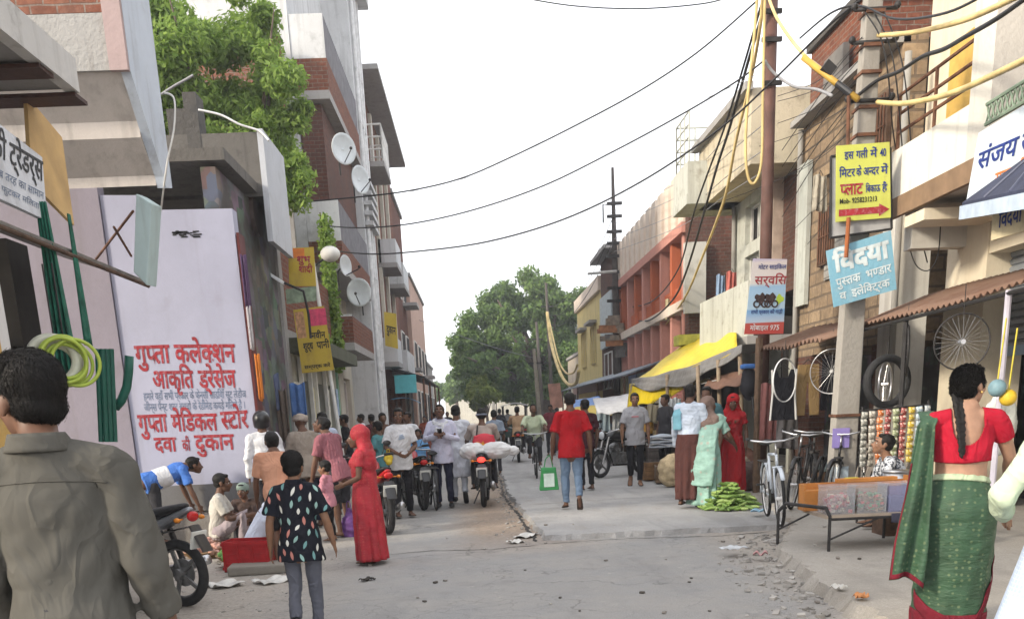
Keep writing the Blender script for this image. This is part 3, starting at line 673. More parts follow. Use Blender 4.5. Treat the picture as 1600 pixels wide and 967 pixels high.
for k in range(5): mb.bb(-2.99, -2.75, 30.4, 32.2, 7.15+.28*k, 7.27+.28*k)
mb.build('vent_louvre', M('grey louvre', (.4, .4, .4), .7), b, world=True)
mb = MB(); mb.bb(-3.2, -2.6, 30.4, 32.6, 13.6, 13.9); mb.tube([(-2.9, 31.5, 13.9), (-2.9, 31.5, 14.6)], .5, 14); mb.build('water_tank', P_TOW, b, world=True)
mb = MB(); rail(mb, [(-3.6, 31), (-2.7, 31), (-2.7, 33)], 14.6, 1.2, 6, .25, .018); mb.build('roof_railing', WHITE_T, b, world=True)
b = thing('roof_parapet', 'rough red brick roof parapet poking out above the neem tree', 'wall', (-6, 23.6, 0))
mb = MB(); za, zb_ = AY(400, 135, 23.5)[2], AY(400, 62, 23.5)[2]
mb.bb(AY(300, 100, 23.5)[0], -3.9, 23.4, 23.7, za-1.2, zb_); mb.build('brickwork', BRKP, b, world=True, uv=True)
MB().bb(AY(300, 100, 23.5)[0]-.05, -3.88, 23.36, 23.74, zb_, zb_+.09).build('coping', M('black coping', (.05, .047, .045), .9), b, world=True)
MB().bb(-9, -3.95, 23.45, 23.65, .2, za-1.2).build('lower_wall', P_GREY, b, world=True)
# ---- red brick house beyond
b = thing('brick_house', 'red brick house with white framed windows and small concrete balconies beyond the pale tower', 'building', (-4, 39, 0))
ys = [33.1, 34.2, 35.4, 36.8, 38.0, 39.6, 40.8, 42.4, 43.4, 45.5]; zs = [.16, 2.6, 3.5, 5.6, 6.6, 8.6, 9.6, 11.2, 12.2]
hol = {(1, 0), (3, 0), (5, 0), (7, 0)}|{(i, j) for i in (1, 3, 5, 7) for j in (2, 4)}|{(1, 6), (3, 6)}
mb = MB(); facade(mb, -3.25, -.25, ys, zs, hol); mb.build('wall', BRK, b, world=True, uv=True)
MB().bb(-12, -3.85, 33.1, 45.5, .16, 12.1).build('inner_wall', BRKD, b, world=True, uv=True)
for i in (1, 3, 5, 7):
    for j in (2, 4): win(b, -3.25, -1, ys[i], ys[i+1], zs[j], zs[j+1], WHITE_T, DARK, 'window', 1)
for (y0, y1, z0) in ((33.8, 36.4, 9.7), (36.6, 39, 7.0), (40, 43, 6.7), (34, 36, 3.4), (39, 43.5, 3.3)):
    s_ = MB().bb(-3.24, -2.55, y0, y1, z0-.16, z0).build('balcony', SL, b, world=True)
    mb = MB()
    if z0 > 9: rail(mb, [(-3.2, y0+.05), (-2.6, y0+.05), (-2.6, y1-.05), (-3.2, y1-.05)], z0, 1.1, 3, .3, .03); mb.bb(-2.64, -2.58, y0+.1, y1-.1, z0+.2, z0+.5)
    else: mb.bb(-3.2, -2.57, y0, y0+.1, z0, z0+.8); mb.bb(-2.66, -2.57, y0+.1, y1, z0, z0+.8)
    mb.build('parapet', WHITE_T if z0 > 9 else P_TOW, s_, world=True)
for y in (34.0, 36.6, 39.2, 41.8): MB().bb(-3.24, -3.12, y, y+.35, 3.6, 11.9).build('pilaster', P_CRM, b, world=True)
MB().bb(-3.3, -2.5, 33.2, 45.4, 12.2, 12.35).build('cornice', SL, b, world=True)
# ---- farther left
def farhouse(label, x0, x1, y0, y1, h, mat, s, nwin, seed, base=.1):
    q = thing('far_house', label, 'building', ((x0+x1)/2, (y0+y1)/2, 0)); fx = x1 if s < 0 else x0
    MB().bb(x0, x1, y0, y1, base-.1, h).build('wall', mat, q, world=True)
    MB().bb(x0-.1, x1+.1, y0-.1, y1+.1, h, h+.16).build('cornice', SL, q, world=True)
    n_ = max(1, int(h/3.2))
    for k in range(n_):
        for j in range(nwin):
            y = y0+(y1-y0)*(j+.5)/nwin; z = .6+k*3.1 if k else .15
            mb_ = MB(); hh = 1.4 if k else 2.4; w_ = (y1-y0)/nwin*.26
            mb_.bb(fx-.06, fx+.06, y-w_-.08, y+w_+.08, z+.3-.08, z+.3+hh+.08); f = mb_.build('window' if k else 'door', WHITE_T, q, world=True)
            m2 = MB(); m2.bb(fx-.075, fx+.075, y-w_, y+w_, z+.3, z+.3+hh); p_ = m2.build('pane', DARK, f); p_.data.transform(Matrix.Translation(-Vector(q.location)))
            if (j*7+k*3+seed) % 3 == 0 and k: MB().bb(min(fx, fx-s*.7), max(fx, fx-s*.7), y-w_-.3, y+w_+.3, z+.05, z+.2).build('balcony', SL, q, world=True)
    return q
P_SAL = plaster('salmon plaster', (.46, .31, .25), amt=.3); P_BEI = plaster('beige plaster', (.48, .42, .34), amt=.4)
farhouse('plain salmon pink block far down the left side', -12, -3.1, 52, 66, 8.6, P_SAL, -1, 4, 1)
farhouse('narrow brick and plaster house between the red brick house and the salmon block', -12, -3.3, 45.8, 51.8, 11.3, BRKD, -1, 2, 2)
farhouse('low grey shop house past the salmon block', -12, -3.4, 66.5, 82, 5.2, P_GREY, -1, 4, 3)
farhouse('low beige house at the far left end of the street', -14, -4.2, 84, 108, 4.6, P_BEI, -1, 4, 4)
farhouse('pale cream house closing the street in the distance', -4.5, 5, 150, 158, 4.2, P_CRM, -1, 2, 5)
farhouse('pale yellow wall house behind the huge tree', 2.2, 14, 90, 120, 5, P_CRM, 1, 4, 6)
th = thing('tin_awning', 'dark tin awning on thin posts along the far left shops', 'awning', (-2.6, 40, 2.9))
MB().slab([(-3.3, 35, 3.35), (-1.75, 35, 2.85), (-1.75, 50, 2.85), (-3.3, 50, 3.35)], .05).build('sheet', IRON, th, world=True)
for y in (35.2, 40, 45, 49.8): MB().tube([(-1.8, y, 0), (-1.8, y, 2.85)], .04, 6).build('post', RUST, th, world=True)
th = thing('hoarding', 'turquoise shop board hanging below the dark tin awning', 'sign', V3(AY(634, 600, 36)))
c = AY(634, 600, 34.8); MB().box(c, (.75, .5, .62)).build('panel', M('turquoise board', (.10, .42, .46), .6, .12), th, world=True)
c = AY(634, 628, 34.8); th = thing('tarpaulin', 'sky blue plastic sheet below the turquoise board', 'tarpaulin', c)
MB().grid(lambda a, b_: (c[0]-.5+a*1.0, c[1]-.3+b_*1.2, c[2]+.12-.3*b_*0+.12*math.sin(a*3)-.18*a), 8, 6).build('sheet', M('sky blue plastic', (.13, .33, .55), .5, .1), th, world=True, solid=.01)

# ================================================================ RIGHT SIDE
P_CREAM = plaster('warm cream paint', (.64, .57, .44), (.36, .28, .20), amt=.25, streak=.35); P_WALLW = plaster('white pier paint', (.60, .58, .53), amt=.25)
P_GRY2 = plaster('grey recess', (.38, .37, .355), amt=.4)
SHUT = M('grey rolling shutter', (.26, .28, .31), .5, .15, 3, metal=.3)
b = thing('cream_building', 'cream plastered shop building with balcony, iron railing and rolling shutter at right', 'building', (7, 11, .1))
XF = 6.15
def yx(u, v, X): return float(AX(u, v, X)[1])
def zx(u, v, X): return float(AX(u, v, X)[2])
yA, yB, yC, yD, yE = yx(1398, 440, XF), yx(1462, 440, XF), yx(1480, 440, XF), yx(1542, 440, XF), yx(1640, 440, XF)
zso = zx(1470, 330, XF)
MB().bb(XF, XF+.5, yA, yA+.5, .1, 4.35).build('pier', P_WALLW, b, world=True)
MB().bb(XF+.75, XF+1, yB, yA, .1, 4.35).build('recess_wall', P_GRY2, b, world=True)
MB().bb(XF+.9, XF+1.1, yC, yB, .1, 4.35).build('gap', DARK, b, world=True)  # near-black box paints the shade at the back of this gap
MB().bb(XF-.02, XF+.5, yD, yC, .1, 4.35).build('pier', P_CREAM, b, world=True)
MB().bb(XF, XF+.5, 5.5, yD, 3.1, 4.35).build('wall', P_CREAM, b, world=True)
MB().bb(XF, XF+.5, 5.5, yE-.9, .1, 3.1).build('pier', P_WALLW, b, world=True)
mb = MB()
z = 3.08
while z > 2.05: mb.tube([(XF+.3, yE-.9, z), (XF+.3, yD, z)], .045, 6); z -= .085
mb.build('rolling_shutter', SHUT, b, world=True); MB().bb(XF+.26, XF+.36, yE-.9, yD, 1.93, 2.04).build('shutter_bar', M('dull blue bar', (.25, .32, .4), .5), b, world=True)
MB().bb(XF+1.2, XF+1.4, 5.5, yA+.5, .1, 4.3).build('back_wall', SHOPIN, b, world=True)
# balcony
XB = 5.25
y0, y1 = yx(1518, 200, XB), yx(1393, 300, XB)
zb = zx(1505, 262, XB); zp = zx(1515, 165, XB)
MB().bb(XB, XF+.6, y0-.3, y1+.05, zb-.12, zb).build('balcony_floor', plaster('soffit paint', (.45, .42, .37), amt=.3), b, world=True)
MB().bb(XB-.06, XB, y0-.3, y1+.05, zb-.2, zb+.02).build('floor_trim', M('brown balcony trim', (.20, .13, .08), .8), b, world=True)
MB().bb(XB-.02, XB+.1, y0, y1, zb+.02, zp).build('parapet', plaster('white parapet', (.72, .70, .64), amt=.2), b, world=True)
mb = MB(); rail(mb, [(XB+.04, y0), (XB+.04, y1)], zp, .62, 3, .9, .02); mb.build('railing', RUST, b, world=True)
MB().bb(XB-.04, XB+.35, y0-.42, y0, zb-.1, 9).build('pillar', P_WALLW, b, world=True)
MB().bb(XF+.4, XF+.6, y0-.3, 14.3, zb, 9).build('upper_wall', P_CREAM, b, world=True)
MB().bb(XF+.3, XF+.402, yx(1470, 60, XF)-.3, yx(1470, 60, XF)+.35, zb, zb+2.1).build('upper_door', M('amber door', (.52, .33, .08), .7), b, world=True)
MB().bb(XB+.5, XF+.7, 5.0, y0-.43, zb-.6, 9).build('brick_wall', BRKD, b, world=True, uv=True)
mb = MB(); mb.bb(XF-.02, XF, yD+.1, yC-.05, zso-.1, zso+.02); mb.bb(XF-.7, XF+.74, y1-.2, y1+.02, zb-.55, zb-.13); mb.build('lintel', P_WALLW, b, world=True)
MB().bb(6.2, 9, 3.3, 5.4, .1, 9).build('side_wall', P_CREAM, b, world=True)
# signs of the cycle shop
WB = plaster('white blue sign board', (.58, .66, .72), amt=.25)
th, I = quadboard('shop_sign', 'white cycle shop board with big blue lettering above the dark blue canopy', 'sign', [(1506, 335), (1660, 285), (1660, 128), (1529, 208)], ('X', 4.95), WB, .04)
sign(th, I, [("सं|ज|य", .27, .52, .2, .42), ("सा|ि|इ|क|ल" if False else "सा|इ|ि|क|ल", .78, .52, .2, .52)], INKB, .02)
sign(th, I, [("स|ह|का|री", .45, .22, .16, .3)], M('orange lettering', (.7, .2, .06), .6), .02)
th = thing('lattice', 'green patterned railing above the cycle shop board', 'railing', V3(AX(1575, 160, 5.1)))
mb = MB(); a0, a1 = V3(AX(1540, 195, 5.1)), V3(AX(1660, 125, 5.1)); a2 = V3(AX(1540, 165, 5.1)); hh = (a2.z-a0.z)
mb.tube([a0, a1], .02, 6); mb.tube([a0+Vector((0, 0, hh)), a1+Vector((0, 0, hh))], .02, 6)
for k in range(15):
    p = a0.lerp(a1, k/15); q = a0.lerp(a1, (k+1)/15); mb.tube([p, q+Vector((0, 0, hh))], .01, 5); mb.tube([q, p+Vector((0, 0, hh))], .01, 5)
mb.build('bars', M('grey green paint', (.18, .24, .18), .7), th, world=True)
th = thing('canopy', 'dark blue striped cloth canopy sloping out below the cycle shop board', 'awning', V3(AX(1560, 310, 4.7)))
a, c, d, e = V3(AX(1503, 322, 4.75)), V3(AX(1680, 285, 4.2)), V3(AX(1680, 205, 4.9)), V3(AX(1604, 250, 4.93))
NAVY = M('navy canopy cloth', (.03, .035, .065), .75, .25, 5, .2)
MB().add([a, c, d, e, a+Vector((0, 0, .03)), c+Vector((0, 0, .03)), d+Vector((0, 0, .03)), e+Vector((0, 0, .03))], [(0, 1, 2, 3), (7, 6, 5, 4), (0, 4, 5, 1), (1, 5, 6, 2), (2, 6, 7, 3), (3, 7, 4, 0)]).build('cloth', NAVY, th, world=True)
mb = MB(); mb.slab([a+Vector((0, 0, -.12)), c+Vector((0, 0, -.12)), c, a], .02); mb.build('valance', M('pale blue valance', (.42, .50, .60), .7), th, world=True)
mb = MB()
for k in (.25, .5, .75): mb.tube([a.lerp(c, k)+Vector((0, 0, .035)), e.lerp(d, k)+Vector((0, 0, .035))], .012, 5)
mb.build('rib', M('canopy rib', (.09, .10, .15), .6), th, world=True)
th, I = quadboard('shop_sign', 'cream board with blue lettering hanging under the navy canopy', 'sign', [(1548, 376), (1660, 344), (1660, 296), (1552, 322)], ('X', 4.85), plaster('cream sign', (.58, .50, .33), amt=.3), .03)
sign(th, I, [("ि|व|द|या", .28, .3, .4, .34), ("पु|स~|त|क", .72, .3, .4, .5)], INKB, .02)
th = thing('hanging_ledge', 'small peeling plaster ledge jutting from the cream building over the shutter', 'ledge', V3(AX(1500, 360, 5.6)))
mb = MB(); p = V3(AX(1478, 360, 5.9)); mb.bb(5.2, 6.13, p.y-.9, p.y-.4, p.z-.02, p.z+.1); mb.build('slab', P_CREAM, th, world=True)
# rust tin awning along the cycle shop
th = thing('tin_awning', 'long rusty corrugated tin awning sheltering the cycle shop', 'awning', (5.2, 11, 2.4))
RT_ = plaster('rusty corrugated tin', (.19, .12, .088), (.12, .05, .03), amt=.8, streak=.9, bump=.2)
def corr(a0, a1, b0, b1, n, amp):
    return lambda s_, t_: Vector(a0).lerp(Vector(a1), s_).lerp(Vector(b0).lerp(Vector(b1), s_), t_)+Vector((0, 0, amp*math.sin(s_*n*2*math.pi)+.02*math.sin(s_*9)))
zf, zk = 2.38, 2.78
MB().grid(corr((4.95, 6.8, zf+.12), (4.95, 12.9, zf), (6.14, 6.8, zk+.1), (6.14, 13.2, zk), 50, .018), 300, 4).build('sheet', RT_, th, world=True, smooth=True, solid=.012)
MB().grid(corr((4.55, 12.5, zf-.12), (4.5, 15.2, zf-.08), (6.1, 12.5, zk-.15), (6.1, 17.4, zk-.05), 18, .028), 140, 4).build('sheet', RT_, th, world=True, smooth=True, solid=.012)
for (x, y, m_) in ((4.98, 8.95, M('lilac white post', (.45, .43, .5), .6)), (5.0, 11.1, IRON), (4.98, 12.8, IRON)):
    MB().tube([(x, y, .1), (x, y, zf+.05)], .03, 8).build('post', m_, th, world=True)
mb = MB(); mb.tube([(4.97, 6.9, zf+.05), (4.97, 12.9, zf-.04)], .02, 6); mb.build('edge_bar', IRON, th, world=True)
th = thing('bamboo_pole', 'bamboo pole propping the left end of the rusty awning', 'pole', (4.45, 15.0, .1))
for k, (dx, dy) in enumerate(((0, 0), (.12, .1))):
    mb = MB(); x, y = 4.45+dx, 15.0+dy; pts = [(x-.06*k, y, .08+i*.3) for i in range(9)]; mb.tube(pts, [.04+.008*(i % 2) for i in range(9)], 8); mb.build('cane', M('brown bamboo', (.17, .11, .07), .7, .3, 12), th, world=True)

# ---- stone house
STON = brick('tan stone masonry', (.38, .28, .18), (.25, .18, .12), (.16, .125, .095), scale=2.5, dirt=.6)
STONW = brick('whitish brick courses', (.40, .385, .35), (.31, .30, .28), (.17, .16, .15), scale=1.5)
b = thing('stone_house', 'old tan stone masonry house with red brick top storey and broken dark openings', 'building', (7, 16, .1))
XS = 6.2
ya, yb = 14.35, 18.4
MB().bb(XS, XS+3, ya, yb, 2.3, 3.9).build('stone_wall', STON, b, world=True, uv=True)
mb = MB(); facade(mb, XS, .35, [ya, 15.5, 16.4, 17.2, yb], [3.9, 5.2, 6.35], {(2, 0)}); mb.build('upper_stone_wall', STON, b, world=True, uv=True)
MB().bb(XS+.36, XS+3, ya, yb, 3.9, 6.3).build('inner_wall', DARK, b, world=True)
MB().bb(XS-.04, XS, 15.4, 17.0, 3.5, 4.5).build('pale_brick_patch', STONW, b, world=True, uv=True)
MB().bb(XS+.1, XS+3, 16.1, yb, 6.35, 7.45).build('brick_wall', BRK, b, world=True, uv=True)
MB().bb(XS+.02, XS+3, 16.0, yb+.05, 7.45, 7.55).build('coping', M('black stained coping', (.06, .055, .05), .9), b, world=True)
MB().bb(XS-.25, XS+.1, ya, yb, 6.25, 6.35).build('ledge', SL, b, world=True)
MB().bb(XS-.08, XS+.02, 16.4, 17.25, 6.5, 6.95).build('cooler', M('grey vent box', (.15, .14, .13), .8), b, world=True)

for y0_, y1_ in ((ya, 14.9), (17.6, yb)): MB().bb(XS, XS+.3, y0_, y1_, .1, 2.3).build('lower_wall', BRKD, b, world=True, uv=True)
MB().bb(XS+1.5, XS+1.7, ya, yb, .1, 2.3).build('back_wall', SHOPIN, b, world=True)
MB().bb(XS-.1, XS-.02, 17.8, 18.35, 3.2, 5.6).build('side_strip', plaster('greenish white strip', (.46, .48, .44), amt=.6), b, world=True)

# ---- white house with dark brick recess
P_WG = plaster('greenish white parapet', (.50, .51, .46), (.22, .2, .16), amt=.95, streak=.7); P_BT = plaster('beige top parapet', (.55, .49, .37), (.26, .22, .17), amt=.95, streak=.7)
b = thing('white_house', 'whitish two storey house with deep beige roof parapet and dark brick recess', 'building', (7, 22, .1))
XJ = 6.25; ya, yb = 18.6, 22.5
MB().bb(5.3, 9, ya, yb+.2, 5.75, 7.0).build('roof_parapet', P_BT, b, world=True)
MB().bb(5.15, 5.3, ya-.1, yb+.3, 6.95, 7.08).build('cornice', SL, b, world=True)
MB().bb(XJ+.05, 9, ya, 20.3, 3.6, 5.75).build('brick_recess', BRKD, b, world=True, uv=True)
MB().bb(XJ-.15, XJ+.1, 19.75, 19.92, 3.6, 5.75).build('pillar', M('pinkish pillar', (.42, .33, .27), .8), b, world=True)
mb = MB(); facade(mb, XJ-.2, .25, [20.3, 20.5, 21.55, yb], [3.4, 3.75, 4.55, 4.8, 5.55, 5.75], {(1, 1), (1, 3)}); mb.build('wall', P_WG, b, world=True)
MB().bb(XJ+.25, 9, 20.3, yb, 3.4, 5.75).build('inner_wall', DARK, b, world=True)
win(b, XJ-.2, 1, 20.5, 21.55, 3.75, 4.55, WHITE_T, DARK, 'window', 1); win(b, XJ-.2, 1, 20.5, 21.55, 4.8, 5.55, WHITE_T, DARK, 'window', 1)
MB().bb(5.3, 5.42, ya, yb, 2.75, 3.75).build('balcony_parapet', P_WG, b, world=True); MB().bb(5.3, XJ+.1, ya, yb, 2.6, 2.75).build('balcony_floor', SL, b, world=True)
for y0_, y1_ in ((ya, 19.0), (20.4, 20.8), (22.1, yb)): MB().bb(XJ, XJ+.3, y0_, y1_, .1, 2.6).build('lower_wall', P_WG, b, world=True)
MB().bb(XJ+1.5, XJ+1.7, ya, yb, .1, 2.6).build('back_wall', SHOPIN, b, world=True)
s_ = MB().bb(4.85, 6.3, 21.9, 23.4, 5.75, 5.95).build('corner_balcony', P_WG, b, world=True)
mb = MB(); rail(mb, [(4.92, 22.0), (4.92, 23.3), (6.2, 23.3)], 6.6, 1.0, 4, .4, .02); mb.bb(4.87, 4.97, 22.0, 23.4, 5.95, 6.6); mb.bb(4.87, 6.2, 21.9, 22.0, 5.95, 6.6); mb.build('corner_railing', P_WG, s_, world=True)
MB().bb(8.2, 8.5, 14, 26, .1, 5.7).build('rear_wall', DARK, b, world=True)
# ---- pink and orange colonnade house
P_PNK = plaster('salmon pink pillar', (.55, .26, .21), (.3, .15, .12), amt=.35); P_ORG = plaster('orange red wall', (.44, .12, .055), (.3, .08, .04), amt=.35)
P_SLAT = plaster('cream parapet', (.72, .62, .52), (.36, .28, .22), amt=.3)
b = thing('colonnade_house', 'pink and orange house with two rows of pillars and a pale slatted roof parapet', 'building', (7, 31.5, .1))
XK = 5.9; ya, yb = 25.9, 38.5
mb = MB()
for k in range(13): mb.bb(XK-.25, XK-.1, ya+k*.97, ya+k*.97+.62, 6.1, 7.4)
mb.build('slatted_parapet', P_SLAT, b, world=True)
MB().bb(XK-.1, 9.5, ya, yb, 6.1, 7.25).build('parapet_wall', plaster('peach wall', (.52, .38, .3), amt=.3), b, world=True)
for z0, z1, m_ in ((5.85, 6.1, P_PNK), (3.95, 4.2, P_SLAT)): MB().bb(XK-.3, XK+.1, ya, yb, z0, z1).build('beam', m_, b, world=True)
for k in range(9):
    y = ya+.15+k*1.53; MB().bb(XK-.2, XK+.05, y, y+.28, 4.2, 5.85).build('pillar', P_ORG if k % 2 else P_PNK, b, world=True); MB().bb(XK-.2, XK+.05, y, y+.28, 1.6, 3.95).build('pillar', P_PNK, b, world=True)
mb = MB(); mb.bb(XK+.6, XK+.8, ya, yb, 4.2, 5.85); mb.build('upper_back_wall', P_ORG, b, world=True)
MB().bb(XK-.1, XK+.0, ya+.45, yb, 4.2, 4.65).build('upper_parapet', P_ORG, b, world=True)
for k in range(8):
    y = ya+.45+k*1.53; MB().bb(XK+.57, XK+.595, y+.2, y+.8, 4.7, 5.7).build('opening', DARK, b, world=True)  # near-black sheets on the wall paint the shade of the openings
MB().bb(XK+.6, XK+.8, ya, yb, .1, 3.95).build('lower_back_wall', DARK, b, world=True)
mb = MB()
for k in range(12): mb.tube([(XK-.1, ya+.1, 1.55+k*.085), (XK-.1, ya+3.4, 1.55+k*.085)], .05, 6)
mb.build('pink_shutter', M('pink shutter', (.50, .20, .17), .7), b, world=True)
for k, c in enumerate(((.52, .48, .33), (.42, .47, .44), (.35, .40, .55), (.48, .45, .3))): MB().bb(XK-.28, XK-.22, ya+3.6+k*1.9, ya+5.2+k*1.9, 1.6, 2.6).build('panel', M('faded board %d' % k, c, .7, .25), b, world=True)
MB().bb(5.7, 9, ya-.45, ya-.02, 2.6, 7.0).build('side_wall', BRKD, b, world=True, uv=True)
MB().bb(5.7, 9, ya-.45, ya-.02, .1, 2.59).build('lower_side_wall', DARK, b, world=True)
MB().bb(5.55, 6.1, ya-.65, ya-.46, 3.8, 5.5).build('side_panel', plaster('pale side patch', (.55, .54, .5), amt=.5), b, world=True)
MB().bb(5.3, 6.0, ya-1.1, ya-.47, 3.0, 3.25).build('ledge', M('mossy yellow ledge', (.42, .42, .08), .8, .3), b, world=True)
MB().bb(5.75, 8.5, yb+.02, yb+.6, .1, 6.8).build('end_wall', BRKD, b, world=True, uv=True)
# ---- brick stair tower and yellow house
b = thing('brick_tower', 'narrow brick stair tower with pale blue panel between the pink and yellow houses', 'building', (6.5, 41, .1))
MB().bb(5.85, 8.2, 39.4, 43.6, .1, 7.6).build('wall', BRKD, b, world=True, uv=True)
MB().bb(5.7, 5.84, 39.6, 43, 4.0, 6.1).build('panel', M('pale blue panel', (.42, .48, .50), .7, .15), b, world=True)
MB().bb(5.4, 8.3, 39.2, 43.8, 7.6, 7.75).build('roof_slab', SL, b, world=True)
win(b, 5.85, 1, 40.2, 42.6, 2.3, 3.8, WHITE_T, M('pale shutter', (.5, .48, .44), .7), 'window', 1, dep=-.06)
b = thing('yellow_house', 'pale yellow two storey house with framed window at the far right', 'building', (6.5, 49, .1))
P_YEL = plaster('pale yellow paint', (.62, .52, .24), amt=.2)
MB().bb(5.9, 10, 43.9, 54, .1, 6.6).build('wall', P_YEL, b, world=True)
MB().bb(5.75, 10, 43.9, 54.1, 6.6, 7.2).build('parapet', P_SLAT, b, world=True)
MB().bb(5.6, 5.9, 43.9, 54, 2.3, 2.75).build('ledge', plaster('mauve ledge', (.34, .24, .22), amt=.3), b, world=True)
for y in (46, 50):
    win(b, 5.9, 1, y, y+1.7, 3.6, 5.3, P_YEL, M('yellow shutter %d' % y, (.44, .36, .18), .8), 'window', 1, dep=-.08); MB().bb(5.55, 5.9, y-.3, y+2, 5.4, 5.52).build('sunshade', SL, b, world=True)
farhouse('beige row of shops past the pale yellow house', 6.3, 12, 54.6, 64, 4.6, P_BEI, 1, 3, 7)
# ---------------------------------------------------------------- vehicles
RUB = M('black rubber', (.018, .018, .019), .8, .3, 20); CHR = M('dull chrome', (.45, .45, .46), .3, .2, 8, metal=.9); BLK = M('black gloss paint', (.012, .012, .014), .28, .3, spec=.5)
VINYL = M('black seat vinyl', (.02, .02, .022), .55, .3, 9); ALU = M('grey engine alloy', (.20, .20, .20), .5, .35, 14, metal=.6); PLATE = M('number plate white', (.62, .62, .58), .6, .15)
SILV = M('silver grey body paint', (.22, .23, .25), .3, .15, metal=.4); REDP = M('red body paint', (.34, .012, .014), .3, .15); AMB = M('amber lens', (.6, .2, .02), .3)
REDL = M('red lens', (.40, .01, .01), .25); GLS = M('headlamp glass', (.5, .52, .55), .1, .1, spec=.8)
def lamp_mat():
    m, t, b = nodes('lit brake lamp'); b.inputs['Base Color'].default_value = (.5, .01, .01, 1); b.inputs['Emission Color'].default_value = (1, .03, .02, 1); b.inputs['Emission Strength'].default_value = 2.2; return m
LIT = lamp_mat()
def wheel(par, y, r=.30, tw=.05, spokes=5, nm='wheel', tm=RUB, rm=ALU, thin=False):
    mb = MB(); mb.ring((0, y, r), r-tw*1.7, .012 if not thin else .009, n=30, m=6); mb.tube([(-.05, y, r), (.05, y, r)], .045 if not thin else .022, 12)
    if thin:
        for k in range(spokes):
            q = 2*math.pi*k/spokes; s_ = .02 if k % 2 else -.02; d = Vector((0, math.cos(q), math.sin(q))); d2 = Vector((0, math.cos(q+.45*(1 if k % 4 < 2 else -1)), math.sin(q+.45*(1 if k % 4 < 2 else -1))))
            mb.tube([Vector((s_, y, r))+d2*.02, Vector((0, y, r))+d*(r-tw*1.7)], .0018, 4)
    else:
        for k in range(spokes):
            q = 2*math.pi*k/spokes; mb.box((0, y+math.cos(q)*(r-tw)*.48, r+math.sin(q)*(r-tw)*.48), (.022, .035, (r-tw*1.5)*.98), rx=q-math.pi/2)
        mb.tube([(.035, y, r), (.045, y, r)], r*.42, 16)
    w_ = mb.build(nm, rm, par, smooth=False)
    MB().ring((0, y, r), r-tw*.85, tw*.85, n=36, m=10, fl=1.05).build('tyre', tm, w_, smooth=True)
    return w_
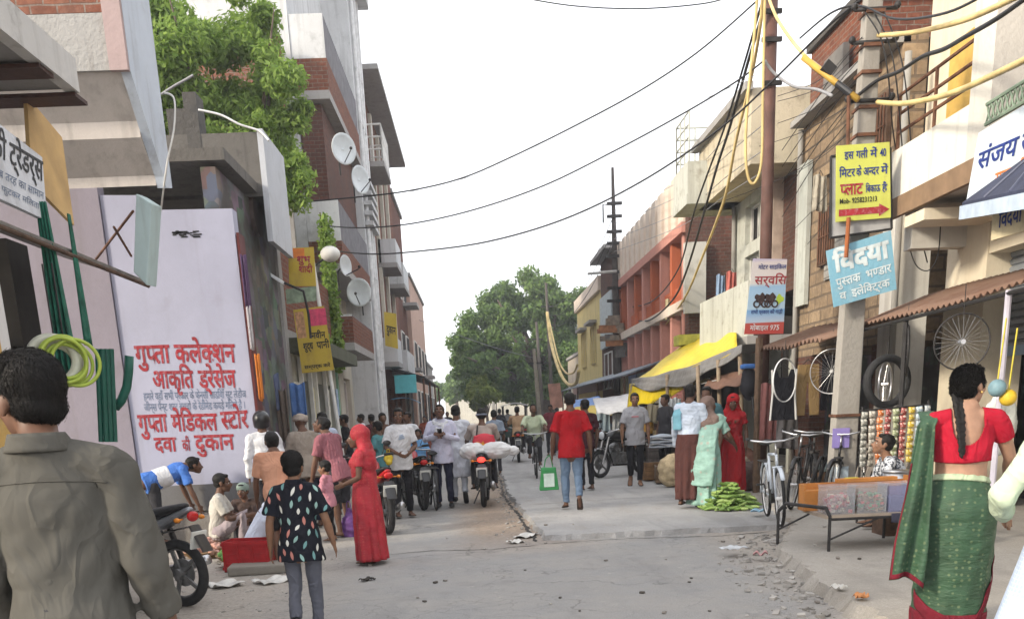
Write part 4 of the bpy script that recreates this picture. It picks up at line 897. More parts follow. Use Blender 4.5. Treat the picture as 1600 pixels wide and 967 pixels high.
def make_moto(label, body, loc, rz, tail=REDL, group=None):
    t = thing('motorbike', label, 'motorbike', loc, rz, group)
    wheel(t, -.64); wheel(t, .66)
    mb = MB(); mb.tube([(0, .38, .86), (0, .30, .9), (0, .05, .88), (0, -.1, .80)], [(.07, .05), (.13, .11), (.12, .11), (.08, .05)], 14, side=(1, 0, 0), dome=True); mb.build('tank', body, t, smooth=True)
    mb = MB(); mb.tube([(0, -.06, .80), (0, -.3, .79), (0, -.58, .84), (0, -.74, .88)], [(.09, .045), (.13, .055), (.12, .05), (.08, .03)], 14, side=(1, 0, 0), dome=True); mb.build('seat', VINYL, t, smooth=True)
    mb = MB(); mb.tube([(0, -.2, .70), (0, -.55, .74), (0, -.82, .85)], [(.11, .06), (.10, .055), (.05, .03)], 12, side=(1, 0, 0), dome=True); mb.build('tail_panel', body, t, smooth=True)
    MB().ball((0, -.86, .80), (.065, .035, .045)).build('tail_lamp', tail, t, smooth=True)
    MB().box((0, -.89, .60), (.18, .015, .15), rx=.25).build('number_plate', PLATE, t)
    mb = MB(); mb.tube([(0, -.55, .66), (0, -.86, .72), (0, -.98, .50)], [(.07, .01)]*3, 8, side=(1, 0, 0)); mb.build('rear_mudguard', BLK, t)
    mb = MB(); pts = [(0, .66+.335*math.cos(a), .30+.335*math.sin(a)) for a in np.linspace(.15, 2.5, 12)]; mb.tube(pts, [(.06, .008)]*12, 8, side=(1, 0, 0)); mb.build('front_mudguard', body, t, smooth=True)
    mb = MB(); mb.box((0, .12, .40), (.22, .34, .24)); mb.tube([(0, .16, .5), (0, .26, .70)], .085, 12); mb.tube([(-.15, .05, .38), (.15, .05, .38)], .085, 14)
    for k in range(5): mb.box((0, .20+.02*k, .54+.033*k), (.2, .17, .012), rx=-.46)
    mb.build('engine', ALU, t)
    mb = MB(); mb.tube([(.06, .30, .52), (.10, .36, .34), (.14, .2, .24), (.15, -.1, .24)], .022, 8); mb.tube([(.15, -.1, .25), (.17, -.5, .32), (.17, -.82, .40)], [.03, .048, .045], 12); mb.build('exhaust', CHR, t, smooth=True)
    mb = MB(); mb.tube([(0, .45, .88), (0, .40, .55), (0, .25, .25), (0, -.2, .24)], .022, 8); mb.tube([(0, .42, .8), (0, -.15, .70), (0, -.7, .76)], .022, 8)
    for s_ in (-1, 1): mb.tube([(s_*.1, -.64, .30), (s_*.1, -.15, .34)], .02, 8); mb.tube([(s_*.12, -.6, .33), (s_*.12, -.46, .70)], .026, 8); mb.tube([(s_*.1, -.15, .3), (s_*.24, -.1, .28)], .014, 6)
    mb.tube([(-.09, -.1, .25), (-.2, -.12, .02)], .012, 6)
    mb.build('frame', IRON, t)
    MB().box((-.105, -.4, .33), (.03, .52, .09)).build('chain_case', BLK, t, bevel=.01)
    mb = MB()
    for s_ in (-1, 1): mb.tube([(s_*.085, .66, .30), (s_*.085, .46, .86)], .02, 8)
    mb.build('fork', CHR, t)
    mb = MB(); mb.tube([(-.36, .28, 1.04), (-.2, .38, 1.0), (0, .44, .93), (.2, .38, 1.0), (.36, .28, 1.04)], .013, 8); h = mb.build('handlebar', CHR, t)
    for s_ in (-1, 1): MB().tube([(s_*.27, .33, 1.03), (s_*.39, .27, 1.04)], .02, 8).build('grip', RUB, h)
    for s_ in (-1, 1):
        mb = MB(); mb.tube([(s_*.24, .35, 1.02), (s_*.30, .33, 1.16)], .006, 6); mb.ball((s_*.32, .32, 1.19), (.06, .012, .04)); mb.build('mirror', BLK, h, smooth=True)
        mb = MB(); mb.tube([(s_*.06, -.80, .78), (s_*.13, -.82, .78)], .008, 6); mb.ball((s_*.15, -.82, .78), (.028, .03, .022)); mb.build('indicator', AMB, t, smooth=True)
    mb = MB(); mb.ball((0, .56, .90), (.095, .07, .10)); hl = mb.build('headlight', body, t, smooth=True); MB().ball((0, .60, .90), (.08, .045, .085)).build('lens', GLS, hl, smooth=True)
    return t
def make_bicycle(label, loc, rz, col, rimc=CHR, tyre=RUB, group=None, lean=.0, basket=False):
    t = thing('bicycle', label, 'bicycle', loc, rz, group); t.rotation_euler = (0, lean, rz)
    r = .33
    wheel(t, -.53, r, .022, 28, tm=tyre, rm=rimc, thin=True); wheel(t, .55, r, .022, 28, tm=tyre, rm=rimc, thin=True)
    mb = MB(); bbk = (0, -.08, .30); st = (0, -.22, .80); hd = (0, .38, .82); hl = (0, .42, .70)
    for a, b_ in ((bbk, st), (st, hd), (bbk, hl), (hd, hl)): mb.tube([a, b_], .017, 8)
    for s_ in (-1, 1):
        mb.tube([(s_*.05, -.53, r), bbk], .009, 6); mb.tube([(s_*.05, -.53, r), (0, -.2, .76)], .008, 6); mb.tube([(s_*.045, .55, r), (s_*.04, .43, .68)], .012, 6)
    mb.tube([(-.06, .43, .68), (.06, .43, .68)], .014, 6); mb.build('frame', col, t, smooth=True)
    mb = MB(); mb.tube([hd, (0, .36, .95)], .013, 8); mb.tube([(-.30, .20, 1.02), (-.26, .34, 1.0), (-.1, .38, .97), (.1, .38, .97), (.26, .34, 1.0), (.30, .20, 1.02)], .012, 8); h = mb.build('handlebar', CHR if col is not SILV else rimc, t, smooth=True)
    for s_ in (-1, 1): MB().tube([(s_*.27, .30, 1.01), (s_*.305, .18, 1.02)], .018, 8).build('grip', RUB, h)
    mb = MB(); mb.tube([st, (0, -.24, .92)], .013, 8); mb.tube([(0, -.40, .93), (0, -.28, .945), (0, -.06, .94)], [(.09, .03), (.075, .03), (.02, .02)], 10, side=(1, 0, 0), dome=True); mb.build('saddle', VINYL, t, smooth=True)
    for y in (-.53, .55):
        mb = MB(); a0, a1 = (.4, 3.3) if y < 0 else (.7, 2.7); pts = [(0, y+(r+.025)*math.cos(a), r+(r+.025)*math.sin(a)) for a in np.linspace(a0, a1, 16)]; mb.tube(pts, [(.028, .004)]*16, 6, side=(1, 0, 0)); mb.build('mudguard', col, t, smooth=True)
    mb = MB(); mb.tube([(-.02, -.08, .30), (.02, -.08, .30)], .085, 18); mb.tube([(-.07, -.08, .30), (-.07, -.02, .16)], .008, 6); mb.tube([(.07, -.08, .30), (.07, -.14, .44)], .008, 6); mb.box((-.12, -.02, .15), (.09, .06, .02)); mb.box((.12, -.14, .45), (.09, .06, .02)); mb.build('crank', IRON, t)
    mb = MB()
    for s_ in (-1, 1): mb.tube([(s_*.06, -.25, .70), (s_*.06, -.78, .70)], .006, 6); mb.tube([(s_*.06, -.75, .70), (s_*.05, -.53, r)], .005, 6)
    for k in range(6): mb.tube([(-.06, -.3-.09*k, .70), (.06, -.3-.09*k, .70)], .005, 6)
    mb.tube([(-.06, -.5, .32), (-.2, -.48, .0)], .008, 6)
    mb.build('carrier', IRON, t)
    return t
def fwd(rear, front):
    """location and heading of a two wheeler from its wheel contact points"""
    d = front-rear; d.z = 0; d.normalize(); return math.atan2(-d.x, d.y), d
rear = V3(G(289, 947)); fd = Vector((-.90, .43, 0)); rz = math.atan2(.90, .43); L = rear+fd*.64
moto = make_moto('black motorbike with dark grey side panels parked beside the man in the grey shirt', SILV, L, rz)
MB().tube([(0, -.06, .86), (0, -.3, .855), (0, -.5, .86)], .01, 4)
rd = V3(G(757, 792)); RIDE = rd+Vector((.03, .64, 0))
dup(moto, RIDE, rad(-3), 'black motorbike with glowing red brake lamp ridden away down the middle of the street', mats={'tail_panel': BLK, 'tank': BLK, 'tail_lamp': LIT, 'front_mudguard': BLK, 'headlight': BLK})
p = V3(G(611, 834)); dup(moto, p+Vector((-.25, .6, 0)), rad(20), 'red tailed motorbike parked right behind the woman in the red saree', mats={'tail_panel': REDP, 'tank': REDP, 'front_mudguard': REDP, 'headlight': REDP})
p = V3(G(662, 797)); dup(moto, p+Vector((-.18, .6, 0)), rad(17), 'black motorbike parked between the bicycle and the youth in the white T-shirt', mats={'tail_panel': BLK, 'tank': REDP, 'front_mudguard': BLK, 'headlight': BLK})
f = V3(G(952, 744, .06)); r2 = V3(G(991, 742, .06)); ang, d = fwd(r2, f); ang, d = math.atan2(.80, -.6), Vector((-.8, -.6, 0)); dup(moto, (f+r2)/2, ang, 'dusty dark motorbike parked at the kerb beside the man in the grey T-shirt', mats={'tail_panel': BLK, 'tank': BLK, 'front_mudguard': BLK, 'headlight': BLK}, group='motorbikes parked on the right')
dup(moto, V3(G(938, 716, .06)), rad(125), 'second dark motorbike parked behind the dusty one, nearer the red shirted man', mats={'tail_panel': SILV, 'tank': REDP}, group='motorbikes parked on the right')
dup(moto, V3(G(925, 702, .06)), rad(110), 'farthest motorbike parked at the right kerb, half hidden by the red shirted man', mats={'tank': BLK}, group='motorbikes parked on the right')
RIDE2 = V3(G(812, 722, .065))+Vector((0, .6, 0))
dup(moto, RIDE2, rad(-2), 'distant motorbike carrying a rider in a tan shirt away from the camera', mats={'tail_panel': BLK, 'tank': BLK})
BLUEG = M('pale blue grey paint', (.45, .50, .56), .4, .15); BLKF = M('black bicycle frame', (.02, .02, .022), .4, .3); WHR = M('white enamel', (.68, .68, .68), .4, .1)
p0, p1 = V3(G(1220, 823, .11)), V3(G(1188, 798, .11)); rz, d = fwd(p1, p0)
bike1 = make_bicycle('white and silver bicycle standing at the pavement edge in front of the cycle shop', p0-d*.55, rz, BLUEG, WHR, group='bicycles at the cycle shop', lean=.06)
for k, (x, y, a, lab) in enumerate(((4.45, 12.9, 150, 'black bicycle parked behind the white one, half hidden by the concrete pole'), (4.85, 13.6, 165, 'black bicycle farthest inside the cycle shop against the wall'), (4.9, 12.3, 140, 'black bicycle right behind the concrete pole'))):
    if k == 0: bike2 = make_bicycle(lab, (x, y, .11), rad(a), BLKF, CHR, group='bicycles at the cycle shop', lean=-.08)
    else: dup(bike2, (x, y, .11), rad(a), lab, 'bicycles at the cycle shop')
q = V3(G(680, 797)); dup(bike2, q+Vector((-.05, .52, 0)), rad(8), 'black roadster bicycle parked between the black motorbike and the man with the phone', 'bicycles among the crowd')
CYC = V3(G(840, 747, .065))+Vector((0, .5, 0)); bk = dup(bike2, CYC, rad(178), 'distant bicycle ridden towards the camera', 'bicycles among the crowd'); 
# three wheeler far down the road
t = thing('autorickshaw', 'white roofed three wheeler far down the street under the huge tree', 'autorickshaw', V3(G(806, 692, .065)))
mb = MB(); mb.box((0, .2, .55), (1.15, 1.9, .5)); mb.box((0, -.72, .75), (1.1, .1, .45)); mb.tube([(0, 1.1, .5), (0, 1.45, .8)], [(.5, .3), (.2, .2)], 10, side=(1, 0, 0)); mb.build('body', M('dark green body', (.03, .06, .05), .5, .3), t, bevel=.03)
MB().grid(lambda a, b_: (-.62+1.24*a, -.85+2.1*b_, 1.72+.13*math.sin(a*math.pi)), 10, 6).build('roof', M('off white canvas', (.6, .6, .57), .8), t, smooth=True, solid=.04)
for x in (-.55, .55):
    for y in (-.75, .3, 1.1): MB().tube([(x, y, .7), (x, y, 1.75)], .025, 6).build('roof_post', IRON, t)
for x, y in ((-.5, -.4), (.5, -.4), (0, 1.3)): MB().ring((x, y, .22), .16, .06, n=20).build('wheel', RUB, t, smooth=True)
MB().box((0, -.3, .85), (1.0, .4, .12)).build('seat', VINYL, t)
for x in (-.45, .45): MB().box((x, -.78, .62), (.12, .03, .08)).build('tail_lamp', REDL, t)

# ---------------------------------------------------------------- poles and their boards
CONC = plaster('concrete pole', (.33, .31, .28), (.16, .14, .12), amt=.6, streak=.5, bump=.4)
PB = Vector((4.72, 12.15, .1)); PT = V3(AY(1368, -60, 12.15))
t = thing('utility_pole', 'leaning square concrete utility pole with stickers and metal straps in front of the cycle shop', 'utility pole', PB)
def at_h(z): k = (z-PB.z)/(PT.z-PB.z); return PB.lerp(PT, k), .165-.075*k
mb = MB(); c0, w0 = at_h(.1); c1, w1 = at_h(PT.z)
mb.hexa([(c0.x-w0, c0.y-.1, c0.z), (c0.x+w0, c0.y-.1, c0.z), (c0.x+w0, c0.y+.1, c0.z), (c0.x-w0, c0.y+.1, c0.z), (c1.x-w1, c1.y-.08, c1.z), (c1.x+w1, c1.y-.08, c1.z), (c1.x+w1, c1.y+.08, c1.z), (c1.x-w1, c1.y+.08, c1.z)]); mb.build('shaft', CONC, t, world=True, bevel=.015)
for v in (648, 215, 172, 118, 76, 24, -20):
    z = float(AY(1330, v, 12.15)[2]); c, w_ = at_h(z); MB().box((c.x, c.y, c.z), (2*w_+.03, .25, .035)).build('strap', RUST, t, world=True)
for u0, v0, u1, v1, m_ in ((1300, 668, 1328, 700, M('lilac sticker', (.26, .21, .50), .7, .1)), (1296, 728, 1326, 762, M('pale blue sticker', (.35, .42, .48), .7, .4, 14))):
    a, c = AY(u0, v1, 12.03), AY(u1, v0, 12.03); MB().bb(a[0], c[0], 12.028, 12.034, a[2], c[2]).build('sticker', m_, t, world=True)
for v in (24, 75, 165):
    z = float(AY(1355, v, 12.15)[2]); c, w_ = at_h(z); mb = MB(); mb.tube([c+Vector((-w_-.15, -.1, .02)), c+Vector((w_+.16, -.1, .03))], .022, 6); mb.ball(c+Vector((-w_-.15, -.1, .05)), .04); mb.ball(c+Vector((w_+.16, -.1, .06)), .04); mb.build('insulator_arm', IRON, t, world=True, smooth=True)
mb = MB(); a, c = V3(AY(1322, 395, 11.98)), V3(AY(1326, 150, 11.98)); mb.tube([a, c], .022, 8); mb.build('conduit', RUST, t, world=True)
# boards on the pole
GB = M('grey board back', (.36, .36, .36), .7, .2)
th, I = quadboard('backing_board', 'plain grey board behind the yellow plot sign on the concrete pole', 'board', [(1297, 372), (1393, 358), (1391, 232), (1298, 245)], ('Y', 11.93), GB, .02, border=IRON)
YS = plaster('yellow green sign sheet', (.53, .56, .12), (.26, .2, .1), amt=.45, streak=.35, bump=.08)
th, I = quadboard('plot_sign', 'yellow sign with blue and red Hindi lettering and a red arrow on the concrete pole', 'sign', [(1306, 347), (1392, 340), (1390, 222), (1307, 228)], ('Y', 11.88), YS, .015)
sign(th, I, [("इ|स", .22, .815, .09, .16), ("ग|ली", .45, .815, .09, .20), ("में", .66, .815, .09, .12), ("4|0", .83, .815, .09, .11), ("ि|म|ट|र", .19, .585, .095, .28), ("के", .40, .585, .095, .09), ("अ|न~|द|र", .62, .585, .095, .28), ("में", .86, .585, .095, .12)], INKB, .018)
sign(th, I, [("प~|ला|ट", .27, .345, .135, .40)], INKR, .03, 'red_lettering')
sign(th, I, [("ि|ब|का|ऊ", .66, .36, .085, .26), ("है", .87, .36, .085, .09)], INKB, .014); sign(th, I, [("M|o|b|-| |9|2|5|8|2|3|1|2|1|3", .40, .235, .06, .68)], INKK, .012)
W, H = I['w'], I['h']
MB().add([I['o']+I['r']*(W*x)+I['u']*(H*y)+I['n']*.004 for x, y in ((.05, .07), (.78, .07), (.78, .03), (.97, .115), (.78, .20), (.78, .16), (.05, .16))], [(0, 1, 2, 3, 4, 5, 6)]).build('arrow', INKR, th, world=True)
BS = plaster('faded sky blue board', (.22, .45, .58), (.45, .5, .5), amt=.5, streak=.3)
th, I = quadboard('bookshop_sign', 'tilted faded blue board with white Hindi lettering below the yellow sign', 'sign', [(1303, 480), (1401, 452), (1392, 360), (1291, 392)], ('Y', 11.9), BS, .015)
PALE = M('faded white paint', (.60, .68, .70), .7, .2)
sign(th, I, [("ि|व|द|या", .5, .58, .27, .85)], PALE, .05); sign(th, I, [("पु|स~|त|क", .27, .33, .13, .38), ("भ|ण~|डा|र", .75, .33, .13, .40), ("व", .16, .09, .12, .1), ("इ|ले|ि|क~|ट्र|क", .6, .09, .12, .6)], PALE, .02)
th = thing('stick', 'rusty orange stick hanging across the top of the tilted blue board', 'stick', V3(AY(1323, 370, 11.84)))
MB().tube([V3(AY(1326, 340, 11.85)), V3(AY(1322, 402, 11.85))], .025, 7).build('rod', M('orange rust', (.28, .09, .03), .8, .3), th, world=True)
# brown steel pole with the bike poster
t = thing('steel_pole', 'tall brown steel pole rising behind the motorcycle poster', 'pole', V3(AY(1192, 640, 15.6)))
b0 = V3(AY(1190, 640, 15.6)); b0.z = .1; b1 = V3(AY(1208, -60, 15.6)); mb = MB(); mb.tube([b0, b1], [.10, .085], 12); mb.build('shaft', M('brown oxide steel', (.10, .05, .04), .7, .3, 4), t, world=True, smooth=True)
for v in (18, 62, 130): p = V3(AY(1206, v, 15.5)); MB().box(p, (.3, .05, .06)).build('clamp', IRON, t, world=True)
def poster_mat():
    m, t_, b_ = nodes('motorcycle poster print'); vec = coord(t_); sp = N(t_, 'ShaderNodeSeparateXYZ'); t_.links.new(vec, sp.inputs[0])
    mr = N(t_, 'ShaderNodeMapRange'); t_.links.new(sp.outputs[2], mr.inputs[0]); mr.inputs[1].default_value = -.62; mr.inputs[2].default_value = .62
    c = ramp(t_, mr.outputs[0], [(.0, (.55, .06, .05)), (.19, (.5, .08, .06)), (.20, (.5, .6, .72)), (.34, (.2, .42, .7)), (.36, (.42, .58, .72)), (.62, (.30, .48, .68)), (.66, (.62, .60, .58)), (.9, (.55, .5, .5)), (.97, (.3, .28, .5))])
    t_.links.new(c, b_.inputs['Base Color']); b_.inputs['Roughness'].default_value = .6; return m
th, I = quadboard('poster_board', 'blue and red motorcycle poster board tied to the brown steel pole', 'poster', [(1163, 522), (1224, 521), (1230, 405), (1177, 404)], ('Y', 15.2), poster_mat(), .02)
sign(th, I, [("स|र्वि|स", .5, .66, .1, .8)], INKR, .014); sign(th, I, [("म|ो|ट|र| |सा|इ|ि|क|ल", .5, .86, .05, .7)], INKB, .008); sign(th, I, [("मो|बा|इ|ल| |9|7|5", .5, .05, .06, .75)], M('white print', (.7, .7, .7), .6), .015, 'white_lettering'); sign(th, I, [("स|भी| |प्र|का|र| |की| |गा|ड़ी", .5, .27, .045, .8)], INKB, .01)
W, H = I['w'], I['h']
mb = MB(); R2 = random.Random(3)
for cx in (.3, .55): mb.add([I['o']+I['r']*(W*(cx+.13*math.cos(a)*(1+.3*math.sin(3*a))))+I['u']*(H*(.47+.07*math.sin(a)*(1+.3*math.cos(5*a+cx))))+I['n']*.004 for a in np.linspace(0, 6.1, 22)], [tuple(range(22))])
for cx in (.22, .42, .5, .68): mb.ring(I['o']+I['r']*(W*cx)+I['u']*(H*.40)+I['n']*.006, .045, .012, tuple(I['n']), 14, 5)
mb.build('printed_motorcycle', M('printed dark bikes', (.05, .03, .03), .6, .5, 20), th, world=True)
mb = MB(); mb.add([I['o']+I['r']*(W*(.8+.1*math.cos(a)))+I['u']*(H*(.46+.06*math.sin(a)*(1+.4*math.cos(3*a))))+I['n']*.004 for a in np.linspace(0, 6.0, 16)], [tuple(range(16))]); mb.build('printed_scooter', M('printed lime', (.4, .55, .05), .6), th, world=True)
# far clamp pole
t = thing('utility_pole', 'thin dark far pole with many clamps rising above the pink colonnade house', 'utility pole', V3(AY(966, 640, 37)))
b0 = V3(AY(967, 640, 37)); b0.z = .1; b1 = V3(AY(957, 262, 37)); mb = MB(); mb.tube([b0, b0.lerp(b1, .5), b1], [.17, .14, .05], 8); mb.build('shaft', M('dark weathered steel', (.07, .06, .055), .8, .3), t, world=True)
for v in (318, 338, 362, 380, 400, 425, 450, 470):
    p = V3(AY(960, v, 36.9)); MB().box(p, (.55, .12, .1)).build('clamp', IRON, t, world=True)
p = V3(AY(957, 320, 36.9)); mb = MB(); mb.tube([p, p+Vector((-.35, 0, .02)), p+Vector((-.35, 0, -.6))], .03, 6); mb.build('bracket', IRON, t, world=True)
mb = MB(); p = V3(AY(963, 424, 36.8)); mb.tube([p, p+Vector((-1.1, -.3, -.08))], .05, 6); mb.build('lamp_arm', M('grey lamp arm', (.4, .4, .38), .6), t, world=True)
R2 = random.Random(9)
for k in range(12):
    p = V3(AY(R2.uniform(948, 990), R2.uniform(485, 560), 36.6)); MB().box(p, (R2.uniform(.3, .8), .2, R2.uniform(.12, .4)), R2.uniform(-.3, .3)).build('junction_box', M('junction box %d' % (k % 3), [(.2, .16, .12), (.12, .11, .1), (.28, .12, .05)][k % 3], .8, .4), t, world=True)
for (u, v0, v1, Y, r, lab) in ((857, 442, 640, 58, .12, 'slender dark pole with wires in front of the huge tree'), (838, 545, 645, 47, .13, 'short pale pole in front of the huge tree'), (842, 503, 640, 63, .14, 'dark wooden pole hung with wire loops before the huge tree')):
    t = thing('utility_pole', lab, 'utility pole', V3(AY(u+6, 645, Y))); b0 = V3(AY(u+7, 645, Y)); b0.z = 0; b1 = V3(AY(u-4, v0, Y)); MB().tube([b0, b1], [r, r*.6], 8).build('shaft', M('pale pole' if Y < 50 else 'dark pole', (.30, .27, .22) if Y < 50 else (.09, .08, .07), .8), t, world=True)
    p = b0.lerp(b1, .85); MB().box(p, (.7, .08, .08)).build('cross_arm', IRON, t, world=True)
th, I = quadboard('hoarding', 'small pink brown upright board on the far pole behind the red shirted man', 'sign', [(861, 640), (880, 636), (875, 598), (856, 600)], ('Y', 42), M('pink brown print', (.42, .22, .16), .7, .35, 3), .05)
# left banner pole
t = thing('banner_pole', 'white pole carrying two yellow banners on the left', 'pole', V3(AY(528, 640, 17.4)))
b0 = V3(AY(534, 640, 17.4)); b0.z = .1; MB().tube([b0, V3(AY(486, 392, 17.4))], .035, 8).build('shaft', WHITE_T, t, world=True)
YB = plaster('yellow banner print', (.52, .38, .06), (.25, .17, .08), amt=.5, streak=.4, bump=.3)
th, I = quadboard('banner', 'larger yellow banner with black Hindi lettering and pink corner on the white pole', 'banner', [(472, 583), (522, 578), (506, 478), (458, 484)], ('Y', 17.3), YB, .015)
sign(th, I, [("न|वी|न", .66, .52, .09, .42), ("शु|द्ध", .30, .36, .1, .3), ("पा|नी", .76, .36, .1, .38)], INKK, .025); sign(th, I, [("स|म्प|र्क| |क|रें", .5, .06, .05, .8)], INKK, .02)
W, H = I['w'], I['h']
def patch(th, I, x0, x1, y0, y1, m_, nm): MB().add([I['o']+I['r']*(I['w']*x)+I['u']*(I['h']*y)+I['n']*.003 for x, y in ((x0, y0), (x1, y0), (x1, y1), (x0, y1))], [(0, 1, 2, 3)]).build(nm, m_, th, world=True)
patch(th, I, .45, .98, .72, .98, M('pink print', (.55, .06, .13), .6, .3, 12), 'pink_panel'); patch(th, I, .03, .30, .55, .96, M('warm portrait print', (.45, .25, .13), .6, .5, 16), 'picture_panel')
th, I = quadboard('banner', 'smaller orange and yellow banner above the larger one on the white pole', 'banner', [(452, 447), (494, 447), (490, 386), (450, 388)], ('Y', 17.35), YB, .015)
sign(th, I, [("शु|भ", .55, .62, .16, .5), ("शा|दी", .62, .36, .16, .5)], INKR, .03); patch(th, I, 0, .6, .74, 1, M('orange print', (.6, .18, .03), .6, .2), 'orange_panel')
th, I = quadboard('banner', 'faded green lettered strip below the smaller banner', 'banner', [(448, 475), (494, 470), (494, 447), (446, 452)], ('Y', 17.36), M('faded green strip', (.22, .28, .2), .7, .4, 9), .01)
th, I = quadboard('banner', 'small yellow board fixed to the front of the red brick house', 'banner', [(602, 540), (622, 545), (619, 490), (600, 487)], ('Y', 32.4), YB, .03)
sign(th, I, [("दु|का|न", .5, .4, .2, .7)], INKK, .03)
# solar street lamp
t = thing('street_lamp', 'small white solar street lamp on a curved grey arm beside the banners', 'street lamp', V3(AY(482, 480, 16.9)))
a, c, d = V3(AY(482, 490, 16.9)), V3(AY(474, 455, 16.9)), V3(AY(440, 440, 16.9)); MB().tube([a+Vector((0, 0, -.4)), a, c, d], .022, 8).build('arm', IRON, t, world=True)
MB().box(V3(AY(433, 436, 16.9)), (.26, .16, .05), ry=.6).build('lamp_head', M('white lamp head', (.8, .82, .85), .4), t, world=True, bevel=.01)
# dishes
DISH = M('dish enamel', (.55, .58, .60), .5, .1, 5)
def dish(u, v, Y, r, yaw, lab):
    p = V3(AY(u, v, Y)); t = thing('satellite_dish', lab, 'satellite dish', p, rad(yaw), 'satellite dishes on the pale tower'); mb = MB()
    n = 24; rings = 6
    for i in range(rings+1):
        q = r*i/rings
        for j in range(n): a = 2*math.pi*j/n; mb.v.append((q*math.cos(a), .25*q*q/r-.06, q*math.sin(a)*1.08))
    for i in range(rings):
        for j in range(n): mb.f.append((i*n+j, i*n+(j+1) % n, (i+1)*n+(j+1) % n, (i+1)*n+j))
    for k, q in enumerate(mb.v): mb.v[k] = (q[0], -q[1], q[2])
    mb.build('reflector', DISH, t, smooth=True, solid=.015, fix=False)
    mb = MB(); mb.tube([(0, .05, -r), (0, -.32, -.1)], .012, 6); mb.ball((0, -.34, -.06), .035); mb.build('feed_arm', IRON, t); mb = MB(); mb.tube([(0, .08, 0), (0, .25, -.1), (0, .25, -.5)], .02, 6); mb.build('bracket', IRON, t)
dish(537, 233, 23.7, .31, 35, 'upper satellite dish on the pale tower beside the neem tree'); dish(563, 281, 26, .31, 50, 'middle satellite dish tilted on the corner of the pale tower'); dish(561, 457, 24, .30, -8, 'lower round satellite dish facing the street on the pale tower')
dish(541, 415, 21.5, .2, 60, 'small tilted white dish just above the lower round one')
t = thing('flood_lamp', 'white lamp hood on the top of the banner pole', 'lamp', V3(AY(516, 397, 20))); MB().ball((0, 0, 0), (.2, .18, .15)).build('hood', WHITE_T, t, smooth=True); MB().tube([(0, 0, 0), (-.4, 0, -.25)], .02, 6).build('bracket', IRON, t)

# ---------------------------------------------------------------- left foreground goods
def coil(name, label, c, R_, r, ax, n, mat, hang):
    t = thing(name, label, 'hose', c); g = random.Random(5)
    for k in range(n): MB().ring((g.gauss(0, .02), g.gauss(0, .02), g.gauss(0, .015)), R_*(1+g.uniform(-.08, .05)), r, (ax[0]+g.gauss(0, .06), ax[1]+g.gauss(0, .06), ax[2]), 36, 8).build('loop', mat, t, smooth=True)
    if hang: MB().tube([(0, 0, R_), (0, 0, R_+hang)], .006, 6).build('cord', IRON, t)
    return t
LIME = M('lime garden hose', (.33, .42, .06), .45, .2); WHOSE = M('white hose', (.55, .55, .45), .5, .2); DGRN = M('dark green hose', (.010, .085, .06), .45, .3)
NETM = M('green shade net', (.012, .10, .065), .85, .5, 7, .6)
for (u0, u1, v0, v1, Y, lab) in ((58, 118, 385, 600, 7.6, 'bunch of dark green shade net hanging at the near shop'), (118, 138, 400, 540, 7.9, 'narrow strip of green net hanging beside the thicker bunch')):
    a, c = V3(AY(u0, v0, Y)), V3(AY(u1, v1, Y)); t = thing('shade_net', lab, 'net', a)
    w_, h = (c.x-a.x)*1.35, a.z-c.z
    MB().grid(lambda s_, q: (a.x+w_*(s_*(.45+.55*q)+.25*(1-q)), Y+.05*math.sin(s_*24)*(.4+q), a.z+.3-(h+.3)*q), 60, 14).build('cloth', NETM, t, world=True, smooth=True, solid=.01)
c = V3(AY(105, 565, 7.0)); t = coil('hose_coil', 'thick lime green and white hose coil hanging over the man in the grey shirt', c, .15, .013, (.55, -.8, 0), 6, LIME, .5); coil('hose_coil', 'white hose coil hanging behind the lime green one', c+Vector((-.10, .08, .01)), .15, .03, (.35, -.9, 0), 4, WHOSE, .5)
for k, (du, Y) in enumerate(((0, 7.7), (7, 7.75), (14, 7.8), (-8, 7.7))):
    a, c = V3(AY(160+du, 545, Y)), V3(AY(166+du, 690, Y)); t = thing('pipe_length', ['dark green pipe length leaning at the near shop, leftmost but one', 'dark green pipe length second from the right', 'rightmost straight dark green pipe length', 'leftmost dark green pipe length'][k], 'pipe', c, group='dark green pipes'); MB().tube([c, a], .02, 8).build('pipe', DGRN, t, world=True)
pts = [V3(AY(u, v, 7.9)) for u, v in ((202, 556), (201, 580), (198, 605), (190, 625), (180, 637))]
t = thing('bent_pipe', 'thick dark green pipe end curving out in front of the lettered wall', 'pipe', pts[2]); MB().tube(pts, .035, 12).build('pipe', DGRN, t, world=True, smooth=True)
th = thing('box_sign', 'pale blue green edge on box sign hanging below the stepped balcony', 'sign', V3(AX(220, 375, -3.02)))
q = [V3(AY(u, v, 8.9)) for u, v in ((208, 425), (229, 446), (237, 318), (212, 302))]
n = Vector((.25, .97, 0)).normalized()*.16
MB().hexa([q[0], q[1], q[1]+n, q[0]+n, q[3], q[2], q[2]+n, q[3]+n]).build('box', plaster('pale sea green acrylic', (.42, .52, .52), amt=.45), th, world=True, bevel=.01)
mb = MB()
for (u0, v0, u1, v1) in ((208, 330, 150, 405), (178, 355, 205, 400)): mb.tube([V3(AY(u0, v0, 9.0)), V3(AY(u1, v1, 9.9))], .012, 6)
mb.build('stay_rod', RUST, th, world=True)
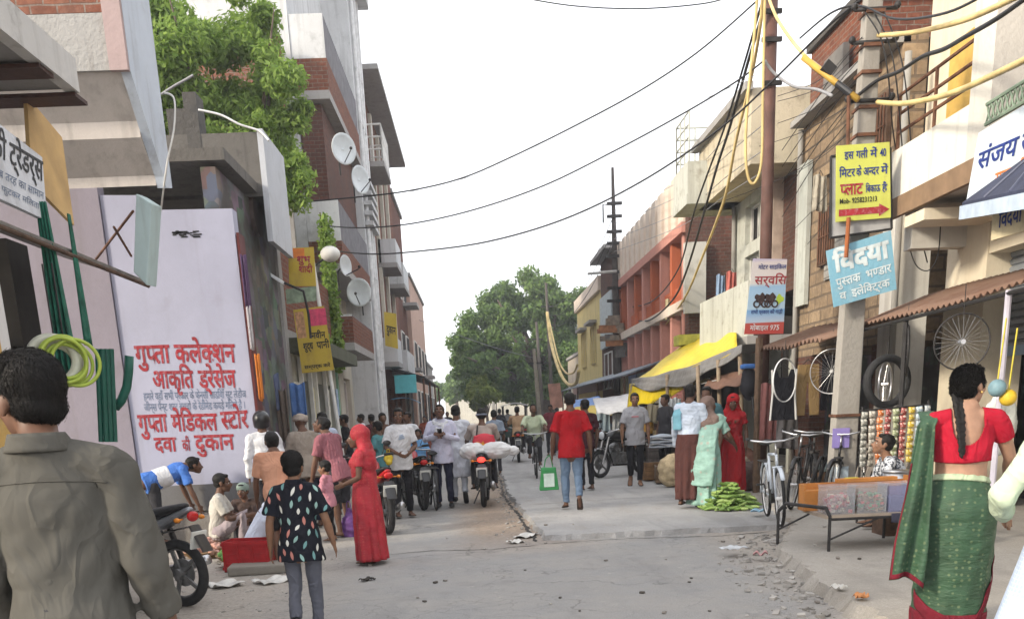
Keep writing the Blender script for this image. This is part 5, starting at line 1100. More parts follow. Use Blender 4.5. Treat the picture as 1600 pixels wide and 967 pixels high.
# vendor goods on the left
CR = M('red plastic crate', (.36, .018, .022), .5, .25, 9)
t = thing('crate', 'red plastic crate lying on its side in front of the vendor in white', 'crate', V3(G(394, 889))); t.rotation_euler = (0, 0, rad(-6))
mb = MB(); w_, d_, h = .50, .32, .33
mb.bb(-w_/2, w_/2, -d_/2, -d_/2+.012, 0, h); mb.bb(-w_/2, w_/2, d_/2-.012, d_/2, 0, h); mb.bb(-w_/2, -w_/2+.012, -d_/2+.012, d_/2-.012, 0, h); mb.bb(w_/2-.012, w_/2, -d_/2+.012, d_/2-.012, 0, h); mb.bb(-w_/2, w_/2, -d_/2, d_/2, .0, .012); mb.build('shell', CR, t)
mb = MB()
for x in (-.235, -.08, .08, .235): mb.bb(x-.008, x+.008, -d_/2-.012, -d_/2+.0, .01, h-.01)
for z in (.04, h-.03): mb.bb(-w_/2-.01, w_/2+.01, -d_/2-.014, -d_/2-.001, z-.015, z+.015)
for x in (-.16, 0, .16):
    for k in range(4): mb.bb(x-.06, x+.06, -d_/2-.007, -d_/2, .09+.05*k, .097+.05*k)
mb.build('rib', CR, t)
R2 = random.Random(17)
vegc = [M('leafy green veg', (.06, .16, .03), .7, .4, 20), M('yellow limes', (.45, .42, .06), .6, .3), M('pale onions', (.45, .25, .2), .6, .3), M('green chillies', (.10, .26, .05), .5, .3)]
for k, (u, v, z) in enumerate(((302, 792, .25), (432, 872, .05), (322, 862, .06), (375, 868, .05))):
    c = V3(G(u, v, z)); t = thing('vegetable_heap', ['leafy green bundle behind the black motorbike', 'heap of limes between the vendors and the boy', 'heap of onions by the seated vendor', 'tray of green chillies beside the red crate'][k], 'vegetables', c)
    mb = MB()
    for q in range(60):
        a = R2.uniform(0, 6.28); r_ = .25*math.sqrt(R2.random()); s_ = R2.uniform(.025, .045); mb.ball(c+Vector((r_*math.cos(a), r_*math.sin(a), .16*(1-r_/.27)+R2.uniform(-.02, .02))), (s_, s_*R2.uniform(.7, 1.6), s_), 7, 5)
    mb.build('produce', vegc[k], t, world=True, smooth=True)
    mb = MB(); mb.tube([c+Vector((0, 0, -.06)), c+Vector((0, 0, .02))], [.2, .28], 16); mb.build('basket', M('cane basket', (.22, .14, .07), .8, .4, 30), t, world=True)
MB().grid(lambda a, b_: (-2.95+.9*a+.05*math.sin(b_*7), 10.25+.4*b_, .02+.03*abs(math.sin(a*9+b_*4))), 14, 8).build('sacking', M('crumpled pale sacking', (.33, .30, .26), .9, .3, 8), tagv=('crumpled pale sacking spread on the ground by the red crate', 'sacking', None, None), solid=.006)
MB().box((-2.35, 9.95, .05), (.7, .35, .1), .1).build('stone_step', plaster('broken concrete lump', (.24, .22, .19), amt=.6), tagv=('broken concrete slab lying in front of the red crate', 'stone', None, None), bevel=.02)
# hanging goods at the shop behind the lettered wall
for k, (u0, u1, v0, v1, c, lab) in enumerate(((385, 398, 480, 545, (.42, .40, .42), 'pale cloth hanging at the edge of the lettered wall'), (397, 412, 555, 625, (.60, .20, .04), 'bright orange cloth hanging beside the lettered wall'), (375, 392, 400, 480, (.10, .06, .12), 'dark scarf hanging at the top of the wall edge'), (415, 440, 585, 640, (.10, .12, .2), 'navy cap hanging at the shop behind the wall'), (452, 480, 600, 650, (.08, .16, .36), 'blue cap hanging at the shop next to the navy one'), (430, 455, 610, 690, (.14, .11, .09), 'brown bags hanging between the two caps'))):
    Y = 13.4 if k < 3 else 16.2; a, c_ = V3(AY(u0, v0, Y)), V3(AY(u1, v1, Y)); t = thing('hanging_cloth', lab, 'cloth', a)
    MB().grid(lambda s_, q: (a.x+(c_.x-a.x)*s_, Y+.03*math.sin(s_*12+k), a.z+(c_.z-a.z)*q+.02*math.sin(s_*8)), 12, 8).build('cloth', cloth('hung cloth %d' % k, c), t, world=True, smooth=True, solid=.02)
# ---------------------------------------------------------------- people
def skinmat(name, c):
    m, t, b = nodes(name); vec = coord(t)
    t.links.new(ramp(t, nz(t, vec, 18, 4), [(.3, mul(c, .82)), (.7, mul(c, 1.12))]), b.inputs['Base Color'])
    b.inputs['Roughness'].default_value = .55; b.inputs['Specular IOR Level'].default_value = .35
    b.inputs['Subsurface Weight'].default_value = .08; b.inputs['Subsurface Radius'].default_value = (.012, .005, .003)
    bumpn(t, b, nz(t, vec, 120, 3), .12, .004); return m
SK1 = skinmat('brown skin', (.22, .115, .068)); SK2 = skinmat('dark brown skin', (.125, .062, .038)); SK3 = skinmat('light brown skin', (.33, .19, .125))
def hairmat():
    m, t, b = nodes('black hair'); vec = coord(t, (1, 1, .25))
    t.links.new(ramp(t, nz(t, vec, 60, 3), [(.3, (.004, .0035, .0035)), (.7, (.013, .011, .010))]), b.inputs['Base Color'])
    b.inputs['Roughness'].default_value = .62; b.inputs['Specular IOR Level'].default_value = .22; bumpn(t, b, nz(t, vec, 90, 3), .5, .006); return m
HAIR = hairmat(); EYEW = M('eye white', (.55, .52, .48), .3, .05); EYED = M('dark iris', (.01, .007, .005), .2); LIP = M('lips', (.20, .075, .06), .5)
SOLE = M('dark sandal leather', (.035, .022, .016), .8, .3); SHOE = M('black shoe', (.015, .015, .016), .4); GOLD = M('bangle', (.6, .42, .15), .3, metal=.8)
DG = None
def remeshed(mb, name, voxel, mat, parent, smooth=2, wr=0, wseed=0, wscale=9, taper=None):
    me = mb.mesh('tmp'); o = bpy.data.objects.new('tmp', me); COL.objects.link(o)
    r = o.modifiers.new('r', 'REMESH'); r.mode = 'VOXEL'; r.voxel_size = voxel; r.use_smooth_shade = True
    if smooth: s_ = o.modifiers.new('s', 'SMOOTH'); s_.iterations = smooth; s_.factor = .5
    ev = o.evaluated_get(bpy.context.evaluated_depsgraph_get()); m2 = bpy.data.meshes.new_from_object(ev)
    bpy.data.objects.remove(o); bpy.data.meshes.remove(me)
    if wr:
        n = len(m2.vertices); co = np.empty(n*3, np.float32); m2.vertices.foreach_get('co', co); co = co.reshape(-1, 3)
        no = np.empty(n*3, np.float32); m2.vertices.foreach_get('normal', no); no = no.reshape(-1, 3)
        g = np.random.default_rng(wseed); f = np.zeros(n)
        wx = sum(a*np.sin(co@(g.normal(size=3)*wscale*.5)+g.uniform(0, 6.3)) for a in (1, .7, .5))     # warp
        for k in range(9):
            d = g.normal(size=3); d[2] *= 1.5; d /= np.linalg.norm(d)
            fr = wscale*(.7+1.6*g.random()); ph = g.uniform(0, 6.3)
            s_ = np.sin((co@d)*fr*2.2+ph+.9*wx+1.3*np.sin(co@(g.normal(size=3)*wscale*.35)+k)); f += np.sign(s_)*np.abs(s_)**1.6*(.6+.4*np.sin(co@(g.normal(size=3)*5)+k))
        f = np.tanh(f/1.7)*.9; f += .45*np.sin((co@g.normal(size=3))*wscale*6+2*wx)*.5*(np.sin(co@(g.normal(size=3)*7))>0)
        if taper is not None: f = f*taper(co)
        co = co+no*(f*wr)[:, None]; m2.vertices.foreach_set('co', co.astype(np.float32).ravel()); m2.update()
    m2.polygons.foreach_set('use_smooth', [True]*len(m2.polygons)); m2.name = name
    if mat: m2.materials.append(mat)
    q = bpy.data.objects.new(name, m2); COL.objects.link(q); q.parent = parent; return q
STAND = dict(pel=(0, 0, .53), wai=(0, .006, .62), che=(0, .008, .735), nek=(0, -.010, .838), hed=(0, .014, .916),
  shL=(-.100, -.008, .797), shR=(.100, -.008, .797), elL=(-.138, -.02, .635), elR=(.138, -.02, .635), wrL=(-.140, .025, .487), wrR=(.140, .025, .487),
  hiL=(-.052, 0, .52), hiR=(.052, 0, .52), knL=(-.057, .012, .285), knR=(.057, .012, .285), anL=(-.060, -.018, .045), anR=(.060, -.018, .045), toL=None, toR=None)
def walkpose(s=1, k=1.0):
    """mid-stride, left leg forward when s = 1"""
    a, b = ('L', 'R') if s > 0 else ('R', 'L'); sx = {'L': -1, 'R': 1}; P = dict(STAND)
    P['kn'+a] = (sx[a]*.053, .075*k, .292); P['an'+a] = (sx[a]*.05, .125*k, .048); P['to'+a] = (sx[a]*.06, .24*k, .02)
    P['kn'+b] = (sx[b]*.053, .02*k, .285); P['an'+b] = (sx[b]*.052, -.16*k, .105); P['to'+b] = (sx[b]*.06, -.075*k, .018)
    P['el'+a] = (sx[a]*.14, -.06*k, .64); P['wr'+a] = (sx[a]*.15, -.03*k, .495); P['el'+b] = (sx[b]*.14, .02, .635); P['wr'+b] = (sx[b]*.142, .10*k, .51)
    return P
def ridepose():
    P = dict(STAND)
    P.update(pel=(0, -.02, .52), wai=(0, .0, .605), che=(0, .015, .72), nek=(0, .02, .81), hed=(0, .05, .905), shL=(-.11, .02, .79), shR=(.11, .02, .79),
      elL=(-.16, .13, .66), elR=(.16, .13, .66), wrL=(-.165, .27, .625), wrR=(.165, .27, .625), hiL=(-.06, -.02, .51), hiR=(.06, -.02, .51),
      knL=(-.10, .20, .45), knR=(.10, .20, .45), anL=(-.11, .10, .20), anR=(.11, .10, .20), toL=(-.12, .22, .17), toR=(.12, .22, .17)); return P
def sitpose(z=.12, lean=.1):
    """seated low with knees up, feet out in front"""
    P = dict(STAND); d = .53-z-.02
    P.update(pel=(0, 0, z+.03), wai=(0, lean*.2, z+.115), che=(0, lean*.7, z+.225), nek=(0, lean, z+.315), hed=(0, lean+.035, z+.405), shL=(-.11, lean, z+.295), shR=(.11, lean, z+.295),
      elL=(-.13, lean+.06, z+.145), elR=(.13, lean+.06, z+.145), wrL=(-.06, lean+.20, z+.15), wrR=(.06, lean+.20, z+.15), hiL=(-.055, 0, z+.03), hiR=(.055, 0, z+.03),
      knL=(-.10, .20, z+.16), knR=(.10, .20, z+.16), anL=(-.085, .17, .045), anR=(.085, .17, .045)); return P
def bendpose(a=.5):
    P = dict(STAND); s_, c_ = math.sin(a), math.cos(a)
    def rot(p): y, z = p[1], p[2]-.53; return (p[0], y*c_+z*s_, .53+z*c_-y*s_)
    for k in ('wai', 'che', 'nek', 'hed', 'shL', 'shR'): P[k] = rot(P[k])
    for k in ('el', 'wr'):
        for q in 'LR': p = P[k+q]; sh = P['sh'+q]; P[k+q] = (p[0], sh[1]+.03+(.05 if k == 'wr' else 0), sh[2]-(.17 if k == 'el' else .31))
    return P
def person(label, loc, yaw, H=1.68, pose=None, skin=None, top=None, bot=None, hair='short', feet='sandal', vox=.016, w=1.0, female=False, face=True, hyaw=0, hpitch=0, sleeve='short', hem=.46, kind='person', wr=.010, group=None, seed=0, belly=0, collar=False, grip=None, leglen=None, loose=1.0, hairmat=None, tvox=None, wsc=10):
    """loc = ground point, yaw 0 faces away from the camera (+Y), +90 faces left"""
    t = thing('person', label, kind, loc, rad(yaw), group); P = dict(STAND); P.update(pose or {}); skin = skin or SK1
    J = {k: Vector(v)*H for k, v in P.items() if v is not None}
    for k in J:
        if k[:2] in ('sh', 'el', 'wr', 'hi', 'kn', 'an', 'to'): J[k].x *= (w if k[:2] in ('sh', 'el', 'wr') else (w+1)/2)
    S = H/1.7; X = Vector((1, 0, 0)); sx = {'L': -1, 'R': 1}
    def torso(g, zhem=None):
        """rings of the trunk; g adds cloth thickness"""
        pel, wai, che, nek = J['pel'], J['wai'], J['che'], J['nek']; hipw, ww, cw = (.165, .132, .150) if female else (.160, .142, .166)
        B = belly*S; pts = []; rr = []
        low = pel+(pel-wai).normalized()*.09*S
        for p, a, b_ in ((low, hipw*.86, .10), (pel, hipw, .122), (pel.lerp(wai, .5), (hipw+ww)/2, .118+B), (wai, ww+B*.6, .105+B), (wai.lerp(che, .55), (ww+cw)/2+.006, .112+B*.5), (che, cw, .115), (che.lerp(nek, .45), cw*.93, .10), (che.lerp(nek, .75), cw*.62, .078), (nek, .075, .062)):
            pts.append(p); rr.append((a*w*S+g, b_*S*((w+1)/2)+g))
        return pts, rr
    # ---- body: one continuous surface
    mb = MB(); pts, rr = torso(-.004); mb.tube(pts, rr, 18, side=X, dome=True)
    if female:
        for q in (-1, 1): mb.ball(J['che']+Vector((q*.07*S, .085*S, .005)), (.068*S, .06*S, .065*S))
    for q in 'LR':
        sh, el, wr_ = J['sh'+q], J['el'+q], J['wr'+q]; f = (1.12 if belly else 1)*(.92 if female else 1)
        mb.tube([J['nek'].lerp(sh, .25)+Vector((0, 0, -.02*S)), sh], [.045*S, .049*S*f], 12, dome=True)
        mb.tube([sh, sh.lerp(el, .4), el, el.lerp(wr_, .3), wr_], [.050*S*f, .047*S*f, .038*S*f, .041*S*f, .026*S], 12, dome=True)
        # hand: palm, four fingers, thumb
        d = (wr_-el).normalized(); gd = Vector(grip[q]) if grip and q in grip else None
        if gd is not None: d = (d*.4+gd.normalized()*.8).normalized()
        nrm = Vector((-sx[q], 0, 0)); nrm = (nrm-d*nrm.dot(d)); nrm = nrm.normalized() if nrm.length > .2 else Vector((0, 0, -1)); lat = d.cross(nrm).normalized()
        if lat.y < 0 and gd is None: lat = -lat
        pc = wr_+d*.048*S; R3 = Matrix((lat, nrm, d)).transposed(); mb.ball(pc, (.040*S, .016*S, .052*S), 10, 8, R3)
        curl = .5 if gd is None else 1.1
        for k, (o_, ln) in enumerate(((.028, .072), (.010, .082), (-.009, .076), (-.027, .060))):
            a0 = wr_+d*.088*S+lat*o_*S; d1 = (d+nrm*curl*.45).normalized(); d2 = (d+nrm*curl*1.3).normalized(); a1 = a0+d1*ln*.5*S; mb.tube([a0-d*.02*S, a0, a1, a1+d2*ln*.5*S], [.0088*S, .0088*S, .008*S, .0065*S], 7, dome=True)
        a0 = wr_+d*.03*S+lat*.036*S; d1 = (d*.7+lat*.55+nrm*.35).normalized(); a1 = a0+d1*.042*S; mb.tube([a0-lat*.012*S, a0, a1, a1+(d*.9+nrm*.5).normalized()*.03*S], [.012*S, .0115*S, .0095*S, .007*S], 7, dome=True)
        hi, kn, an = J['hi'+q], J['kn'+q], J['an'+q]; mb.tube([hi, hi.lerp(kn, .45), kn, kn.lerp(an, .3), an.lerp(kn, .15), an], [.086*S*w, .072*S*w, .050*S, .052*S, .034*S, .034*S], 12, dome=True)
        to = J.get('to'+q) or an+Vector((sx[q]*.015, .155, -.035))*S if ('to'+q) not in J else J['to'+q]
        fd_ = (to-an); heel = an+Vector((0, -.025*S, -.028*S)) if ('to'+q) not in J else an-fd_.normalized()*.03*S+Vector((0, 0, -.025*S)); mb.tube([heel, heel.lerp(to, .45)+Vector((0, 0, .008*S)), to], [(.034*S, .030*S), (.040*S, .026*S), (.042*S, .013*S)], 10, side=(1, 0, 0), dome=True); J['to'+q] = to; J['heel'+q] = heel
    HS = .5*S+.5*(1 if H > 1.45 else .93); hc = J['hed']; nk = J['nek']
    RH = Matrix.Rotation(rad(hyaw), 3, 'Z') @ Matrix.Rotation(rad(-hpitch), 3, 'X')
    def hp(x, y, z): return hc+RH @ (Vector((x, y, z))*HS)
    mb.tube([nk+Vector((0, 0, -.03)), nk.lerp(hp(0, -.02, -.05), .5), hp(0, -.022, -.04)], [.060*S, .051*S, .052*S], 12)
    mb.ball(hp(0, -.012, .035), (.076*HS, .096*HS, .083*HS), 18, 12, RH); mb.ball(hp(0, .028, -.035), (.060*HS, .066*HS, .075*HS), 16, 10, RH); mb.ball(hp(0, .052, -.085), (.034*HS, .034*HS, .030*HS), 12, 8, RH)
    mb.ball(hp(0, .072, .018), (.052*HS, .022*HS, .016*HS), 12, 8, RH)
    for q in (-1, 1): mb.ball(hp(q*.038, .062, -.028), (.026*HS, .026*HS, .024*HS), 10, 8, RH); mb.ball(hp(q*.078, -.008, -.008), (.010*HS, .022*HS, .034*HS), 10, 8, RH)
    mb.tube([hp(0, .088, .012), hp(0, .104, -.015), hp(0, .114, -.030)], [.010*HS, .012*HS, .016*HS], 8, dome=True); mb.ball(hp(0, .096, -.036), (.022*HS, .014*HS, .011*HS), 8, 6, RH)
    mb.ball(hp(0, .088, -.060), (.026*HS, .012*HS, .013*HS), 10, 6, RH)
    bd = remeshed(mb, 'body', min(vox, .011) if face else vox, skin, t, 2)
    if face:
        e = MB()
        for q in (-1, 1): e.ball(hp(q*.031, .080, -.002), (.015*HS, .008*HS, .0075*HS), 10, 6, RH)
        e.build('eyes', EYEW, t, smooth=True); e = MB()
        for q in (-1, 1): e.ball(hp(q*.031, .0865, -.002), (.0065*HS, .003*HS, .0068*HS), 8, 6, RH)
        e.build('irises', EYED, t, smooth=True); e = MB()
        for q in (-1, 1): e.tube([hp(q*.014, .093, .019), hp(q*.032, .094, .025), hp(q*.052, .080, .019)], [.0045*HS]*3, 6, dome=True)
        e.build('eyebrows', HAIR, t, smooth=True); e = MB(); e.ball(hp(0, .0945, -.0605), (.021*HS, .008*HS, .0065*HS), 10, 6, RH); e.build('lips', LIP, t, smooth=True)
    # ---- hair or head cover
    mb = MB()
    if hair in ('short', 'braid', 'hood', 'boy', 'tash', 'bun'):
        mb.ball(hp(0, -.024, .047), (.083*HS, .098*HS, .083*HS), 18, 12, RH); mb.ball(hp(0, -.048, -.002), (.074*HS, .066*HS, .062*HS), 14, 10, RH); mb.ball(hp(0, .045, .088), (.058*HS, .04*HS, .024*HS), 12, 8, RH)
        for q in (-1, 1): mb.ball(hp(q*.071, .018, .02), (.009*HS, .022*HS, .032*HS), 8, 6, RH)
        if hair == 'boy': mb.ball(hp(0, -.02, .06), (.088*HS, .102*HS, .085*HS), 18, 12, RH)
        if hair == 'braid':
            mb.ball(hp(0, -.055, .0), (.078*HS, .062*HS, .075*HS), 14, 10, RH)
        remeshed(mb, 'hair', min(vox, .010), hairmat or HAIR, t, 1, .0022, seed+3, 30)
        if hair == 'tash': e = MB(); e.tube([hp(-.028, .086, -.053), hp(0, .103, -.047), hp(.028, .086, -.053)], [.004*HS, .0075*HS, .004*HS], 6, dome=True); e.build('moustache', HAIR, t, smooth=True)
    # ---- clothes
    g = .014*loose
    if top is not None:
        mb = MB(); pts, rr = torso(g); pts = pts[1:]; rr = rr[1:]
        down = (J['pel']-J['wai']).normalized(); lowp = J['pel']+down*(.53-hem)*H
        if hem > .54:
            kp = [i for i, p_ in enumerate(pts) if (p_-lowp).dot(-down) > .015*H]; r0 = rr[max(0, kp[0]-1)]; pts = [pts[i] for i in kp]; rr = [rr[i] for i in kp]; pts = [lowp]+pts; rr = [(.5*(r0[0]+rr[0][0]), .5*(r0[1]+rr[0][1]))]+rr
        else: pts = [lowp]+pts; rr = [(rr[0][0]*1.0, rr[0][1]*1.02)]+rr
        for i_ in range(0, 3 if hem < .5 else 0): rr[i_] = (rr[i_][0]*1.05, rr[i_][1]*1.07)
        if hem < .44: rr[0] = (rr[1][0]*1.12, rr[1][1]*1.12); pts.insert(1, lowp.lerp(J['pel'], .5)); rr.insert(1, (rr[1][0]*1.06, rr[1][1]*1.06))
        mb.tube(pts, rr, 22, side=X)
        if female:
            for q in (-1, 1): mb.ball(J['che']+Vector((q*.07*S, .088*S, .005)), (.074*S, .066*S, .070*S))
        for q in 'LR':
            sh, el, wr_ = J['sh'+q], J['el'+q], J['wr'+q]; mb.tube([J['nek'].lerp(sh, .2)+Vector((0, 0, -.022*S)), sh], [.050*S+g*.3, .056*S+g*.3], 14, dome=True)
            if sleeve == 'short': mb.tube([sh, sh.lerp(el, .45), sh.lerp(el, .78)], [.058*S+g*.3, .058*S+g*.5, .058*S+g*.9], 14)
            elif sleeve == 'cap': mb.tube([sh, sh.lerp(el, .52)], [.058*S+g*.3, .056*S+g*.3], 14)
            elif sleeve == 'roll': mb.tube([sh, sh.lerp(el, .5), el, el.lerp(wr_, .62)], [.057*S+g*.3, .054*S+g*.4, .046*S+g*.6, .043*S+g*.6], 14); mb.tube([el.lerp(wr_, .50), el.lerp(wr_, .66)], .046*S+g*.7, 14)
            elif sleeve == 'long': mb.tube([sh, sh.lerp(el, .5), el, el.lerp(wr_, .6), wr_], [.057*S+g*.3, .054*S+g*.4, .046*S+g*.5, .042*S+g*.5, .034*S+g*.5], 14)
        zt_ = max(J['shL'].z, J['shR'].z)
        sh_ = remeshed(mb, collar and 'shirt' or 'top', tvox or vox*.8, top, t, 2, wr, seed, wsc)
        if collar:
            up_ = (J['nek']-J['che']).normalized(); up_ = (up_+Vector((0, -.1, .3))).normalized()
            def cl_(a, q):
                th_ = math.pi*2*a+math.pi/2+.12; k_ = (a*(1-a)*4)**.3; r_ = .066*S+(.020*S*abs(q-.45)*2 if q > .45 else .012*S*(.45-q)*2); zz = (.052*S*(1-abs(q-.45)/.55) if q > .45 else .052*S*(q/.45))-.012*S
                return nk+Vector((math.cos(th_)*r_*1.02, -.004+math.sin(th_)*r_*.95, 0))+up_*zz*(.75+.25*k_)
            MB().grid(cl_, 48, 10).build('collar', top, t, smooth=True, solid=.004)
    if bot is not None:
        kind_, mat_ = bot
        if kind_ in ('trousers', 'shorts'):
            mb = MB(); pts, rr = torso(.006); mb.tube([pts[0], pts[1], pts[2].lerp(pts[3], .3)], rr[0:3], 18, side=X)
            for q in 'LR':
                hi, kn, an = J['hi'+q], J['kn'+q], J['an'+q]
                if kind_ == 'shorts': mb.tube([hi, hi.lerp(kn, .5), hi.lerp(kn, .92)], [.094*S*w, .090*S*w, .082*S*w], 14, dome=True)
                else: mb.tube([hi, hi.lerp(kn, .45), kn, kn.lerp(an, .5), kn.lerp(an, .93)], [.094*S*w, .082*S*w, .064*S, .058*S, .054*S], 14)
            remeshed(mb, kind_, vox*.8, mat_, t, 2, wr*.9, seed+1, 9)
        elif kind_ in ('lungi', 'skirt', 'saree'):
            k0 = J['pel']; zt0 = J['wai'].lerp(J['pel'], .35).z; bt = .035*H if kind_ != 'lungi' else .06*H; fx = (J['anL']+J['anR'])/2
            def sk(a, q):
                z = zt0+(bt-zt0)*q; th_ = a*2*math.pi; base = Vector((k0.x+(fx.x-k0.x)*q, k0.y+(fx.y-k0.y)*q, z)); prof_ = .155+.03*math.sin(min(1, q*3)*math.pi*.5)-.02*q+(.045*q if kind_ != 'lungi' else .0)
                fold = 1+(.025+.10*q)*math.sin(th_*9+2*math.sin(th_*2+seed)+q)+.035*q*math.sin(th_*17+seed)+.012*math.sin(q*34+3*math.sin(th_*2+seed))
                return base+Vector((math.cos(th_)*prof_*1.05*w*S*fold, math.sin(th_)*prof_*.88*S*fold, 0))
            MB().grid(sk, 96, 26).build(kind_, mat_, t, smooth=True, solid=.008)
    if feet in ('sandal', 'shoe'):
        for q in 'LR':
            mb = MB(); h, to = J['heel'+q], J['to'+q]; up_ = Vector((0, 0, 1))
            if feet == 'sandal': mb.tube([h+up_*-.02*S, to+up_*-.008*S], [(.040*S, .010*S), (.047*S, .009*S)], 12, side=(1, 0, 0), dome=True); m_ = h.lerp(to, .6)+up_*.012*S; mb.tube([m_+Vector((-.045*S, 0, -.015)), m_+Vector((0, 0, .02*S)), m_+Vector((.045*S, 0, -.015))], [(.02*S, .004)]*3, 8, side=(0, 1, 0)); mb.build('sandal', SOLE, t, smooth=True)
            else: mb.tube([h, h.lerp(to, .5)+up_*.012*S, to], [(.042*S, .040*S), (.047*S, .034*S), (.046*S, .020*S)], 12, side=(1, 0, 0), dome=True); mb.build('shoe', SHOE, t, smooth=True)
    t['_n'] = 0; del t['_n']
    return t, J, hp, RH, HS, S
def draped_hood(ctx, mat, name='head_cover', back=.42, shoulder=True, wr=.013, vox=.013, seed=0):
    """cloth over the head falling on the shoulders and back"""
    t, J, hp, RH, HS, S = ctx; mb = MB()
    mb.ball(hp(0, -.035, .05), (.106*HS, .118*HS, .100*HS), 18, 12, RH)
    mb.tube([hp(0, -.06, .04), hp(0, -.075, -.06), J['nek']+Vector((0, -.035, -.06*S)), J['che']+Vector((0, -.045*S, -.05*S))], [(.102*S, .092*S), (.118*S, .088*S), (.20*S, .112*S), (.205*S, .128*S)], 20, side=(1, 0, 0))
    b_ = J['pel']+Vector((0, -.06*S, -.05*S-.0)); mb.tube([J['che']+Vector((0, -.05*S, .05)), J['wai']+Vector((0, -.06*S, 0)), b_+Vector((0, -.01, -.1*back))], [(.175*S, .10*S), (.16*S, .10*S), (.17*S, .10*S)], 20, side=(1, 0, 0))
    return remeshed(mb, name, vox, mat, t, 2, wr, seed, 9)
def helmet(ctx, mat, name='helmet'):
    t, J, hp, RH, HS, S = ctx; mb = MB(); mb.ball(hp(0, -.01, .035), (.118*HS, .135*HS, .125*HS), 18, 12, RH); mb.tube([hp(0, 0, .02), hp(0, .01, -.075)], [(.115*HS, .128*HS), (.105*HS, .118*HS)], 18, side=RH @ Vector((1, 0, 0))); q = remeshed(mb, name, .012, mat, t, 1)
    v = MB(); v.ball(hp(0, .05, .015), (.105*HS, .085*HS, .045*HS), 16, 8, RH); v.build('visor', BLK, q, smooth=True); return q
def wrap(ctx, mat, name='turban', k=1.0):
    t, J, hp, RH, HS, S = ctx; mb = MB()
    for i, (z, r) in enumerate(((.028, .094), (.055, .096), (.082, .082))): mb.ring(hp(0, -.015, z), r*HS*k, .022*HS, tuple(RH @ Vector((.1*(-1)**i, .12, 1))), 26, 8)
    mb.ball(hp(0, -.015, .07), (.085*HS, .1*HS, .06*HS), 14, 8, RH); return remeshed(mb, name, .011, mat, t, 1, .003, 2, 30)
def gpt(u, v, z=0): return V3(G(u, v, z))
# cloth colours
def strands(ctx, n, ln, comb=(0, -.5, -1), seed=0):
    """fine locks lying over the hair so that it does not read as one smooth cap"""
    t = ctx[0]; hr = [c for c in t.children if c.name.startswith('hair')][0]; me = hr.data; k = len(me.vertices); co = np.empty(k*3, np.float32); me.vertices.foreach_get('co', co); co = co.reshape(-1, 3); no = np.empty(k*3, np.float32); me.vertices.foreach_get('normal', no); no = no.reshape(-1, 3)
    g = np.random.default_rng(seed); i = g.integers(0, k, n); p = co[i]+no[i]*.001+g.normal(size=(n, 3))*.002; m_ = no[i]
    cb = np.array([ctx[3] @ Vector(comb)]*n)+g.normal(size=(n, 3))*.35; d = cb-m_*(cb*m_).sum(1)[:, None]; d /= np.linalg.norm(d, axis=1)[:, None]; d = d+m_*.22; b = np.cross(d, m_); b /= np.linalg.norm(b, axis=1)[:, None]+1e-9
    L_ = ln*(.6+.8*g.random(n))[:, None]; w_ = .0011
    V = np.stack([p-b*w_, p+b*w_, p+d*L_*.6+b*w_*.8-m_*.0, p+d*L_+m_*-.12*L_, p+d*L_*.6-b*w_*.8], 1).reshape(-1, 3); o_ = bpy.data.meshes.new('hair_strands'); o_.from_pydata(V.tolist(), [], [(5*q, 5*q+1, 5*q+2, 5*q+3, 5*q+4) for q in range(n)]); o_.materials.append(HAIR)
    q = bpy.data.objects.new('hair_strands', o_); COL.objects.link(q); q.parent = hr; q['kind'] = 'stuff'; return q
C = lambda n, c, **k: cloth(n, c, **k)
W_ = C('white cotton', (.62, .63, .66)); BLKC = C('black cloth', (.014, .014, .017)); NAVYC = C('navy cloth', (.018, .02, .04)); DGREY = C('charcoal cloth', (.035, .035, .04)); DENIM = C('washed blue denim', (.13, .19, .28)); GDENIM = C('grey denim', (.10, .105, .13))

# ---- foreground man in the grey shirt
OLV = C('olive grey shirting', (.082, .078, .068), wr=.35, scale=9)
def man_pose():
    P = dict(STAND); P.update(shL=(-.104, .0, .795), shR=(.104, -.005, .80), elR=(.140, -.012, .648), wrR=(.152, .050, .52), elL=(-.140, .0, .64), wrL=(-.14, .10, .53), hed=(-.022, .022, .908), nek=(-.006, -.010, .840)); return P
pm = V3(AY(40, 650, 2.74)); ctx = person('man in an olive grey shirt seen from behind at the left edge, looking left', (pm.x+.045, 2.74, .0), 6, 1.80, man_pose(), SK2, OLV, ('trousers', DGREY), 'boy', 'sandal', .010, .90, sleeve='roll', hem=.42, hyaw=44, hpitch=-4, wr=.0115, seed=14, collar=True, loose=1.2, wsc=8)
strands(ctx, 14000, .010, (0, -.3, -1), 2)
t_, J, hp, RH, HS, S = ctx
shirt_ = [c for c in t_.children if c.name.startswith('shirt')][0]
from mathutils.bvhtree import BVHTree
def on_back(me, pts, lift=.0015):
    bv = BVHTree.FromPolygons([tuple(v.co) for v in me.vertices], [tuple(p.vertices) for p in me.polygons]); out = []
    for x, z in pts:
        h = bv.ray_cast(Vector((x, -2, z)), Vector((0, 1, 0)))
        if h[0]: out.append(h[0]-Vector((0, lift, 0)))
    return out
zy = J['che'].z+.085
MB().tube(on_back(shirt_.data, [(-.17+.34*k/40, zy+.012*math.sin(k/40*math.pi)) for k in range(41)]), .0022, 5).build('yoke_seam', OLV, shirt_, smooth=True)
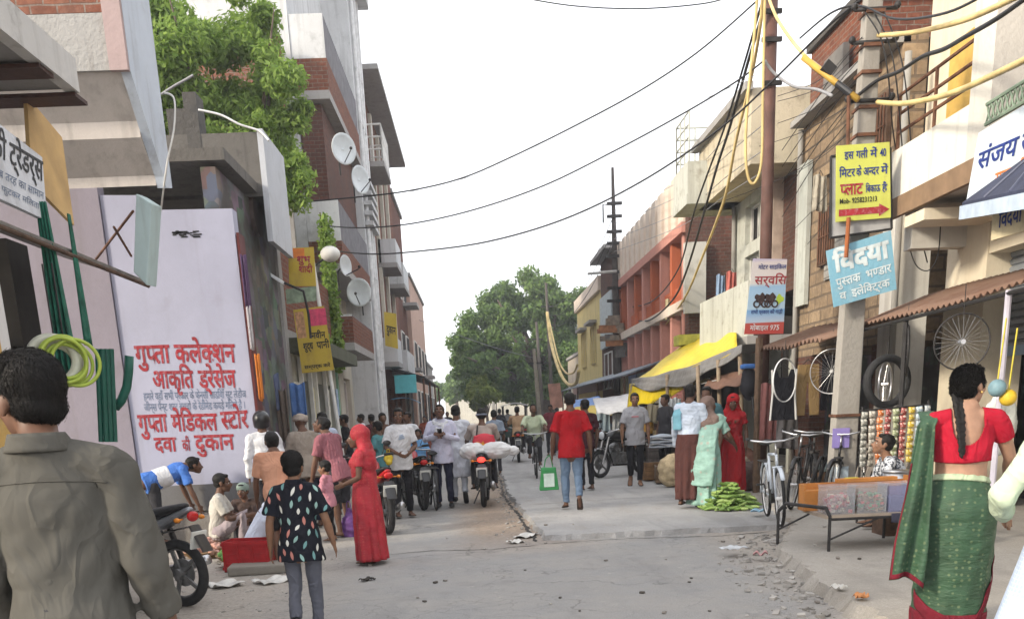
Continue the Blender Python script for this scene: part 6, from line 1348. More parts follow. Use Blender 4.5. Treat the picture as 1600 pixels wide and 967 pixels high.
# ---- boy with the leaf print shirt
def leafprint():
    m, t, b = nodes('black leaf print shirt'); vec = coord(t, (1, .55, .62)); vo = N(t, 'ShaderNodeTexVoronoi', Scale=15.5, Randomness=.55); t.links.new(vec, vo.inputs['Vector'])
    msk = ramp(t, vo.outputs['Distance'], [(.30, (1,)*3), (.34, (0,)*3)]); sep = N(t, 'ShaderNodeSeparateColor'); t.links.new(vo.outputs['Color'], sep.inputs[0])
    colr = ramp(t, sep.outputs[0], [(.2, (.55, .55, .50)), (.4, (.16, .28, .27)), (.6, (.45, .19, .15)), (.8, (.26, .38, .36))]); t.links.new(mixc(t, msk, (.010, .012, .020), colr), b.inputs['Base Color']); b.inputs['Roughness'].default_value = .85
    bumpn(t, b, nz(t, vec, 9), .5, .04); return m
def leaf_pieces(shirt, ctx):
    """printed leaves laid on the cloth: little pointed ovals on the back and sides"""
    t, J, hp, RH, HS, S = ctx; me = shirt.data; n = len(me.vertices); co = np.empty(n*3, np.float32); me.vertices.foreach_get('co', co); co = co.reshape(-1, 3); no = np.empty(n*3, np.float32); me.vertices.foreach_get('normal', no); no = no.reshape(-1, 3)
    g = np.random.default_rng(8); pick = []; order = g.permutation(n)
    for i in order:
        if no[i, 2] > .6 or no[i, 2] < -.5: continue
        if all(np.linalg.norm(co[i]-co[j]) > .066 for j in pick): pick.append(i)
        if len(pick) > 140: break
    from mathutils.bvhtree import BVHTree
    bv = BVHTree.FromPolygons([tuple(c) for c in co], [tuple(p.vertices) for p in me.polygons])
    cols = [M('leaf print white', (.60, .60, .55), .8, .1), M('leaf print teal', (.13, .27, .27), .8, .1), M('leaf print coral', (.42, .17, .14), .8, .1), M('leaf print mint', (.25, .40, .37), .8, .1)]
    bms = [MB() for _ in cols]
    for i in pick:
        n_ = Vector(no[i].tolist()).normalized(); a = Vector((g.normal()*.35, g.normal()*.35, 1)); a = (a-n_*a.dot(n_)).normalized(); b_ = n_.cross(a); c = Vector(co[i].tolist()); L_, W2 = .031*(.75+.45*g.random()), .0115; vs = []
        for s_ in np.linspace(-1, 1, 7):
            for q in (-1, 0, 1):
                wd = W2*(1-s_*s_)**1.0; p = c+a*s_*L_+b_*q*wd; h = bv.find_nearest(p); vs.append(h[0]+h[1]*.0022 if h[0] else p)
        bms[int(g.integers(4))].add(vs, [(k*3+q, k*3+q+1, (k+1)*3+q+1, (k+1)*3+q) for k in range(6) for q in range(2)])
    for m_, bm_ in zip(cols, bms):
        bm_.build('leaf_print', m_, shirt, smooth=True, fix=False)
P = walkpose(-1, .55); P.update(elL=(-.15, -.02, .635), wrL=(-.165, .02, .49), elR=(.15, -.02, .64), wrR=(.175, .03, .50))
p = gpt(484, 992); ctx = person('boy in a black shirt printed with pale leaves walking away in grey jeans', p, 3, 1.34, P, SK1, C('black shirting', (.010, .011, .017)), ('trousers', GDENIM), 'boy', 'shoe', .011, 1.0, sleeve='short', hem=.42, face=False, hyaw=-6, wr=.007, seed=5, collar=True, loose=1.5)
strands(ctx, 5000, .014, (0, -.3, -1), 3)
leaf_pieces([c for c in ctx[0].children if c.name.startswith('shirt')][0], ctx)

# ---- woman in the green saree, right foreground
def saree_mat(name, base, dot, scale, border=None, gold=.5):
    m, t, b = nodes(name); vec = coord(t); vo = N(t, 'ShaderNodeTexVoronoi', Scale=scale, Randomness=.35); t.links.new(vec, vo.inputs['Vector'])
    msk = ramp(t, vo.outputs['Distance'], [(.16, (gold,)*3), (.28, (0,)*3)]); c0 = ramp(t, nz(t, vec, 6, 5), [(.3, mul(base, .7)), (.7, mul(base, 1.25))]); c1 = mixc(t, msk, c0, dot)
    wv = nz(t, coord(t, (1, 1, 6)), 8, 5, .7); c1 = mixc(t, ramp(t, wv, [(.58, (0,)*3), (.75, (.35,)*3)]), c1, mul(dot, .7)); t.links.new(c1, b.inputs['Base Color']); b.inputs['Roughness'].default_value = .7; bumpn(t, b, nz(t, coord(t, (1, 1, 3)), 14, 4), .45, .03); return m
GS = saree_mat('green printed saree', (.022, .062, .030), (.16, .20, .10), 26); MAR = C('maroon saree border', (.13, .012, .022)); REDB = C('red blouse', (.34, .010, .026), wr=.4)
pw = V3(AY(1508, 720, 5.55)); P = dict(STAND); P.update(hed=(.012, .022, .915), elR=(.160, .045, .655), wrR=(.185, .15, .555), elL=(-.135, .03, .64), wrL=(-.09, .14, .60), anL=(-.045, -.02, .045), anR=(.05, .06, .045))
ctx = person('woman in a green printed saree and red blouse with a long black braid', (pw.x-.02, 5.55, .1), -14, 1.61, P, SK3, REDB, None, 'braid', 'sandal', .011, 1.10, True, hyaw=-48, hpitch=-8, sleeve='cap', hem=.648, wr=.004, seed=21, belly=.018, tvox=.0065)
t_, J, hp, RH, HS, S = ctx
for c in t_.children:
    if c.name.startswith('top'): c.name = 'blouse'
# carve the deep back neckline of the blouse: skin panel laid over it
bl = [c for c in t_.children if c.name.startswith('blouse')][0]
bm_ = bmesh.new(); bm_.from_mesh(bl.data); cut = []
zn = J['nek'].z; zc = J['che'].z
for f in bm_.faces:
    c = f.calc_center_median(); dx = c.x/(.088); dz = (c.z-(zc+.085))/.125
    if c.y < J['che'].y-.0 and dx*dx*1.0+(max(0, -dz) if dz < 0 else 0)**2 < 1 and c.z > zc-.04 or (abs(c.x) < .088 and c.z > zn-.03): cut.append(f)
bmesh.ops.delete(bm_, geom=cut, context='FACES'); bm_.to_mesh(bl.data); bm_.free()
q = bl.modifiers.new('thick', 'SOLIDIFY'); q.thickness = .004
W = J['wai']; pel = J['pel']; ztop = W.z-.062
def skirt(a, q):
    th_ = a*2*math.pi; z = ztop+(.03-ztop)*q; fl = math.sin(min(1, q/.26)*math.pi/2)
    rx = .142+.062*fl-.045*max(0, q-.35)+.02*q*q; ry = .115+.075*fl-.03*max(0, q-.35)+.03*q*q; fold = 1+.012*math.sin(th_*13+q*9)+.05*q*math.sin(th_*7+1.5*math.sin(q*3))*max(0, math.sin(th_-.6))+.012*math.sin(q*30+2.2*math.sin(th_*1.5+.6))*(1 if .08 < q < .8 else .3)+.009*math.sin(q*47+3*math.sin(th_*2+2))
    return Vector((pel.x+rx*math.cos(th_)*fold*1.06, pel.y+.01+.05*q+ry*math.sin(th_)*fold-.03*fl*max(0, -math.sin(th_)), z-.03*math.sin(th_+.5)*(1-q)))
sr = MB().grid(skirt, 120, 60).build('saree', GS, t_, smooth=True, solid=.008)
def sband(a, q):
    aa = .52+.50*a; q0 = .74+.16*math.sin(a*3.0)-.42*max(0, a-.62)*2.2; p = skirt(aa, min(.995, q0+.10*q)); d = Vector((p.x-pel.x, p.y-pel.y-.05, 0)).normalized(); return p+d*.012
MB().grid(sband, 60, 5).build('saree_border', MAR, sr, smooth=True, solid=.004)
MB().grid(lambda a, q: skirt(a, .88+.118*q)+Vector((math.cos(a*6.283)*.008, math.sin(a*6.283)*.008, 0)), 90, 4).build('hem_border', MAR, sr, smooth=True, solid=.004)
MB().grid(lambda a, q: (lambda p: Vector((p.x*1.02, p.y+(p.y-pel.y)*.02, p.z+.012)))(skirt(a, .0+.035*q)), 90, 3).build('waist_roll', C('pale petticoat edge', (.35, .42, .28)), sr, smooth=True, solid=.012)
# the loose end over the left shoulder falling down the back
shL = J['shL']
def pallu(a, q):
    wv = .05*math.sin(a*9+q*3)*(.3+q); x0 = shL.x-.035-.03*q; wd = .085+.10*min(1, q*1.3)
    top_ = Vector((x0+wd*(a-.5), shL.y+.07-.02*a, shL.z+.055)); z = shL.z+.06-q*.98
    yb = shL.y-.075-.07*min(1, q*2.2)-.05*q
    if q < .08: return top_.lerp(Vector((x0+wd*(a-.5), yb, z)), q/.08)
    return Vector((x0+wd*(a-.5)-.015+.25*wv*(1-q)-.055*q, yb+wv*.6, z+.04*math.sin(a*3.14)*q-.05*a*q))
pl = MB().grid(pallu, 30, 60).build('saree_end', GS, t_, smooth=True, solid=.008)
MB().grid(lambda a, q: pallu(a, .965+.03*q)+Vector((0, -.006, 0)), 30, 3).build('end_border', MAR, pl, smooth=True, solid=.006); MB().grid(lambda a, q: pallu(.0+.05*a, .3+.69*q)+Vector((0, -.006, 0)), 3, 40).build('side_border', MAR, pl, smooth=True, solid=.006)
# front wrap crossing the chest to that shoulder
MB().grid(lambda a, q: Vector((shL.x-.02+.09*a+(.26-.0*a)*q, shL.y+.12+.05*math.sin(q*3.1), shL.z+.05-(.32+.1*a)*q)), 8, 14).build('saree_front', GS, t_, smooth=True, solid=.01)
strands(ctx, 7000, .03, (.1, -1, -.6), 6)
# braid
mb = MB(); k0 = hp(-.01, -.105, -.045)
for i in range(30):
    q = i/29; sg = (-1)**i; c = k0.lerp(J['che']+Vector((-.035, -.155, -.10)), q)+Vector((.011*sg*(1-.3*q), -.02*math.sin(q*3.1)+.004*sg, 0)); r = .030*(1-.45*q); mb.ball(c, (r*.62, r*.62, r*1.25), 10, 8, Matrix.Rotation(.55*sg, 3, 'Y'))
remeshed(mb, 'braid', .007, HAIR, t_, 1, .003, 4, 70)
mb = MB(); mb.ring(J['wrR']+Vector((0, 0, .012)), .033, .004, tuple(J['wrR']-J['elR']), 20, 6); mb.ring(J['wrR']+Vector((-.003, -.006, .02)), .033, .004, tuple(J['wrR']-J['elR']), 20, 6); mb.build('bangle', REDB, t_, smooth=True)
mb = MB(); mb.ball(hp(.083, -.006, -.036), .008); mb.build('earring', GOLD, t_, smooth=True)

# ---- man at the right edge in pale green shirt and blue checked lungi
def checkmat():
    m, t, b = nodes('blue check lungi'); vec = coord(t); wa = N(t, 'ShaderNodeTexBrick', Scale=1, offset=0); t.links.new(coord(t, (1, 1, 1), 'UV'), wa.inputs['Vector'])
    wa.inputs['Color1'].default_value = (.30, .38, .52, 1); wa.inputs['Color2'].default_value = (.34, .42, .56, 1); wa.inputs['Mortar'].default_value = (.50, .56, .66, 1); wa.inputs['Brick Width'].default_value = .018; wa.inputs['Row Height'].default_value = .018; wa.inputs['Mortar Size'].default_value = .0022
    t.links.new(mixc(t, .5, wa.outputs[0], ramp(t, nz(t, vec, 5), [(.3, (.27, .36, .52)), (.7, (.42, .49, .6))])), b.inputs['Base Color']); b.inputs['Roughness'].default_value = .9; bumpn(t, b, nz(t, coord(t, (1, 1, .4)), 9), .5, .05); return m
pe = V3(AY(1704, 700, 3.75)); P = dict(STAND); P.update(elL=(-.185, -.005, .66), wrL=(-.15, .11, .60), wai=(0, .01, .62))
ctx = person('person in pale green shirt and pale blue checked long cloth cut by the right edge', (pe.x+.02, 3.75, .0), -15, 1.70, P, SK1, C('pale green shirting', (.46, .54, .40)), None, 'short', 'sandal', .014, 1.05, face=False, sleeve='long', hem=.45, wr=.008, seed=31, loose=1.6)
t_, J, hp, RH, HS, S = ctx; pel = J['pel']
CHK = checkmat()
def lungi(a, q):
    th_ = a*2*math.pi; z = 1.02+(.12-1.02)*q; r = .18+.24*q; return Vector((pel.x+r*1.05*math.cos(th_)*(1+.05*q*math.sin(th_*8)), pel.y+r*.8*math.sin(th_)*(1+.06*q*math.sin(th_*9+1)), z))
lo = MB().grid(lungi, 90, 30).build('long_cloth', CHK, t_, smooth=True, solid=.008, uv=True)

# ---- crowd on the left
RSM = saree_mat('red printed saree', (.36, .014, .026), (.52, .13, .07), 34, gold=.4); p = gpt(580, 880)
P = dict(STAND); P.update(hed=(0, .028, .915), elL=(-.13, .0, .64), wrL=(-.12, .11, .60), elR=(.135, .0, .64), wrR=(.145, .05, .50))
ctx = person('woman in a bright red saree with covered head facing left, carrying bags', p, 82, 1.47, P, SK2, RSM, ('saree', RSM), 'short', 'sandal', .012, 1.18, True, sleeve='cap', hem=.55, hpitch=-5, wr=.004, seed=41)
draped_hood(ctx, RSM, 'head_cover', 1.2, seed=4)
t_, J, hp, RH, HS, S = ctx; mb = MB(); mb.ring(J['wrR']+Vector((0, -.01, .03)), .034, .007, (0, .3, 1), 18, 6); mb.build('bangle', M('white bangle', (.6, .55, .5), .4), t_, smooth=True)
RED_CTX = ctx
def bag(label, c, r, mat, name='carry_bag', cat='bag', h=1.25, group=None):
    t = thing(name, label, cat, c, group=group); mb = MB(); mb.ball((0, 0, 0), (r, r*.8, r*h), 18, 12); mb.tube([(0, 0, r*h*.8), (0, 0, r*h*1.35)], [(r*.5, r*.3), (.012, .012)], 10, side=(1, 0, 0)); remeshed(mb, 'sack', .012, mat, t, 1, .012, int(abs(c[0])*100), 16)
    for s_ in (-1, 1): MB().tube([(s_*r*.3, 0, r*h*.9), (s_*.02, 0, r*h*1.7), (0, 0, r*h*1.8)], .006, 6).build('handle', mat, t)
    return t
hw = ctx[0].matrix_basis @ J['wrR'] if False else None
def world(ctx, key, off=(0, 0, 0)):
    t_ = ctx[0]; R = Matrix.Rotation(t_.rotation_euler.z, 3, 'Z'); return Vector(t_.location)+R @ (ctx[1][key]+Vector(off))
h = world(ctx, 'wrR'); bag('translucent plastic bag of greens held by the woman in red', h+Vector((-.01, -.03, -.31)), .125, M('plastic over greens', (.16, .20, .14), .3, .4, 20, .3)); bag('purple carry bag hanging in front of the woman in red', gpt(548, 838)+Vector((0, .05, .10)), .14, M('purple bag cloth', (.13, .05, .20), .6, .3, 12), h=1.5)
# man in mauve shirt and shorts, bending
MV = C('mauve shirting', (.26, .10, .12)); P = bendpose(.34); ctx = person('man in a mauve shirt and dark shorts stooping beside the woman in red', gpt(538, 838), 55, 1.66, P, SK2, MV, ('shorts', DGREY), 'short', 'sandal', .014, sleeve='short', hem=.44, hpitch=-25, hyaw=20, seed=51)
PKC = C('pink child shirt', (.50, .22, .27)); P = dict(STAND); P.update(elL=(-.12, .03, .66), wrL=(-.03, .13, .66), elR=(.12, .03, .66), wrR=(.03, .13, .68))
person('small child in a pink shirt and black trousers standing between the grown ups', gpt(519, 845), 80, 1.03, P, SK1, PKC, ('trousers', BLKC), 'boy', 'sandal', .012, 1.02, sleeve='long', hem=.44, seed=55)
BGE = C('beige shirting', (.30, .26, .22)); TUR = C('taupe head cloth', (.36, .31, .27)); ctx = person('man in a beige shirt with a head cloth standing with his back turned', gpt(490, 824), 30, 1.68, bendpose(.15), SK2, BGE, ('trousers', NAVYC), None, 'sandal', .014, 1.08, face=False, sleeve='short', hem=.43, seed=61); wrap(ctx, TUR)
person('man in a pale blue white shirt behind the man with the head cloth', gpt(521, 806), 35, 1.70, bendpose(.12), SK2, C('pale blue shirting', (.45, .50, .62)), ('trousers', DGREY), 'short', 'sandal', .016, face=False, sleeve='long', seed=65)
PCH = C('peach shirting', (.55, .28, .18)); ctx = person('man in a peach shirt and black shorts leaning over the vegetables', gpt(449, 886), 20, 1.5, bendpose(.28), SK2, PCH, ('shorts', BLKC), 'short', 'sandal', .014, 1.05, face=False, sleeve='short', hem=.46, seed=71, hpitch=-20)
ctx = person('person in a white shirt and dark helmet at the edge of the lettered wall', gpt(428, 838), 15, 1.70, None, SK2, W_, ('trousers', DGREY), None, 'shoe', .016, face=False, sleeve='long', seed=75); helmet(ctx, BLK)
VW = C('vendor white shirt', (.55, .60, .72)); p = gpt(400, 876); ctx = person('vendor in a white shirt sitting on the ground behind the red crate with bowed head', p, -50, 1.66, sitpose(.06, .18), SK2, VW, ('trousers', DGREY), 'short', 'bare', .014, 1.05, sleeve='short', hem=.50, hpitch=-45, seed=81)
P = sitpose(.12, .03); ctx = person('seated vendor in a cream shirt and pale trousers with his back to the lettered wall', gpt(347, 862), -82, 1.62, P, SK2, C('cream shirting', (.46, .44, .40)), ('trousers', C('pale pink grey trousers', (.33, .28, .30))), 'short', 'bare', .014, 1.0, sleeve='short', hem=.50, seed=85)
MB().box(tuple(gpt(347, 862)+Vector((0, 0, .075))), (.38, .38, .15)).build('stool', WOODD, tagv=('low wooden stool under the vendor in cream', 'stool', None, None), bevel=.02)
ctx = person('child in a grey green skull cap squatting beside the vendor in cream', gpt(398, 850), 170, 1.35, sitpose(.12, .1), SK2, C('dark brown child shirt', (.06, .04, .035)), ('trousers', DGREY), 'short', 'bare', .014, seed=88, face=True)
t_, J, hp, RH, HS, S = ctx; mb = MB(); mb.ball(hp(0, -.012, .05), (.092*HS, .106*HS, .085*HS), 16, 10, RH); mb.build('skull_cap', C('grey green cap', (.20, .26, .23)), t_, smooth=True)
ctx = person('person in blue and white cloth stooping behind the black motorbike', gpt(250, 850), -60, 1.6, bendpose(1.25), SK2, C('bright blue cloth', (.06, .16, .48)), ('trousers', DGREY), 'short', 'sandal', .014, face=False, sleeve='short', seed=91)
t_, J, hp, RH, HS, S = ctx; mb = MB(); mb.tube([J['wai'].lerp(J['pel'], .6), J['wai'].lerp(J['che'], .6)], [(.185*S, .15*S), (.185*S, .145*S)], 18, side=(1, 0, 0), dome=False); remeshed(mb, 'white_wrap', .013, W_, t_, 2, .006, 3)
# youth in white T-shirt, man with the phone, man in white kurta
P = dict(STAND); P.update(elL=(-.15, .0, .645), wrL=(-.06, .13, .59), elR=(.14, .0, .64), wrR=(.05, .14, .585), hed=(0, .02, .915)); ctx = person('youth in a white T-shirt with a small blue print and black trousers facing the street', gpt(633, 808), 196, 1.70, P, SK2, C('white jersey', (.62, .62, .64)), ('trousers', BLKC), 'short', 'sandal', .013, .96, sleeve='short', hem=.44, seed=101, hyaw=-14, loose=1.5)
t_, J, hp, RH, HS, S = ctx; mb = MB()
for k in range(3): mb.box(J['che']+Vector((0, .142, -.03+.025*k)), (.10-.02*k, .012, .014), ry=.25)
mb.build('shirt_print', M('faint blue print', (.30, .38, .50), .8), t_)
bag('small yellow packet bag held by the youth in the white T-shirt', world(ctx, 'wrR', (.04, .04, -.05))+Vector((-.12, 0, -.02)), .07, M('yellow bag', (.55, .40, .03), .5), h=1.2)
LILS = C('pale lilac shirting', (.52, .52, .64)); P = dict(STAND); P.update(elL=(-.155, .03, .66), wrL=(-.025, .135, .70), elR=(.155, .03, .66), wrR=(.025, .135, .70), hed=(0, .030, .913)); ctx = person('man in a pale lilac shirt and white scarf looking down at his phone', gpt(696, 793), 178, 1.74, P, SK2, LILS, ('trousers', NAVYC), 'tash', 'shoe', .013, 1.0, sleeve='long', hem=.44, seed=111, hpitch=-24, collar=True, loose=1.5)
t_, J, hp, RH, HS, S = ctx; mb = MB(); mb.ring(J['nek']+Vector((0, .01, -.035)), .105, .042, (0, .35, 1), 24, 10); mb.tube([J['nek']+Vector((-.09, .09, -.06)), J['che']+Vector((-.03, .135, -.01)), J['che']+Vector((.09, .125, .04))], [(.05, .02)]*3, 10, side=(0, 0, 1)); remeshed(mb, 'scarf', .012, W_, t_, 1, .008, 6, 18)
t2 = thing('phone', 'dark phone held by the man in the white scarf', 'phone', world(ctx, 'wrL', (.04, .06, .05)), rad(178)); MB().box((0, 0, 0), (.075, .012, .15), rx=-.7).build('case', BLK, t2, bevel=.004)
KUR = C('white kurta cotton', (.64, .66, .72)); P = walkpose(1, .4); ctx = person('man in a long white kurta and pyjama walking away', gpt(720, 786), 2, 1.72, P, SK2, KUR, ('trousers', KUR), 'short', 'shoe', .014, 1.0, face=False, sleeve='long', hem=.27, seed=121, loose=1.6)
# rider in the middle of the road with bundles
P = ridepose(); RLOC = RIDE; BRN = C('pale brown T-shirt', (.40, .34, .30)); ctx = person('rider in a pale T-shirt with a grey head band riding the motorbike away', RLOC+Vector((0, -.24, -.02)), 0, 1.68, P, SK2, BRN, ('trousers', DGREY), 'short', 'sandal', .014, 1.02, face=False, sleeve='short', hem=.48, seed=131)
t_, J, hp, RH, HS, S = ctx; mb = MB(); mb.ring(hp(0, -.02, .012), .088*HS, .016, (0, .15, 1), 24, 8, ); mb.build('head_band', C('grey band', (.22, .25, .32)), t_, smooth=True)
def flamecloth():
    m, t, b = nodes('red and yellow cloth bag'); vec = coord(t); s_ = N(t, 'ShaderNodeSeparateXYZ'); t.links.new(vec, s_.inputs[0]); ad = N(t, 'ShaderNodeMath', operation='MULTIPLY_ADD'); t.links.new(nz(t, vec, 12), ad.inputs[0]); ad.inputs[1].default_value = .22; t.links.new(s_.outputs[2], ad.inputs[2])
    t.links.new(ramp(t, ad.outputs[0], [(.06, (.62, .42, .04)), (.12, (.60, .25, .03)), (.15, (.52, .03, .05))]), b.inputs['Base Color']); b.inputs['Roughness'].default_value = .7; return m
t2 = thing('cloth_bag', 'red and yellow bag slung on the back of the motorbike rider', 'bag', RLOC+Vector((.02, -.46, 1.04))); mb = MB(); mb.ball((0, 0, .03), (.20, .07, .15), 16, 10); mb.box((0, 0, .03), (.34, .09, .22)); remeshed(mb, 'sack', .012, flamecloth(), t2, 2, .005, 5); MB().tube([(-.12, 0, .14), (-.1, .12, .28), (-.1, .2, .3)], .012, 6).build('strap', BLKC, t2)
WP = M('white plastic sacking', (.62, .62, .62), .45, .1, 8, .4, bscale=14)
for s_, lab in ((-1, 'left white bundle tied across the back of the motorbike'), (1, 'right white bundle tied across the back of the motorbike, with a loose end')):
    t2 = thing('bundle', lab, 'bundle', RLOC+Vector((s_*.2+.02, -.55, .93))); mb = MB(); mb.ball((0, 0, 0), (.24 if s_ < 0 else .28, .15, .14), 16, 10)
    if s_ > 0: mb.ball((.28, 0, -.02), (.11, .08, .09), 12, 8)
    remeshed(mb, 'sack', .012, WP, t2, 2, .012, 7+s_, 14)
# distant figures
def far(label, u, v, yaw, H, top, bot, z=0, pose=None, sleeve='short', **k):
    return person(label, gpt(u, v, z), yaw, H, pose, SK2, top, bot, k.pop('hair', 'short'), 'sandal', .02, face=False, sleeve=sleeve, seed=int(u), **k)
TANS = C('tan shirt', (.42, .28, .17)); ctx = person('distant rider in a tan shirt riding away on a motorbike', RIDE2+Vector((0, -.24, -.02)), 0, 1.68, ridepose(), SK2, TANS, ('trousers', DGREY), 'short', 'sandal', .02, face=False, sleeve='short', hem=.48, seed=5)
ctx = person('cyclist in a pale yellow green shirt riding towards the camera', CYC+Vector((0, .30, .0)), 178, 1.66, {**ridepose(), 'knL': (-.07, .17, .40), 'anL': (-.07, .14, .19), 'toL': (-.07, .25, .17), 'knR': (.07, .19, .52), 'anR': (.07, .14, .30), 'toR': (.07, .25, .27)}, SK2, C('pale lime shirt', (.48, .54, .38)), ('trousers', DGREY), 'short', 'sandal', .018, face=False, sleeve='short', hem=.5, hpitch=-25, seed=8)
far('dark clothed figure walking far down the middle of the street', 783, 702, 0, 1.7, DGREY, ('trousers', BLKC), .0)
far('figure in teal standing behind the woman in red', 600, 792, 60, 1.5, C('teal shirt', (.08, .22, .24)), ('trousers', BLKC)); far('man in dark shirt standing under the dark tin awning by the maroon cloth', 588, 748, 40, 1.66, C('dark maroon shirt', (.07, .02, .025)), ('trousers', DGREY))
far('man in pale shirt farther back beside the maroon cloth', 572, 742, 100, 1.68, W_, ('trousers', DGREY)); far('man in brown shirt in the crowd behind the youth in the white T-shirt', 606, 768, 200, 1.66, C('brown shirt', (.12, .07, .05)), ('trousers', DGREY)); far('man in black behind the crowd near the mint green door', 548, 770, 90, 1.66, BLKC, ('trousers', BLKC))
ctx = far('child in a sky blue shirt in the crowd beside the bicycle', 660, 772, 170, 1.30, C('sky blue shirt', (.16, .35, .62)), ('trousers', DGREY)); far('man in a light shirt in the crowd behind the bicycle', 645, 766, 150, 1.66, W_, ('trousers', DGREY))
far('man in grey blue shirt with head cloth riding behind the bundles', 776, 742, 0, 1.62, C('grey blue shirt', (.25, .30, .38)), ('trousers', DGREY)); far('man in a white shirt beside the white roofed three wheeler', 795, 694, 20, 1.68, W_, ('trousers', DGREY)); far('woman in rust red farther along the left kerb', 668, 720, 170, 1.55, C('rust red cloth', (.22, .06, .04)), ('skirt', C('rust red cloth', (.22, .06, .04))))
far('man in blue far along the left kerb', 682, 706, 0, 1.68, C('blue shirt far', (.08, .14, .3)), ('trousers', DGREY)); far('dark figure standing left of the far motorbike rider', 702, 700, 180, 1.68, DGREY, ('trousers', BLKC)); far('man in maroon behind the cyclist', 862, 712, 170, 1.66, C('maroon far shirt', (.15, .03, .04)), ('trousers', DGREY), .065); far('woman in brown behind the cyclist', 872, 706, 10, 1.55, C('brown far cloth', (.14, .08, .07)), ('skirt', C('brown far cloth', (.14, .08, .07))), .065)

# ---- right side
REDT = C('red T-shirt jersey', (.36, .010, .016), wr=.7); P = walkpose(1, .45); P.update(elL=(-.145, -.02, .63), wrL=(-.155, .03, .475), elR=(.145, -.03, .63), wrR=(.16, .0, .48)); ctx = person('man in a red T-shirt and faded jeans walking away with a green bag', gpt(895, 796, .065), 0, 1.74, P, SK2, REDT, ('trousers', DENIM), 'short', 'sandal', .013, 1.05, face=False, sleeve='short', hem=.445, seed=141, hyaw=-8, loose=1.4)
h = world(ctx, 'wrL'); t2 = thing('carry_bag', 'green edged shopping bag with clear middle carried by the man in the red T-shirt', 'bag', h+Vector((-.06, .02, -.52)))
GBG = M('green bag', (.035, .22, .07), .5, .2); mb = MB(); mb.hexa([(-.15, -.05, 0), (.15, -.05, 0), (.15, .05, 0), (-.15, .05, 0), (-.11, -.03, .34), (.11, -.03, .34), (.11, .03, .34), (-.11, .03, .34)]); remeshed(mb, 'pouch', .011, GBG, t2, 2, .004, 3); MB().box((0, -.047, .15), (.16, .02, .2), rx=-.06).build('clear_panel', M('clear plastic over white', (.5, .6, .55), .3, .2), t2, bevel=.005)
for x in (-.07, .07): MB().tube([(x, 0, .32), (x*.6, 0, .46), (.02, 0, .52)], .008, 6).build('handle', GBG, t2)
far('person in dark maroon walking just right of the man in the red T-shirt', 917, 766, 20, 1.66, C('dark wine cloth', (.045, .015, .02)), ('trousers', BLKC), .065)
GT = C('grey melange T-shirt', (.34, .34, .36)); P = walkpose(1, .3); ctx = person('man in a grey T-shirt and black trousers walking towards the camera', gpt(993, 759, .065), 172, 1.74, P, SK1, GT, ('trousers', BLKC), 'short', 'sandal', .013, .98, sleeve='short', hem=.445, seed=151, loose=1.4, hyaw=6)
t_, J, hp, RH, HS, S = ctx; MB().box(J['che']+Vector((0, .137, .01)), (.13, .01, .018)).build('shirt_print', M('pink print line', (.45, .12, .14), .7), t_)
ctx = person('man in a white shirt, blue shoulder cloth and brown lungi at the stall', gpt(1076, 790, .1), -30, 1.74, bendpose(.08), SK2, C('bluish white shirting', (.55, .62, .72)), ('lungi', C('dark brown lungi', (.085, .035, .03))), 'short', 'sandal', .013, face=False, sleeve='long', hem=.515, seed=161)
t_, J, hp, RH, HS, S = ctx; mb = MB(); mb.tube([J['shL']+Vector((.03, .12, -.06)), J['shL']+Vector((.03, .02, .06)), J['shL']+Vector((.02, -.11, -.1)), J['shL']+Vector((.03, -.12, -.3))], [(.07, .022)]*4, 12, side=(1, 0, 0)); remeshed(mb, 'shoulder_cloth', .012, C('blue towel', (.20, .42, .50)), t_, 1, .004, 2)
far('man with dark hair standing behind the man in the white shirt at the stall', 1103, 776, 150, 1.70, C('dark teal shirt', (.06, .14, .16)), ('trousers', DGREY), .11)
MINT = saree_mat('mint printed saree', (.24, .40, .34), (.36, .33, .28), 10, gold=.8); SHAWL = C('taupe brown shawl', (.22, .155, .13), wr=.7); ctx = person('woman in a mint green printed saree and brown head shawl bending over the gourds', gpt(1102, 793, .065), -35, 1.58, {**bendpose(.16), 'wrR': (.18, .17, .55), 'elR': (.17, .06, .64)}, SK2, MINT, ('saree', MINT), None, 'sandal', .013, 1.18, True, face=False, sleeve='short', hem=.46, seed=171, hyaw=-25, hpitch=-15)
draped_hood(ctx, SHAWL, 'shawl', .2, seed=9, vox=.013)
t_, J, hp, RH, HS, S = ctx; mb = MB(); mb.tube([J['shR']+Vector((.0, .08, .03)), J['che']+Vector((.08, -.12, -.02)), J['wai']+Vector((.04, -.17, -.02)), J['pel']+Vector((.02, -.2, -.28)), J['pel']+Vector((.0, -.2, -.5))], [(.10, .05), (.15, .05), (.18, .05), (.20, .06), (.18, .05)], 18, side=(1, 0, 0)); remeshed(mb, 'saree_end', .014, MINT, t_, 2, .012, 12, 9)
ctx = person('woman in a red veil and orange blouse standing behind the gourds', gpt(1143, 772, .11), 165, 1.54, {**STAND, 'wrR': (.04, .16, .56), 'elR': (.13, .04, .64)}, SK2, C('deep red cloth', (.36, .02, .025)), ('skirt', C('deep red cloth', (.36, .02, .025))), 'short', 'sandal', .013, 1.0, True, sleeve='cap', hem=.5, seed=181); draped_hood(ctx, C('red veil', (.40, .018, .022)), 'veil', .3, seed=14)
bag('beige sack bag hanging from the hands of the woman in the red veil', gpt(1152, 762, .11)+Vector((-.05, -.35, .38)), .17, M('beige jute', (.42, .36, .28), .9, .25, 20, .4), h=1.15)
